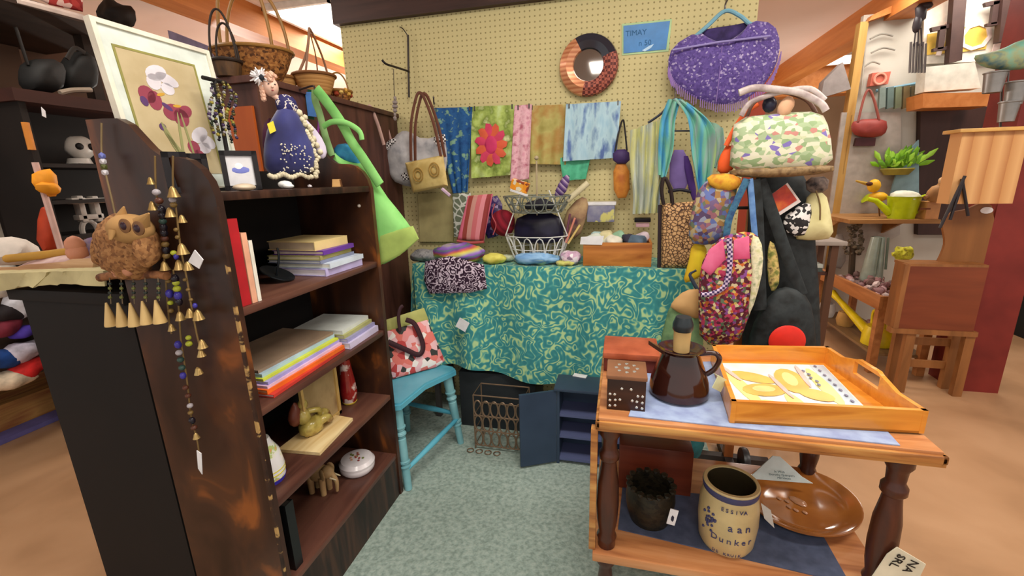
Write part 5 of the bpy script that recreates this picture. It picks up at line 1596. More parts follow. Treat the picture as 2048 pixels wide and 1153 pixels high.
soft('shoulder_bag', 'blue and plum patchwork shoulder bag below the orange bag', 'bag', [
    ('body', G().puff(px([(1400, 368), (1440, 352), (1476, 360), (1470, 420), (1450, 476), (1420, 492), (1376, 486), (1380, 430)], y=Y1), FR, .04, .7, wob=.2), m_patch),
    ('top_band', G().puff(px([(1412, 350), (1460, 346), (1488, 360), (1470, 384), (1420, 376)], y=Y1 - .03), FR, .02, .7), mt('band_gold', [(196, 90, 40), (222, 170, 50), (150, 60, 40)], 'noise', sc=16, rough=.7))], at(1420, 490, y=Y1))
soft('cloth_bag', 'mustard yellow cloth bag tip showing left of the pink embroidered bag', 'bag', [
    ('body', G().puff(px([(1384, 486), (1412, 484), (1416, 540), (1392, 560), (1364, 568), (1376, 528)], y=Y1 + .03), FR, .02, .7), mt('mustard', [(196, 140, 30), (222, 196, 40), (150, 100, 30)], 'grad', sc=6, rough=.7, dist=.5))], at(1390, 568, y=Y1 + .03))
Y2 = 1.90
m_emb = mt('embroidery', [(96, 26, 44), (150, 40, 76), (196, 104, 44), (196, 170, 90), (92, 34, 54), (130, 74, 140), (186, 60, 96), (206, 190, 150), (90, 110, 84), (84, 30, 44)], 'vor', sc=88, interp='CONSTANT', rough=.75)
soft('sling_bag', 'pink and gold embroidered sling bag hanging in front of the rack', 'bag', [
    ('body', G().puff(px([(1400, 536), (1416, 498), (1450, 470), (1500, 462), (1522, 478), (1528, 530), (1512, 590), (1492, 652), (1474, 690), (1400, 690), (1396, 610)], y=Y2), FR, .05, .7, wob=.12, smooth=1, p=3), m_emb),
    ('pink_panel', G().puff(px([(1402, 536), (1418, 500), (1446, 478), (1452, 520), (1420, 552)], y=Y2 - .044), FR, .008, .5, smooth=0).puff(px([(1468, 480), (1498, 472), (1500, 518), (1466, 520)], y=Y2 - .050), FR, .006, .5, smooth=0), mt('pink_silk', [(196, 50, 100), (222, 110, 150)], 'noise', sc=8, rough=.45)),
    ('beaded_band', G().tube(spl(px([(1458, 476), (1460, 530), (1450, 572), (1424, 588), (1402, 590)], y=Y2 - .058), 6), .010, 8, .5), mt('band_bead', [(60, 40, 90), (200, 180, 206)], 'check', sc=110, rough=.6)),
    ('side_gusset', G().puff(px([(1500, 470), (1522, 476), (1528, 530), (1512, 600), (1494, 640), (1504, 560)], y=Y2 - .045), FR, .014, .5), mt('gusset', [(196, 196, 140), (226, 220, 190), (150, 160, 120)], 'noise', sc=40, rough=.8)),
    ('strap', G().tube(spl(px([(1452, 478), (1458, 440), (1470, 410), (1484, 380), (1494, 358)], y=Y2 + .02), 6), .013, 8, .4, ref=FR), mt('strap_teal', [(36, 60, 110), (60, 110, 140), (24, 40, 70)], 'noise', sc=30, rough=.7)),
    ('strap', G().tube(spl(px([(1510, 474), (1506, 430), (1503, 390), (1500, 358)], y=Y2 + .03), 6), .011, 8, .4, ref=FR), mt('strap_denim', [(80, 120, 176), (110, 150, 200)], 'noise', sc=30, rough=.7)),
], at(1460, 690, y=Y2))
m_blk = mt('fabric_black', [(22, 26, 28), (38, 44, 46), (16, 20, 20)], 'noise', sc=18, rough=.6)
soft('shoulder_bag', 'black quilted bag with a round red disc in front of the rack', 'bag', [
    ('body', G().puff(px([(1530, 600), (1560, 572), (1604, 580), (1628, 620), (1634, 720), (1490, 720), (1500, 660)], y=Y2 + .06), FR, .05, .7, wob=.2), m_blk),
    ('red_disc', G().lathe([(0, 0), (.066, 0), (.068, .006), (.06, .012), (0, .012)], at(1573, 682, y=Y2 + .008), 32, Matrix.Rotation(PI / 2, 4, 'X')), f((222, 44, 30), .5)),
    ('strap', G().tube(spl(px([(1520, 620), (1516, 520), (1512, 420), (1506, 360)], y=Y2 + .04), 6), .026, 8, .3, ref=FR), m_blk),
    ('strap', G().tube(spl(px([(1604, 590), (1570, 500), (1546, 430), (1520, 360)], y=Y2 + .06), 6), .022, 8, .3, ref=FR), m_blk)], at(1560, 720, y=Y2 + .06))
soft('cloth_bag', 'olive leaf print strip of cloth between the two black straps', 'cloth', [
    ('body', G().puff(px([(1536, 480), (1552, 490), (1562, 560), (1546, 590), (1534, 560)], y=Y2 + .07), FR, .014, .7), mt('leafy', [(60, 66, 36), (120, 126, 60), (206, 180, 110), (40, 40, 30)], 'noise', sc=30, rough=.8))], at(1550, 590, y=Y2 + .07))
soft('shopping_bag', 'large plain black cloth bag filling the gap behind the tilted red card', 'bag', [
    ('body', G().puff(px([(1500, 350), (1560, 346), (1622, 352), (1630, 470), (1640, 600), (1642, 760), (1480, 760), (1490, 560)], y=Y1 + .10), FR, .035, .6, wob=.15, p=4), m_blk)], at(1560, 760, y=Y1 + .10))
one('teal_bundle', 'dark teal cloth bundle on the floor behind the serving cart', 'cloth', G().puff(px([(1266, 850), (1300, 845), (1410, 850), (1408, 905), (1380, 930), (1268, 930)], y=1.98), FR, .06, .8, wob=.2), mt('teal_dark', [(20, 70, 76), (34, 96, 100), (16, 50, 56)], 'noise', sc=8, rough=.85))
c4 = px([(1528, 400), (1575, 366), (1602, 404), (1552, 436)], y=Y1 - .0)
t = thing('greeting_card', 'tilted white-edged card with a red and orange picture under the floral handbag', 'card', sum(c4, V()) / 4)
obj('card', G().prism(c4, (0, .003, 0)), f((214, 200, 196)), t)
cc = sum(c4, V()) / 4
obj('picture', G().prism([cc + (p - cc) * .84 + V((-.004, -.0015, .006)) for p in c4], (0, .001, 0)), mt('card_red', [(120, 30, 40), (176, 60, 40), (206, 110, 50)], 'noise', sc=14, rough=.5), t)
soft('houndstooth_bag', 'black and white spotted bag hanging right of the tilted red card', 'bag', [
    ('body', G().puff(px([(1560, 440), (1606, 405), (1626, 410), (1618, 470), (1580, 474)], y=Y1 + .03), FR, .02, .7), mt('spots_bw', [(36, 34, 36), (44, 40, 42), (226, 222, 220)], 'vor', sc=75, pos=[0, .4, .55], interp='CONSTANT', rough=.7))], at(1590, 474, y=Y1 + .03))
soft('cloth_bag', 'pale cream drawstring cloth bag hanging at the right of the rack', 'bag', [
    ('body', G().puff(px([(1616, 384), (1650, 382), (1662, 430), (1668, 476), (1628, 482), (1582, 478), (1606, 430)], y=Y1 + .05), FR, .035, .7, wob=.2), mt('canvas', [(196, 186, 128), (216, 208, 156), (170, 156, 100)], 'noise', sc=7, rough=.85)),
    ('ties', G().tube(spl(px([(1632, 382), (1640, 410), (1640, 440)], y=Y1 + .012), 4), .003, 6), f((120, 96, 60))),
    ('ruffle', G().puff(px([(1610, 356), (1660, 352), (1654, 386), (1614, 388)], y=Y1 + .05), FR, .02, .7, wob=.4), mt('dark_weave', [(60, 50, 50), (120, 104, 96), (40, 34, 36)], 'noise', sc=26, rough=.8))], at(1625, 482, y=Y1 + .05))
soft('backpack', 'green and tan canvas bag hanging at the right end of the tablecloth', 'bag', [
    ('body', G().puff(px([(1342, 600), (1372, 586), (1402, 592), (1408, 690), (1400, 760), (1320, 760), (1318, 690)], y=2.0), FR, .04, .7, wob=.15), mt('canvas_green', [(90, 124, 86), (116, 150, 104), (80, 110, 80)], 'noise', sc=10, rough=.8)),
    ('flap', G().puff(px([(1344, 604), (1370, 580), (1404, 578), (1404, 632), (1390, 640), (1340, 618)], y=1.97), FR, .022, .6), mt('flap_tan', [(176, 130, 80), (206, 166, 110)], 'noise', sc=6, rough=.6)),
    ('side_cord', G().tube(spl(px([(1395, 580), (1384, 560), (1380, 548), (1392, 540)], y=2.0), 4), .008, 8), f((60, 70, 90)))], at(1360, 760, y=2.0))
# small grey shelf stand with magazines right of the rack
sx0, sx1, sy_ = at(1575, 500, y=2.5).x, at(1660, 500, y=2.5).x, 2.5
zt = at(1620, 478, y=2.5).z
t = thing('side_stand', 'small stand with a grey top behind the cream cloth bag', 'stand', ((sx0 + sx1) / 2, sy_, 0))
obj('top', G().bb((sx0 - .04, sy_ - .1, zt - .02), (sx1 + .03, sy_ + .1, zt), bev=.003), f((150, 138, 128)), t)
for x in (sx0, sx1 - .03):
    for y in (sy_ - .09, sy_ + .06): obj('leg', G().bb((x, y, 0), (x + .03, y + .03, zt - .02)), mt('leg_tan', (84, 52, 32)), t)
obj('shelf', G().bb((sx0 + .03, sy_ - .08, zt - .17), (sx1 - .03, sy_ + .08, zt - .155)), f((74, 40, 30)), t)
for i, (c_, l) in enumerate((((70, 78, 72), 'dark green magazine lying under the grey stand top'), ((176, 180, 172), 'pale grey magazine on the dark one under the grey stand top'))):
    one('magazine', l, 'magazine', G().bb((sx0 + .05, sy_ - .075, zt - .154 + .02 * i), (sx1 - .05, sy_ + .07, zt - .136 + .02 * i)), f(c_))

# ---------------------------------------------------------------- owl wind chime and bells on the bookcase side
YO = .845
t = thing('owl_wind_chime', 'carved coconut owl wind chime with five wooden cones hung on the bookcase side', 'wind chime', at(255, 560, y=YO))
oc = at(250, 492, y=YO)
m_owl = mt('coconut', [(104, 66, 38), (146, 100, 60), (170, 124, 78), (120, 80, 48)], 'vor', sc=150, rough=.8, bump=.35)
g = G()
g.ball(oc + V((-.002, 0, -.005)), (.073, .05, .083), 4, rot=(0, .15, 0), wob=.12, ws=60)
obj('body', g, m_owl, t, smooth=70)
hc = at(262, 458, y=YO - .015)
m_face = f((176, 136, 84), .8)
g = G().ball(hc, (.052, .045, .036), 3, rot=(0, .15, 0))
for q, (a, b) in enumerate(((250, 424), (300, 437))):
    e0 = at(a, b, y=YO - .02)
    g.tube([hc + V((-.030 if q == 0 else .032, 0, .010)), e0 + V((0, 0, .012))], [.022, .002], 8)
g.tube([hc + V((.004, -.044, .0)), hc + V((.006, -.055, -.02))], [.010, .003], 8)
ohead = obj('head', g, m_face, t, smooth=60)
for a, b in ((252, 452), (279, 457)):
    p = at(a, b, y=YO - .052)
    obj('eye', G().lathe([(.016, 0), (.017, .004), (.013, .006), (0, .006)], p, 18, Matrix.Rotation(PI / 2, 4, 'X')).m(1).ball(p + V((0, -.005, 0)), (.010, .005, .010), 2), [f((120, 84, 52), .6), f((44, 22, 36), .4)], ohead)
for s_, (a, b) in ((-1, (212, 500)), (1, (296, 496))):
    obj('wing', G().ball(at(a, b, y=YO - .005), (.018, .036, .05), 3, rot=(0, .15, 0), wob=.15, ws=50), m_owl, t, smooth=70)
br = spl(px([(200, 556), (235, 550), (270, 553), (300, 549), (334, 552)], y=YO + .01), 5)
m_br = mt('branch', [(110, 66, 40), (150, 100, 62), (86, 50, 30)], 'noise', sc=24, rough=.7)
obj('branch', G().tube(br, .011, 10), m_br, t)
obj('feet', G().ball(at(232, 538, y=YO - .02), (.014, .014, .018), 2, wob=.3).ball(at(256, 540, y=YO - .02), (.014, .014, .018), 2, wob=.3).tube([at(240, 520, y=YO), at(240, 552, y=YO)], .014, 8), f((186, 130, 100), .8), t)
obj('cord', G().tube(spl([at(203, 246, y=.885), at(203, 300, y=.88), at(206, 318, y=.875), at(212, 350, y=.87), at(224, 400, y=.865), at(234, 446, y=.86)], 4), .0022, 6), f((130, 110, 76)), t)
g = G()
for i, c_ in enumerate((2, 0, 1, 0)): g.m(c_).ball(at(204 + 2 * i, 312 + 11 * i, y=.87), (.008, .008, .009), 1)
obj('cord_beads', g, [f((206, 204, 210), .3), f((86, 90, 50), .3), f((110, 120, 190), .3)], t)
m_cone = mt('cone_wood', [(206, 172, 110), (226, 196, 136)], 'wood', sc=8, st=(3, 3, .5), rough=.55)
for i, (a, b) in enumerate(((224, 652), (247, 652), (271, 652), (295, 648), (321, 646))):
    base = at(a, b, y=YO)
    top = at(a - 2, b - 44, y=YO)
    w_ = .0155
    co = obj('cone', G().lathe([(0, 0), (w_, 0), (w_, .004), (.0025, (top - base).length), (0, (top - base).length)], base, 14), m_cone, t)
    g = G().tube([top, at(a - 5, 556, y=YO)], .0013, 5)
    for k in range(4): g.m(1 + k % 2).ball(at(a - 4, 568 + 9 * k, y=YO), .005, 1)
    obj('cord', g, [f((120, 104, 80)), f((44, 54, 50), .3), f((110, 116, 60), .3)], co)
m_brass = mt('brass', [(150, 122, 70), (190, 162, 106)], 'noise', sc=10, metal=.6, rough=.35)
m_cord = f((120, 96, 56))


def bell_string(label, cordpts, bells, beads, y=.872, tagpts=None, group='bead and bell strings on the bookcase side'):
    t = thing('bell_string', label, 'bell string', at(*cordpts[-1], y=y), group)
    obj('cord', G().tube(spl(px(cordpts, y=y), 6), .0022, 6), m_cord, t)
    for a, b, r_ in bells:
        p = at(a, b, y=y - .014); r_ *= .78
        obj('bell', G().lathe([(0, -r_ * .9), (r_ * .8, -r_ * .95), (r_, -r_ * .9), (r_ * .7, -r_ * .2), (r_ * .5, r_ * .5), (r_ * .2, r_ * .9), (0, r_)], p, 14), m_brass, t)
    for a, b, r_, k in beads:
        p = at(a, b, y=y - .008); r_ *= .72
        obj('bead', G().ball(p, (r_, r_, r_ * (1.3 if k in (0, 2) else .9)), 2), bead_m[k], t)
    if tagpts:
        obj('paper_tag', G().prism(px(tagpts, y=y - .02), (0, .002, 0)), m_paper, t)
    return t


bead_m = [f((30, 24, 34), .25), f((170, 178, 56), .3), f((60, 54, 150), .25), f((170, 164, 170), .3), f((86, 48, 34), .4), f((50, 76, 70), .3), f((120, 96, 52), .3)]
bell_string('left string of dark beads with brass bells next to the owl', [(310, 312), (312, 380), (322, 450), (330, 540), (338, 640), (343, 668)],
            [(301, 362, .012), (305, 412, .015), (329, 532, .016), (343, 655, .013)],
            [(313, 385, .013, 3), (318, 402, .013, 4)] + [(323 + 1.2 * i, 420 + 11.5 * i, .0125, (0, 0, 5, 0, 0, 4, 6, 0, 6)[i % 9]) for i in range(9)] + [(336, 545, .010, 4), (337, 562, .010, 6), (339, 588, .013, 2), (341, 606, .010, 1), (342, 622, .010, 6)])
bell_string('middle string of brass bells with two loose cords and a paper tag', [(346, 312), (346, 370), (352, 420), (362, 500), (374, 560), (384, 620), (396, 680), (404, 700)],
            [(346, 384, .018), (340, 425, .016), (364, 438, .013), (364, 498, .019), (358, 530, .017), (376, 532, .015), (360, 632, .016), (380, 626, .016), (396, 630, .018), (404, 688, .016), (402, 706, .014), (398, 742, .012)],
            [(345, 400, .011, 3), (347, 410, .011, 6), (352, 460, .008, 6), (355, 475, .008, 6), (347, 506, .010, 1), (352, 514, .008, 2), (370, 560, .007, 6), (376, 580, .007, 6), (382, 600, .007, 6), (390, 612, .008, 2), (377, 676, .010, 1), (378, 688, .012, 1)],
            tagpts=[(389, 500), (406, 520), (398, 538), (376, 524)])
bell_string('long bead tail reaching lowest on the bookcase side with a white slip at its end', [(346, 540), (356, 600), (362, 680), (374, 760), (382, 830), (394, 880), (398, 905)],
            [(396, 742, .014), (392, 872, .012)],
            [(350, 558, .013, 0), (352, 566, .012, 1), (354, 578, .013, 1), (356, 592, .013, 2), (358, 604, .012, 0), (356, 690, .012, 2), (358, 706, .012, 3), (361, 720, .012, 5), (364, 736, .012, 5), (366, 752, .011, 2), (371, 776, .011, 4), (376, 792, .011, 4), (380, 812, .011, 3), (381, 826, .010, 6), (384, 842, .012, 0), (388, 856, .012, 4)],
            tagpts=[(393, 902), (402, 908), (404, 950), (396, 938)])

# folded cloths on the black cabinet
zc = 1.166


def flatfold(label, pts, z0, h, m):
    P_ = [at(a, b, z=z0) for a, b in pts]
    g = G().puff(P_, (0, 0, 1), h, .0, wob=.3, ws=8, smooth=1)
    for v in g.bm.verts: v.co.z = max(v.co.z, z0)
    return one('folded_cloth', label, 'cloth', g, m, smooth=70)


def edgecloth(label, top, bot, y, m):
    A_, B_ = px(top, y=y), px(bot, y=y)
    a, b = spl(A_, 8), spl(B_, 8)

    def fn(u, v):
        i = min(int(u * (len(a) - 1)), len(a) - 1)
        if v < .4:
            return a[i] + V((0, .5 * (1 - v / .4), .0))
        return a[i].lerp(b[i], (v - .4) / .6) + V((0, -.012 * math.sin(u * 16) * (v - .4), 0))
    return one('folded_cloth', label, 'cloth', G().sheet(fn, 30, 12, .006), m, smooth=70)


m_ivory = f((196, 186, 140), .85)
edgecloth('ivory cloth draped over the front edge of the black cabinet top', [(-60, 552), (60, 548), (130, 545), (212, 545)], [(-60, 592), (40, 576), (110, 568), (212, 572)], .868, m_ivory)
one('rolled_cloth', 'pinkish brown rolled cloth lying along the black cabinet front', 'cloth', G().tube(spl([at(-40, 548, y=.93), at(60, 546, y=.93), at(150, 540, y=.93), at(206, 538, y=.93)], 5), [.020] * 5 + [.026] * 5 + [.032] * 6, 14, .8), mt('roll_pink', [(150, 110, 76), (186, 150, 110), (206, 170, 150)], 'wood', sc=6, st=(.4, 4, 4), rough=.8))
one('folded_cloth', 'pale pink folded cloth behind the rolled cloth on the black cabinet', 'cloth', G().puff(px([(45, 528), (120, 508), (196, 510), (205, 530), (120, 540), (50, 542)], y=1.02), FR, .05, .9, wob=.2), mt('fold_pink', [(206, 170, 172), (222, 196, 192), (186, 146, 150)], 'noise', sc=8, rough=.8))
one('wooden_stick', 'mustard painted stick lying across the pale pink folded cloth', 'stick', G().tube([at(14, 518, y=.98), at(90, 510, y=1.0), at(168, 500, y=1.03)], .013, 10), f((186, 140, 54), .6))
one('pebble_ball', 'grey-violet knitted ball beside the owl on the black cabinet', 'ball', G().ball(at(188, 500, y=1.05), (.045, .04, .04), 3, wob=.1), mt('ball_lilac', [(170, 156, 130), (120, 100, 140), (190, 176, 160)], 'noise', sc=12, rough=.8))
one('pink_toy', 'small peach toy figure at the back of the black cabinet', 'toy', G().ball(at(150, 492, y=1.0), (.026, .026, .03), 2, wob=.2).ball(at(154, 505, y=1.0), (.03, .028, .03), 2, wob=.2), f((206, 140, 110), .6))
# ---------------------------------------------------------------- neighbouring stall on the left
XS = -3.35
m_ds = mt('stall_dark', [(40, 28, 22), (60, 44, 34)], 'wood', sc=3, st=(3, .5, 3), rough=.6)
m_db = mt('stall_brown', [(96, 72, 56), (112, 86, 68)], 'noise', sc=2, rough=.8)
z1, z2, z3 = at(30, 204, x=XS).z, at(40, 362, x=XS).z, .62
t = thing('shelf_unit', 'dark brown open shelf unit of the neighbouring stall at the left edge', 'shelf unit', (-3.7, 1.9, 0))
obj('back_panel', G().bb((-4.06, .6, .18), (-4.02, 2.42, 2.40)), m_db, t)
obj('roof_board', G().bb((-4.06, .6, 2.40), (XS + .25, 2.60, 2.44)), m_ds, t)
for z in (z1, z2, z3):
    obj('shelf', G().bb((-4.02, .6, z - .03), (XS, 2.36, z)), m_ds, t)
obj('plinth', G().bb((-4.06, .6, .0), (XS - .30, 2.42, .18)), mt('plinth_plank', [(120, 66, 40), (190, 140, 80), (150, 84, 56)], 'wood', sc=4, st=(4, .4, 4), rough=.6), t)
obj('post', G().bb((-3.42, 2.36, 0), (XS, 2.42, 2.40)), m_ds, t)
one('stall_partition', 'brown partition board behind the dark cabinet of the left stall', 'partition', G().bb((-4.1, 2.46, 0), (-4.06, 3.05, 2.6)), m_db)
one('floor_strip', 'violet blue edging strip lying on the floor before the left stall plinth', 'strip', G().bb((-3.62, .6, .001), (-3.50, 2.7, .03)), f((104, 98, 156)))
XC = -2.95
zt = at(130, 214, x=XC).z
t = thing('display_cabinet', 'almost black open cabinet with white ceramics behind the bookcase corner', 'cabinet', (-3.2, 3.0, 0))
ya_, yb_ = at(62, 300, x=XC).y, at(62, 300, x=XC).y + 1.3
obj('body', G().bb((-3.34, yb_, 0), (XC, yb_ + .03, zt)).bb((-3.34, ya_, 0), (-3.31, yb_, zt)).bb((-3.34, ya_, 0), (XC, ya_ + .03, zt)), mt('cab_ink', [(22, 16, 13), (32, 24, 20)], 'noise', sc=3, rough=.7), t)
o = obj('top', G().bb((-3.36, ya_ - .02, zt), (XC + .02, yb_ + .05, zt + .06)), mt('cab_redbrown', [(52, 26, 20), (70, 38, 30)], 'wood', sc=3, st=(3, .5, 3), rough=.6), t)
zsh = [at(150, q, x=XC).z for q in (328, 400, 472)]
for z in zsh: obj('shelf', G().bb((-3.31, ya_ + .03, z - .02), (XC - .01, yb_, z)), MT['cab_ink'], t)
m_wc = f((196, 190, 182), .35)
# black bags on the cabinet top
for i, (pts, l) in enumerate((([(42, 132), (60, 118), (110, 118), (125, 150), (118, 186), (60, 186), (40, 165)], 'black holdall on top of the dark cabinet, left one of the two'), ([(116, 140), (140, 104), (172, 102), (186, 140), (184, 186), (120, 186)], 'black rounded case on top of the dark cabinet right of the holdall'))):
    tt = thing('travel_bag', l, 'bag', at(100, 186, x=-3.15))
    obj('body', G().puff(px(pts, x=-3.12 - .04 * i), RTX, .09, .8, smooth=1, p=4), mt('bag_black', [(18, 17, 16), (28, 27, 26)], 'noise', sc=8, rough=.7), tt)
    obj('strap', G().tube(spl(px([(56, 130), (46, 100), (34, 62), (30, 54)] if i == 0 else [(134, 118), (150, 96), (170, 106)], x=-3.08), 5), .012, 8, .4), f((30, 24, 20)), tt)
one('metal_rod', 'silver twisted rod lying in front of the black case', 'rod', G().tube(spl(px([(120, 186), (145, 181), (182, 180)], x=-3.0), 5), .014, 8), f((150, 136, 120), .4))
one('price_tag', 'white tag hanging from the left cabinet edge', 'tag', G().prism(px([(82, 214), (90, 222), (92, 236), (84, 232)], x=-2.93), (.003, 0, 0)), m_paper)
# ceramics
def P3(a, b, x): return at(a, b, x=x)


c = P3(160, 296, -3.1)
t = thing('ceramic_mask', 'white ceramic skull-like ornament on the upper shelf of the dark cabinet', 'ornament', c)
obj('face', G().ball(c, (.05, .075, .07), 3, wob=.1), m_wc, t)
for s_ in (-1, 1): obj('eye_socket', G().ball(c + V((.045, s_ * .03, .005)), (.016, .02, .02), 2), f((24, 20, 20)), t)
obj('base', G().lathe([(0, 0), (.06, 0), (.05, .03), (0, .03)], P3(160, 328, -3.1), 18), m_wc, t)
c = P3(178, 418, -3.1)
t = thing('letter_ornament', 'large white ornamental block letters on the middle shelf of the dark cabinet', 'ornament', c)
for q, (a, b, w_, h_) in enumerate(((160, 418, .03, .15), (190, 418, .03, .15), (176, 402, .16, .03), (178, 434, .13, .03), (152, 402, .07, .035))):
    obj('letter_bar', G().box(P3(a, b, -3.05), (.05, w_, h_), bev=.006), m_wc, t)
c = P3(180, 462, -3.05)
t = thing('ring_ornament', 'white oval ring ornament below the block letters', 'ornament', P3(180, 480, -3.05))
obj('ring', G().tube(arc(c, .04, 0, 2 * PI, 22, u=(0, 1, 0), ry=.06)[:-1], .014, 8, closed=True), m_wc, t)
obj('ball', G().ball(P3(196, 480, -3.0), (.05, .05, .045), 2), f((120, 92, 130), .4), t)
# toys and cloths on the shelf unit
c = P3(38, 330, -3.47)
t = thing('toy_owl', 'purple and cream toy with yellow eyes on the left shelf unit', 'toy', P3(38, 360, -3.47))
obj('body', G().ball(c, (.07, .12, .10), 3, wob=.2), f((50, 40, 104), .7), t)
obj('face', G().ball(c + V((.06, .01, .0)), (.02, .06, .045), 2), f((206, 196, 150), .7), t)
for s_ in (-1, 1): obj('eye', G().ball(c + V((.06, s_ * .05 - .02, .07)), (.012, .016, .016), 2), f((226, 200, 60), .5), t)
for a, l in ((38, 'left'), (53, 'right')):
    one('yellow_button', 'yellow round peg under the left shelf edge, the %s of two' % l, 'peg', G().ball(P3(a, 375, XS + .02), .022, 2), f((226, 190, 50), .5), 'yellow pegs under the left shelf')
for (a0, b0, a1, b1, rr, cc, l) in ((50, 245, 64, 300, .016, (206, 130, 50), 'orange plaited cord hanging beside the dark cabinet'),):
    one('plaited_rope', l, 'rope', G().tube([P3(a0, b0, -2.93), P3(a1, b1, -2.93)], rr, 8), f(cc))
t = thing('toy_paddle', 'pale pink stick with an orange flower head leaning beside the dark cabinet', 'stick', P3(125, 500, -2.8))
obj('stick', G().tube([at(70, 325, x=-2.8), at(140, 560, x=-2.8), V((-2.8, at(140, 560, x=-2.8).y + .1, .003))], .014, 8), f((206, 170, 160)), t)
obj('flower_head', G().ball(P3(92, 365, -2.78), (.03, .05, .07), 2, wob=.5).ball(P3(98, 378, -2.76), (.03, .045, .035), 2, wob=.5), f((230, 150, 30), .6), t)
one('red_cone', 'brick red cloth cone standing left of the pink stick', 'cone', G().puff(px([(78, 418), (96, 410), (124, 500), (72, 502)], x=-2.9), RTX, .05, .6), f((176, 60, 30), .7))
one('cloth_bag', 'grey white hanging cloth sack at the left picture edge', 'bag', G().puff(px([(-30, 380), (60, 378), (76, 440), (70, 500), (-30, 500)], x=-3.5), RTX, .06, .6, wob=.2), mt('sack', [(150, 138, 122), (190, 180, 166), (120, 108, 96)], 'noise', sc=6, rough=.85))
one('cloth_pile', 'white crumpled cloth in front of the grey sack at the left edge', 'cloth', G().puff(px([(-30, 478), (40, 472), (84, 500), (60, 530), (-30, 532)], x=-2.7), RTX, .06, .6, wob=.35), f((206, 196, 186), .8))
one('red_hat', 'dull red felt hat on the upper left shelf', 'hat', G().puff(px([(-20, 268), (20, 258), (45, 285), (10, 320), (-20, 320)], x=-3.55), RTX, .07, .6, wob=.2), f((110, 50, 46), .85))
one('white_rail', 'white painted rail end on the upper left shelf edge', 'rail', G().tube(px([(-20, 200), (46, 205)], x=XS + .03), .022, 10), f((190, 180, 160)))
one('red_cloth', 'red and white patterned cloth on the roof of the left stall', 'cloth', G().puff(px([(40, -20), (165, -25), (166, 24), (100, 10)], x=XS + .2), RTX, .02, .6, smooth=0), mt('red_lace', [(176, 60, 56), (226, 190, 180), (150, 40, 40)], 'vor', sc=30, interp='CONSTANT', rough=.8))
one('white_roof_trim', 'white scalloped trim along the roof edge of the left stall', 'trim', G().tube(px([(30, 0), (165, 36)], x=XS + .24), .02, 8), f((206, 190, 180)))
# clothes and shoes heaped below
heap = [((6, 560), (.05, .10, .09), (200, 192, 180), 'pale linen bundle topmost in the clothes heap at the left edge'),
        ((36, 612), (.05, .06, .08), (214, 214, 222), 'white sneaker in the clothes heap below the linen bundle'),
        ((14, 628), (.05, .08, .05), (40, 34, 36), 'black garment left of the white sneaker in the heap'),
        ((10, 656), (.05, .08, .05), (120, 40, 56), 'maroon cloth in the middle of the clothes heap'),
        ((46, 664), (.05, .05, .035), (70, 50, 150), 'violet cloth at the right of the clothes heap'),
        ((44, 704), (.06, .09, .06), (196, 190, 206), 'pale striped shirt folded above the red shoe'),
        ((6, 718), (.05, .09, .05), (30, 70, 140), 'blue cloth at the lower left of the clothes heap'),
        ((56, 738), (.06, .10, .05), (196, 36, 34), 'bright red shoe at the bottom of the clothes heap'),
        ((16, 762), (.06, .11, .05), (214, 196, 170), 'cream cloth lying on the plank plinth at the left edge')]
for (a, b), r_, cc, l in heap:
    one('clothing', l, 'clothing', G().ball(P3(a, b, -3.28), r_, 3, rot=(R.uniform(-.3, .3), 0, 0), wob=.35, ws=16), mt('heap%d' % b, [tuple(int(v * .75) for v in cc), cc, tuple(min(255, int(v * 1.15)) for v in cc)], 'noise', sc=14, rough=.8), 'clothes heaped on the left stall plinth', smooth=70)
one('lavender_panel', 'lavender painted panel behind the iris print and dark basket', 'panel', G().prism([at(335, 60, y=3.4), at(446, 104, y=3.4), V((at(446, 104, y=3.4).x, 3.4, 0)), V((at(335, 60, y=3.4).x, 3.4, 0))], (0, .05, 0)), f((170, 166, 206)))
one('dark_stand', 'dark carved figure stand above the top edge of the iris print', 'ornament', G().puff(px([(195, 20), (215, -10), (240, 10), (268, 12), (274, 50), (250, 60), (200, 40)], y=2.6), FR, .05, .8, wob=.3), f((44, 34, 26)))

# ---------------------------------------------------------------- stall on the right
m_tr = mt('trim_pine', [(176, 132, 66), (206, 166, 96)], 'wood', sc=4, st=(4, 4, .4), rough=.5)
xq = at(1700, 240, y=4.70).x
struct('trim_7', G().bb((xq - .03, 4.70, 0), (xq + .03, 4.78, at(1740, 42, y=4.70).z)), m_tr)
struct('trim_8', G().prism(px([(1738, 42), (1745, 30), (1900, -45), (1910, -20)], y=4.68), (0, .08, 0)), m_orange_beam)
struct('wall_right', G().bb((xq + .02, 4.78, 0), (5.2, 4.83, 2.72)), mt('stall_white', [(186, 180, 168), (206, 202, 192)], 'noise', sc=2, rough=.8))
YR = 4.75
o = struct('door_1', G().prism(px([(1842, 212), (1990, 214), (1960, 470), (1836, 470)], y=YR - .03), (0, .06, 0)), mt('door_dark', [(52, 32, 28), (72, 46, 40)], 'wood', sc=3, st=(3, 3, .4), rough=.5))
sh = lambda name, label, cat, pts, y, d, m, **k: one(name, label, cat, G().prism(px(pts, y=y), (0, d, 0)), m, **k)
one('grey_backboard', 'grey painted board behind the plant and round plate', 'board', G().prism(px([(1684, 225), (1802, 225), (1800, 470), (1658, 540), (1642, 540)], y=4.70), (0, .02, 0)), f((176, 168, 160)))
sh('blue_board', 'pale blue narrow board leaning right of the green plant', 'board', [(1802, 320), (1838, 280), (1838, 392), (1780, 392)], 4.62, .02, f((130, 164, 176)))
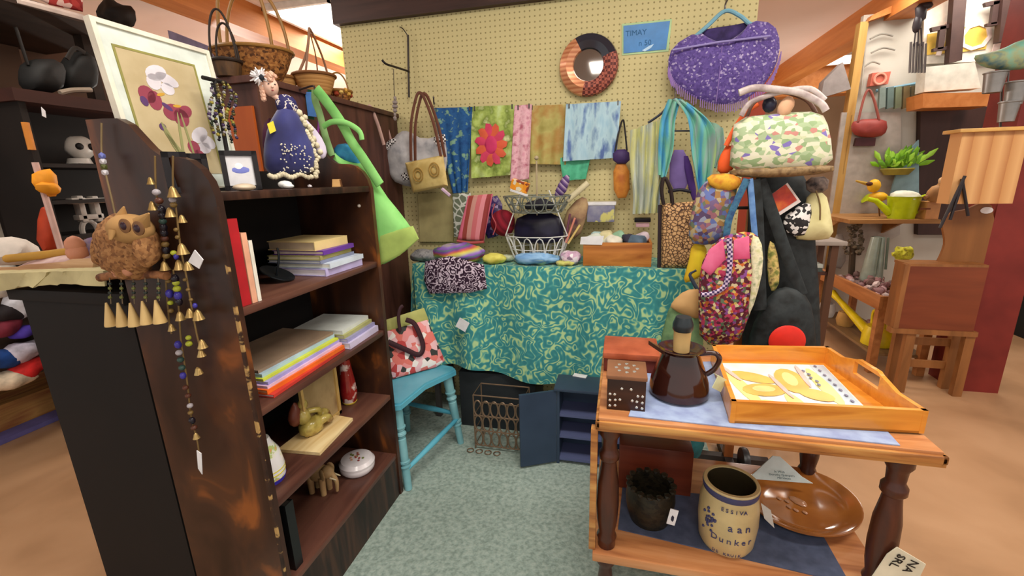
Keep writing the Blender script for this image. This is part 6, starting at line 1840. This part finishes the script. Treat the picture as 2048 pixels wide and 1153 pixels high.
# sign
t = thing('painted_sign', 'white shop board with yellow panels and big pale letters at the top right', 'sign', at(1950, 110, y=YR))
obj('board', G().prism(px([(1850, -30), (2080, -40), (2080, 118), (1846, 128)], y=YR - .02), (0, .015, 0)), f((232, 226, 214)), t)
obj('yellow_panel', G().prism(px([(1856, 68), (1900, 62), (1896, 106), (1852, 110)], y=YR - .03), (0, .008, 0)).prism(px([(1926, 54), (1980, 48), (1972, 98), (1924, 104)], y=YR - .03), (0, .008, 0)), f((232, 196, 90)), t)
g = G()
for s_, (a, b), k_ in (('I', (1885, 82), .364), ('O', (1950, 76), .30), ('I', (1998, 76), .392)):
    M2 = Matrix(((1, 0, 0, 0), (0, 0, -1, 0), (0, 1, 0, 0), (0, 0, 0, 1))); M2.translation = at(a, b, y=YR - .035)
    M2 = M2 @ Matrix.Rotation(-.1, 4, 'Z')
    g.txt(s_, k_, M2, .004)
obj('lettering', g, f((244, 226, 220)), t)
m_dkp = f((66, 46, 42), .6)
for i, (a0, a1, b1, l) in enumerate(((1912, 1938, 126, 'left'), (2012, 2050, 84, 'right'))):
    t = thing('hanging_post', 'dark wooden post with a slab T bracket before the painted sign, %s of two' % l, 'post', at(a0, b1, y=4.74), 'dark posts before the painted sign')
    obj('post', G().prism(px([(a0, -60), (a1, -60), (a1 - 14, b1 - 6), (a0 - 14, b1)], y=4.60), (0, .06, 0)), m_dkp, t)
    e_ = (1885, 75) if i == 0 else (1992, 25)
    obj('bracket', G().prism(px([(e_[0] - 22, e_[1] - 20), (e_[0] + 26, e_[1] - 30), (e_[0] + 26, e_[1] - 22), (e_[0] - 20, e_[1] - 12)], y=4.63), (0, .03, 0)).prism(px([(e_[0] - 4, e_[1] - 22), (e_[0] + 8, e_[1] - 24), (e_[0] + 2, e_[1] + 22), (e_[0] - 10, e_[1] + 24)], y=4.63), (0, .03, 0)).prism(px([(e_[0] - 18, e_[1] + 22), (e_[0] + 10, e_[1] + 17), (e_[0] + 10, e_[1] + 24), (e_[0] - 18, e_[1] + 28)], y=4.63), (0, .03, 0)), m_dkp, t)
sh('white_box', 'large blank white box under the painted sign', 'box', [(1852, 134), (1950, 124), (1962, 176), (1848, 184)], 4.49, .12, f((216, 214, 202)))
sh('shelf_board', 'orange-brown shelf plank under the white box', 'shelf', [(1846, 187), (1985, 184), (1980, 212), (1846, 216)], 4.44, .22, m_orange_beam)

# hanging ornaments
m_gun = mt('gun_metal', (96, 90, 88), metal=.6, rough=.4)
yw = 4.40
t = thing('wind_chime', 'dark figured metal wind chime hanging at the left of the painted sign', 'wind chime', at(1842, 190, y=yw))
obj('cord', G().tube(px([(1846, -30), (1845, 20)], y=yw), .003, 5), m_gun, t)
obj('figure', G().ball(at(1842, 26, y=yw), (.042, .028, .070), 2, wob=.4).ball(at(1834, 44, y=yw), (.031, .025, .063), 2, wob=.4).ball(at(1852, 12, y=yw), (.042, .028, .028), 2, wob=.4), f((52, 46, 50), .4), t)
for i in range(6):
    obj('tube', G().tube(px([(1822 + 6 * i, 84 + 3 * (i % 2)), (1822 + 6 * i - 3, 146)], y=yw + .01 * (i % 3)), .008, 8), m_gun, t)
for i in range(3): obj('link', G().tube(px([(1832 + 5 * i, 56), (1828 + 8 * i, 92)], y=yw), .005, 6), f((52, 46, 50), .4), t)
t = thing('wire_hanger_rack', 'thin wire wall rack with curved arms on the white panel of the right stall', 'rack', at(1735, 130, y=4.74))
for a, b, c_ in ((72, 1740, 1786), (100, 1742, 1790), (128, 1728, 1760)):
    obj('wire_arm', G().tube(spl(px([(b, a + 6), ((b + c_) / 2, a - 4), (c_, a)], y=4.74), 6), .007, 6), f((150, 146, 136), .4), t)
obj('upright', G().tube(px([(1733, 60), (1722, 190)], y=4.74), .008, 6), f((170, 166, 156), .4), t)
c4 = px([(1745, 146), (1782, 143), (1776, 168), (1740, 172)], y=4.70)
t = thing('tin_box', 'salmon red square tin with ring emblem hanging on the wire rack', 'tin', sum(c4, V()) / 4)
obj('box', G().prism(c4, (0, .06, 0)), f((196, 104, 86), .5), t)
obj('ring', G().tube(arc(at(1760, 158, y=4.695), .042, 0, 2 * PI, 18)[:-1], .010, 6, closed=True), f((226, 150, 130), .5), t)
t = thing('key_rack', 'blue-grey carved letter rack hanging below the wind chime', 'rack', at(1805, 215, y=4.66))
for i, (a, c_) in enumerate(((1766, (120, 136, 130)), (1782, (96, 116, 112)), (1798, (110, 120, 96)), (1814, (120, 104, 70)), (1830, (106, 96, 70)), (1844, (130, 130, 120)))):
    g = G().prism(px([(a - 6, 176 - i), (a + 6, 174 - i), (a + 5, 214), (a - 8, 218)], y=4.66), (0, .03, 0))
    obj('letter_block', g, f(c_, .6), t)
obj('rail', G().tube(px([(1752, 182), (1850, 164)], y=4.70), .012, 8), f((110, 150, 170)), t)
t = thing('red_handbag', 'brick red handbag hanging at the left of the right stall', 'bag', at(1738, 275, y=4.66))
obj('body', G().puff(px([(1708, 240), (1772, 236), (1776, 262), (1758, 276), (1712, 274), (1700, 256)], y=4.66), FR, .05, .7, wob=.2), f((150, 62, 56), .5), t)
obj('handle', G().tube(spl(px([(1716, 244), (1728, 196), (1738, 180), (1748, 200), (1758, 240)], y=4.64), 6), .010, 8), f((150, 80, 70), .5), t)
one('dark_tin', 'dark maroon tin standing right under the brick red handbag', 'tin', G().prism(px([(1714, 276), (1752, 276), (1750, 292), (1710, 292)], y=4.66), (0, .12, 0)), f((74, 36, 40), .4))
one('grey_case', 'grey tilted box lid standing on the white shelf end left of the pine post', 'box', G().prism(px([(1648, 162), (1686, 124), (1702, 178), (1642, 196)], y=4.68), (0, .10, 0)), f((150, 142, 140)))
# plate, plant
t = thing('round_plate', 'large brown-grey round plate standing behind the yellow duck', 'plate', at(1735, 390, y=4.74))
obj('disc', G().lathe([(0, 0), (.238, 0), (.259, .020), (.210, .014), (0, .008)], at(1733, 348, y=4.74), 36, Matrix.Rotation(PI / 2, 4, 'X')), mt('plate_taupe', [(150, 128, 108), (170, 148, 126)], 'noise', sc=6, rough=.4), t)
obj('rim', G().tube(arc(at(1733, 348, y=4.725), .256, 0, 2 * PI, 40)[:-1], .008, 6, closed=True), f((110, 112, 90)), t)
yp = 4.62
pc_ = at(1795, 338, y=yp)
t = thing('potted_plant', 'bright green leafy plant in an olive dish on the right stall wall', 'plant', pc_)
obj('pot', G().bb((pc_.x - .03, yp, pc_.z - .05), (pc_.x + .03, 4.69, pc_.z - .03)).lathe([(0, 0), (.084, 0), (.119, .049), (.112, .056), (0, .042)], at(1792, 350, y=yp), 22), f((150, 140, 60), .5), t)
gl = [f((130, 190, 40), .5), f((160, 214, 70), .5), f((96, 150, 36), .5)]
for i in range(95):
    a, el = R.uniform(0, 2 * PI), R.uniform(.15, 1.5)
    L_ = R.uniform(.070, .196)
    d = V((math.cos(a) * math.cos(el), math.sin(a) * math.cos(el) * .7, math.sin(el)))
    p0 = pc_ + V((R.uniform(-.098, .098), R.uniform(-.056, .056), 0))
    p1 = p0 + d * L_ + V((.028, 0, .021))
    obj('leaf', G().tube([p0.lerp(p1, .350), p0.lerp(p1, .75), p1], [.006, .021, .003], 6, .350), gl[i % 3], t)
# pine shelf with duck, watering can, dog, box, easel
ysf = 4.09
zsf = at(1780, 440, y=ysf).z
x0_, x1_ = at(1700, 440, y=ysf).x, at(1878, 460, y=ysf).x
t = thing('wall_shelf', 'tan wooden wall shelf carrying the lime watering can', 'shelf', ((x0_ + x1_) / 2, 4.36, zsf - .04))
obj('board', G().bb((x0_, ysf, zsf - .03), (x1_, 4.75, zsf)), mt('shelf_pine', [(150, 104, 56), (180, 134, 80)], 'wood', sc=4, st=(.5, 4, 4), rough=.5), t)
for x in (x0_ + .05, x1_ - .08): obj('bracket', G().prism([(x, 4.75, zsf - .03), (x, 4.36, zsf - .03), (x, 4.75, zsf - .2)], (.02, 0, 0)), MT['shelf_pine'], t)
m_lime = f((186, 206, 20), .35)
c = at(1800, 442, y=4.22); c.z = zsf
kx = (at(1830, 400, y=4.22) - at(1770, 400, y=4.22)).length / 2
hc_ = at(1800, 394, y=4.22).z - zsf
t = thing('watering_can', 'lime green watering can standing on the tan wall shelf', 'watering can', c)
obj('body', G().lathe([(0, 0), (kx * .84, 0), (kx * 1.05, hc_), (kx * 1.12, hc_ + .004), (kx * 1.0, hc_ + .004), (kx * .8, .01), (0, .01)], c, 28), m_lime, t)
spt = obj('spout', G().tube([c + V((-kx * .8, 0, hc_ * .25)), at(1752, 402, y=4.22), at(1735, 398, y=4.22)], [.031, .020, .018], 10), m_lime, t)
obj('rose', G().lathe([(.017, 0), (.048, .028), (0, .034)], at(1737, 400, y=4.66), 16, Matrix.Rotation(-1.0, 4, 'Y')), m_lime, spt)
obj('handle', G().tube(spl([c + V((kx * .9, 0, hc_ * .95)), c + V((kx * 1.6, 0, hc_ * 1.05)), c + V((kx * 1.7, 0, hc_ * .6)), c + V((kx * .9, 0, hc_ * .2))], 5), .009, 8), m_lime, t)
obj('white_filling', G().ball(c + V((0, 0, hc_ + .0)), (kx * .95, kx * .95, .05), 3, wob=.3), f((226, 230, 214), .9), t)
c = at(1748, 372, y=4.40)
t = thing('duck_ornament', 'yellow duck ornament perched over the spout of the lime watering can', 'ornament', at(1748, 400, y=4.40))
obj('body', G().ball(c, (.049, .042, .056), 2).ball(at(1756, 394, y=4.40), (.070, .056, .042), 2), f((232, 180, 40), .5), t)
obj('bill', G().tube([c, at(1712, 362, y=4.38)], [.020, .007], 8), f((196, 160, 70), .5), t)
obj('eye', G().ball(at(1739, 368, y=4.36), (.025, .017, .017), 2), f((80, 40, 30)), t)
obj('stand', G().tube([at(1756, 398, y=4.40), V((at(1758, 440, y=4.40).x, 4.40, zsf))], .006, 8), f((120, 80, 40)), t)
c = at(1872, 388, y=4.09)
t = thing('dog_figurine', 'carved tan animal figurine seated on the small wooden box', 'figurine', at(1870, 402, y=4.09))
obj('body', G().ball(c, (.063, .049, .070), 2, wob=.3, rot=(0, .4, 0)).tube([c, at(1888, 366, y=4.09)], [.042, .028], 8), f((176, 132, 84), .6), t)
obj('head', G().ball(at(1888, 362, y=4.09), (.039, .034, .031), 2, wob=.280), f((206, 170, 130), .6), t)
obj('leg', G().tube([c, at(1850, 396, y=4.08)], .017, 8), f((150, 106, 66), .6), t)
zb = zsf + .001
bt = at(1850, 404, y=4.12)
t = thing('drawer_box', 'small pale wooden box with a slot under the carved animal', 'box', (bt.x, 4.16, zb))
obj('body', G().bb((at(1853, 420, y=4.12).x, 4.12, zb), (at(1880, 420, y=4.12).x, 4.25, bt.z)), f((206, 150, 96), .5), t)
obj('slot', G().box(at(1850, 418, y=4.12), (.07, .006, .012)), f((120, 66, 40)), t)
ye = 3.12
t = thing('table_easel', 'small black metal easel standing before the plank cabinet', 'easel', at(1900, 440, y=ye))
for q in ([(1930, 352), (1880, 456)], [(1924, 358), (1936, 432)], [(1926, 362), (1900, 440)]):
    obj('leg', G().tube(px(q, y=ye + .03 * (q[1][0] == 1936)), .008, 8), f((36, 28, 32), .4), t)
# plank cabinet and what stands on it
yk = 3.16
pts = px([(1918, 262), (2052, 252), (2030, 412), (1896, 402)], y=yk)
xa, xb = at(1912, 330, y=yk).x, at(2044, 330, y=yk).x
zt, zb = at(1980, 256, y=yk).z, at(1960, 408, y=yk).z
t = thing('plank_cabinet', 'small light plank cabinet on the desk in front of the red post', 'cabinet', ((xa + xb) / 2, yk, zb))
obj('body', G().bb((xa, yk, zb), (xb, yk + .10, zt - .02)), mt('plank_pine', [(196, 140, 84), (216, 166, 110), (180, 120, 70)], 'stripe', sc=11, rough=.5, dist=.1, interp='LINEAR'), t)
obj('top', G().bb((xa - .03, yk - .03, zt - .02), (xb + .03, yk + .12, zt), bev=.004), f((206, 160, 90), .45), t)
t = thing('bird_figurine', 'teal wire-legged bird figurine standing above the plank cabinet', 'figurine', at(2000, 256, y=yk + .05))
bc_ = at(2008, 112, y=yk + .05)
m_bird = mt('bird_teal', [(70, 140, 140), (110, 176, 160), (150, 160, 120), (60, 110, 130)], 'noise', sc=10, rough=.6)
obj('body', G().puff(px([(1946, 112), (1964, 108), (2000, 100), (2040, 80), (2080, 72), (2080, 130), (2030, 142), (1980, 138), (1956, 128)], y=yk + .05), FR, .06, .9), m_bird, t)
obj('tail', G().puff(px([(2060, 80), (2110, 60), (2110, 80), (2070, 110)], y=yk + .05), FR, .02, .9), m_bird, t)
obj('legs', G().tube([at(2018, 136, y=yk + .05), at(2014, 190, y=yk + .05)], .004, 6), m_gun, t)
m_zinc = f((140, 138, 136), .4, .5)
for (a0, a1, b0, b1, l) in ((1962, 2004, 146, 186, 'upper zinc bucket hanging left under the teal bird'), (2004, 2046, 165, 210, 'zinc bucket right behind the upper one under the teal bird'), (1992, 2030, 205, 244, 'lowest zinc bucket standing on the plank cabinet')):
    cc = at((a0 + a1) / 2, b1, y=yk + .05)
    r_ = (at(a1, b1, y=yk + .05) - at(a0, b1, y=yk + .05)).length / 2
    h_ = at((a0 + a1) / 2, b0, y=yk + .05).z - cc.z
    t2 = thing('bucket', l, 'bucket', cc, 'zinc buckets under the teal bird')
    bk_ = obj('body', G().lathe([(0, 0), (r_ * .78, 0), (r_, h_), (r_ * .92, h_), (r_ * .72, .006), (0, .006)], cc, 22), m_zinc, t2)
    obj('rim', G().tube([cc + V((r_ * math.cos(q), r_ * math.sin(q), h_)) for q in [2 * PI * k / 20 for k in range(20)]], .005, 6, closed=True), m_zinc, bk_)
one('bucket_stand', 'thin dark rod stand carrying the zinc buckets and teal bird', 'stand', G().tube([V((at(2002, 250, y=yk + .09).x, yk + .09, zt)), at(2004, 140, y=yk + .16)], .006, 8).lathe([(0, 0), (.05, 0), (.05, .006), (0, .01)], V((at(2002, 250, y=yk + .09).x, yk + .09, zt)), 18), m_gun)

# writing desk with curved back
yd = 3.2
m_desk = mt('desk_red', [(104, 48, 26), (130, 64, 36)], 'wood', sc=3, st=(.5, 4, 4), rough=.4)
m_desk2 = mt('desk_brown', [(120, 76, 40), (150, 98, 54)], 'wood', sc=4, st=(4, 4, .5), rough=.4)
xa, xb = at(1803, 600, y=yd).x, at(1962, 600, y=yd).x
zt, zb = at(1880, 534, y=yd).z, at(1870, 664, y=yd).z
t = thing('washstand', 'reddish brown wooden washstand with curved back board beside the red post', 'washstand', ((xa + xb) / 2, yd + .2, 0))
obj('front_panel', G().bb((xa, yd, zb), (xb, yd + .02, zt)), m_desk, t)
obj('frame', G().bb((xa - .018, yd - .006, zb), (xa + .01, yd + .03, zt + .012)).bb((xa - .03, yd - .012, zb - .02), (xb + .02, yd + .04, zb + .012)), m_desk2, t)
for x in (xa, xb - .02): obj('side_panel', G().bb((x, yd + .02, zb), (x + .02, yd + .14, zt)), m_desk2, t)
obj('top', G().bb((xa, yd, zt), (xb, yd + .15, zt + .015)), m_desk2, t)
bp_ = px([(1872, 532), (1890, 490), (1886, 450), (1900, 428), (1930, 420), (1984, 412), (1986, 534)], y=yd + .1)
obj('back_board', G().prism(spl(bp_, 4), (0, .02, 0)), mt('desk_tan', [(122, 76, 36), (140, 90, 46)], 'wood', sc=3, st=(4, 4, .5), rough=.45), t)
xl, xr = at(1812, 720, y=yd).x, at(1930, 720, y=yd).x
for x in (xl, xr):
    for y in (yd + .0, yd + .11): obj('leg', G().bb((x - .022, y, 0), (x + .028, y + .04, zb - .01)), m_desk2, t)
for z in (.14, .3): obj('stretcher', G().bb((xl, yd + .12, z), (xr, yd + .14, z + .05)), m_desk2, t)
one('price_sticker', 'small white oval label on the top edge of the washstand back board', 'label', G().lathe([(0, 0), (.02, 0), (.02, .003), (0, .003)], at(1973, 421, y=yd + .098), 18, Matrix.Rotation(PI / 2, 4, 'X'), 1.6), m_paper)

# low display table with a tray of shells
m_tt = mt('table_tan', [(150, 92, 48), (184, 122, 70)], 'wood', sc=4, st=(4, .5, 4), rough=.45)
tx0, ty0, tx1, ty1, tz = 1.80, 3.50, 2.14, 4.58, .58
t = thing('display_table', 'low tan wooden trough table with shells on top and a yellow watering can below', 'table', ((tx0 + tx1) / 2, (ty0 + ty1) / 2, 0))
obj('side_rail', G().bb((tx0 - .012, ty0, tz - .10), (tx0 + .015, ty1, tz), bev=.003), m_tt, t)
obj('front_rail', G().bb((tx0 + .015, ty0, tz - .10), (tx1, ty0 + .02, tz)), m_tt, t)
obj('tray_bottom', G().bb((tx0 + .015, ty0 + .02, tz - .10), (tx1, ty1, tz - .08)), m_tt, t)
obj('lower_shelf', G().bb((tx0 + .01, ty0 + .02, .13), (tx1, ty1, .15)), mt('shelf_dull', [(110, 84, 56), (140, 112, 76)], 'wood', sc=4, st=(4, .5, 4), rough=.5), t)
for x in (tx0 - .008, tx1 - .05):
    for y in (ty0 - .002, ty1 - .05): obj('leg', G().bb((x, y, 0), (x + .05, y + .05, tz - .10), bev=.003), m_tt, t)
zt_ = tz - .08
cols = [f((206, 172, 176)), f((226, 206, 204)), f((150, 110, 112)), f((190, 150, 140)), f((120, 96, 92))]
sm = [None] * 5
for i in range(90):
    u, v = R.random(), R.random()
    p = V((tx0 + .05 + u * .27, ty0 + .06 + v * .72, zt_ + .03 + R.random() * .08 * (1 - abs(u - .5))))
    k = i % 5
    if sm[k] is None:
        g = G().ball((0, 0, 0), (.034, .028, .024), 1, wob=.3)
        o = one('seashell', '%s seashell in the heap on the low trough table' % ('pink', 'white', 'mauve', 'sandy', 'grey brown')[k], 'shell', g, cols[k], 'heap of %s seashells on the trough table' % ('pink', 'white', 'mauve', 'sandy', 'grey brown')[k], loc=(0, 0, 0)); sm[k] = o
    else:
        o = sm[k].copy(); COL.objects.link(o)
    o.location = p; o.rotation_euler = (R.random(), R.random(), R.random() * 6)
yq = 4.3
t = thing('dried_bouquet', 'dark dried flower bunch standing at the left end of the trough table', 'dried flowers', V((at(1706, 540, y=yq).x, yq, zt_)))
g = G()
for i in range(46):
    g.ball(at(R.uniform(1690, 1724), R.uniform(448, 510), y=yq + R.uniform(-.05, .05)), R.uniform(.012, .024), 1, wob=.4)
o = obj('flower_heads', g, mt('dried', [(70, 60, 46), (120, 108, 90), (50, 40, 34)], 'noise', sc=20, rough=.9), t); o['kind'] = 'stuff'
obj('stems', G().tube([at(1706, 490, y=yq), V((at(1706, 540, y=yq).x, yq, zt_))], .025, 8), f((70, 56, 40)), t)
vx = V((at(1744, 545, y=4.1).x, 4.1, zt_)); vh = at(1744, 474, y=4.1).z - zt_
t = thing('glass_vase', 'pale grey-green ribbed vase behind the shells on the trough table', 'vase', vx)
obj('body', G().lathe([(0, 0), (.075, 0), (.082, .02), (.062, vh * .6), (.045, vh), (.035, vh), (0, vh * .9)], vx, 22), f((150, 164, 154), .25, 0, .4), t)
obj('ribbing', G().tube([vx + V((.048, -.042, vh)), vx + V((.062, -.055, vh * .4))], .010, 6).tube([vx + V((-.012, -.066, vh)), vx + V((-.012, -.078, vh * .3))], .008, 6), f((110, 124, 114), .3), t)
one('grey_cloth', 'grey felt cloth standing at the left back of the trough table', 'cloth', G().puff(px([(1668, 470), (1690, 466), (1692, 540), (1650, 532)], y=4.5), FR, .04, .7, wob=.15), f((160, 152, 146), .9))
vx = V((at(1836, 540, y=3.75).x, 3.75, zt_))
t = thing('white_pitcher', 'white pitcher standing at the right back of the trough table', 'pitcher', vx)
obj('body', G().lathe([(0, 0), (.055, 0), (.06, .06), (.045, .13), (.048, .16), (0, .15)], vx, 20), f((206, 200, 196), .3), t)
obj('handle', G().tube(arc(vx + V((-.05, 0, .09)), .048, PI / 2, 3 * PI / 2, 10), .007, 8), f((206, 200, 190), .3), t)
one('yellow_flowers', 'bunch of yellow-green flowers by the white pitcher', 'flowers', G().ball(at(1806, 508, y=3.9), (.06, .05, .05), 3, wob=.7, ws=30).tube([at(1806, 505, y=3.9), V((at(1808, 545, y=3.9).x, 3.9, zt_))], .014, 6), mt('yellowgreen', [(160, 160, 40), (206, 206, 60), (120, 110, 40)], 'noise', sc=30, rough=.7))
m_yel = f((226, 202, 24), .4)
zl = .152
c = at(1742, 690, z=zl + .06); c = V((tx0 + .13, ty0 + .22, zl))
t = thing('watering_can', 'yellow watering can with long spout on the lower shelf of the trough table', 'watering can', c)
kx, hc_ = .10, .14
obj('body', G().lathe([(0, 0), (kx, 0), (kx * .98, hc_ * .6), (kx * .8, hc_), (kx * .7, hc_), (0, hc_ * .9)], c, 26), m_yel, t)
sp0 = c + V((-.02, kx * .7, hc_ * .4)); sp1 = V((tx0 + .03, ty0 + .80, zl + .25))
obj('spout', G().tube([sp0, sp0.lerp(sp1, .8), sp1], [.04, .022, .032], 10), m_yel, t)
obj('handle', G().tube(spl([c + V((0, -kx * .6, hc_ * .7)), c + V((0, -kx * .2, hc_ * 1.6)), c + V((-.01, kx * .8, hc_ * 1.7)), c + V((-.01, kx * .8, hc_ * .9))], 6), .013, 8), m_yel, t)
for i, (dx, dy, cc, l) in enumerate(((.2, .42, (196, 160, 166), 'pink speckled stones pot right behind the yellow watering can'), (.10, .66, (180, 140, 80), 'amber jar on the lower shelf beside the spout of the yellow can'), (.06, .92, (206, 200, 196), 'white jar at the far end of the lower trough shelf'))):
    p = V((tx0 + dx, ty0 + dy, zl))
    tt = thing('jar', l, 'jar', p, 'jars on the lower trough shelf')
    jb = obj('body', G().lathe([(0, 0), (.055, 0), (.068, .05), (.055, .12), (.046, .12), (0, .11)], p, 18), f(cc, .4), tt)
    obj('filling', G().ball(p + V((0, 0, .12)), (.044, .044, .02), 2, wob=.4), f(tuple(int(v * .8) for v in cc), .7), jb)
one('dark_chest', 'very dark chest far back beyond the red post at the right edge', 'chest', G().bb((3.4, 4.1, 0), (4.6, 4.6, at(2030, 520, y=4.1).z)), f((20, 22, 24)))
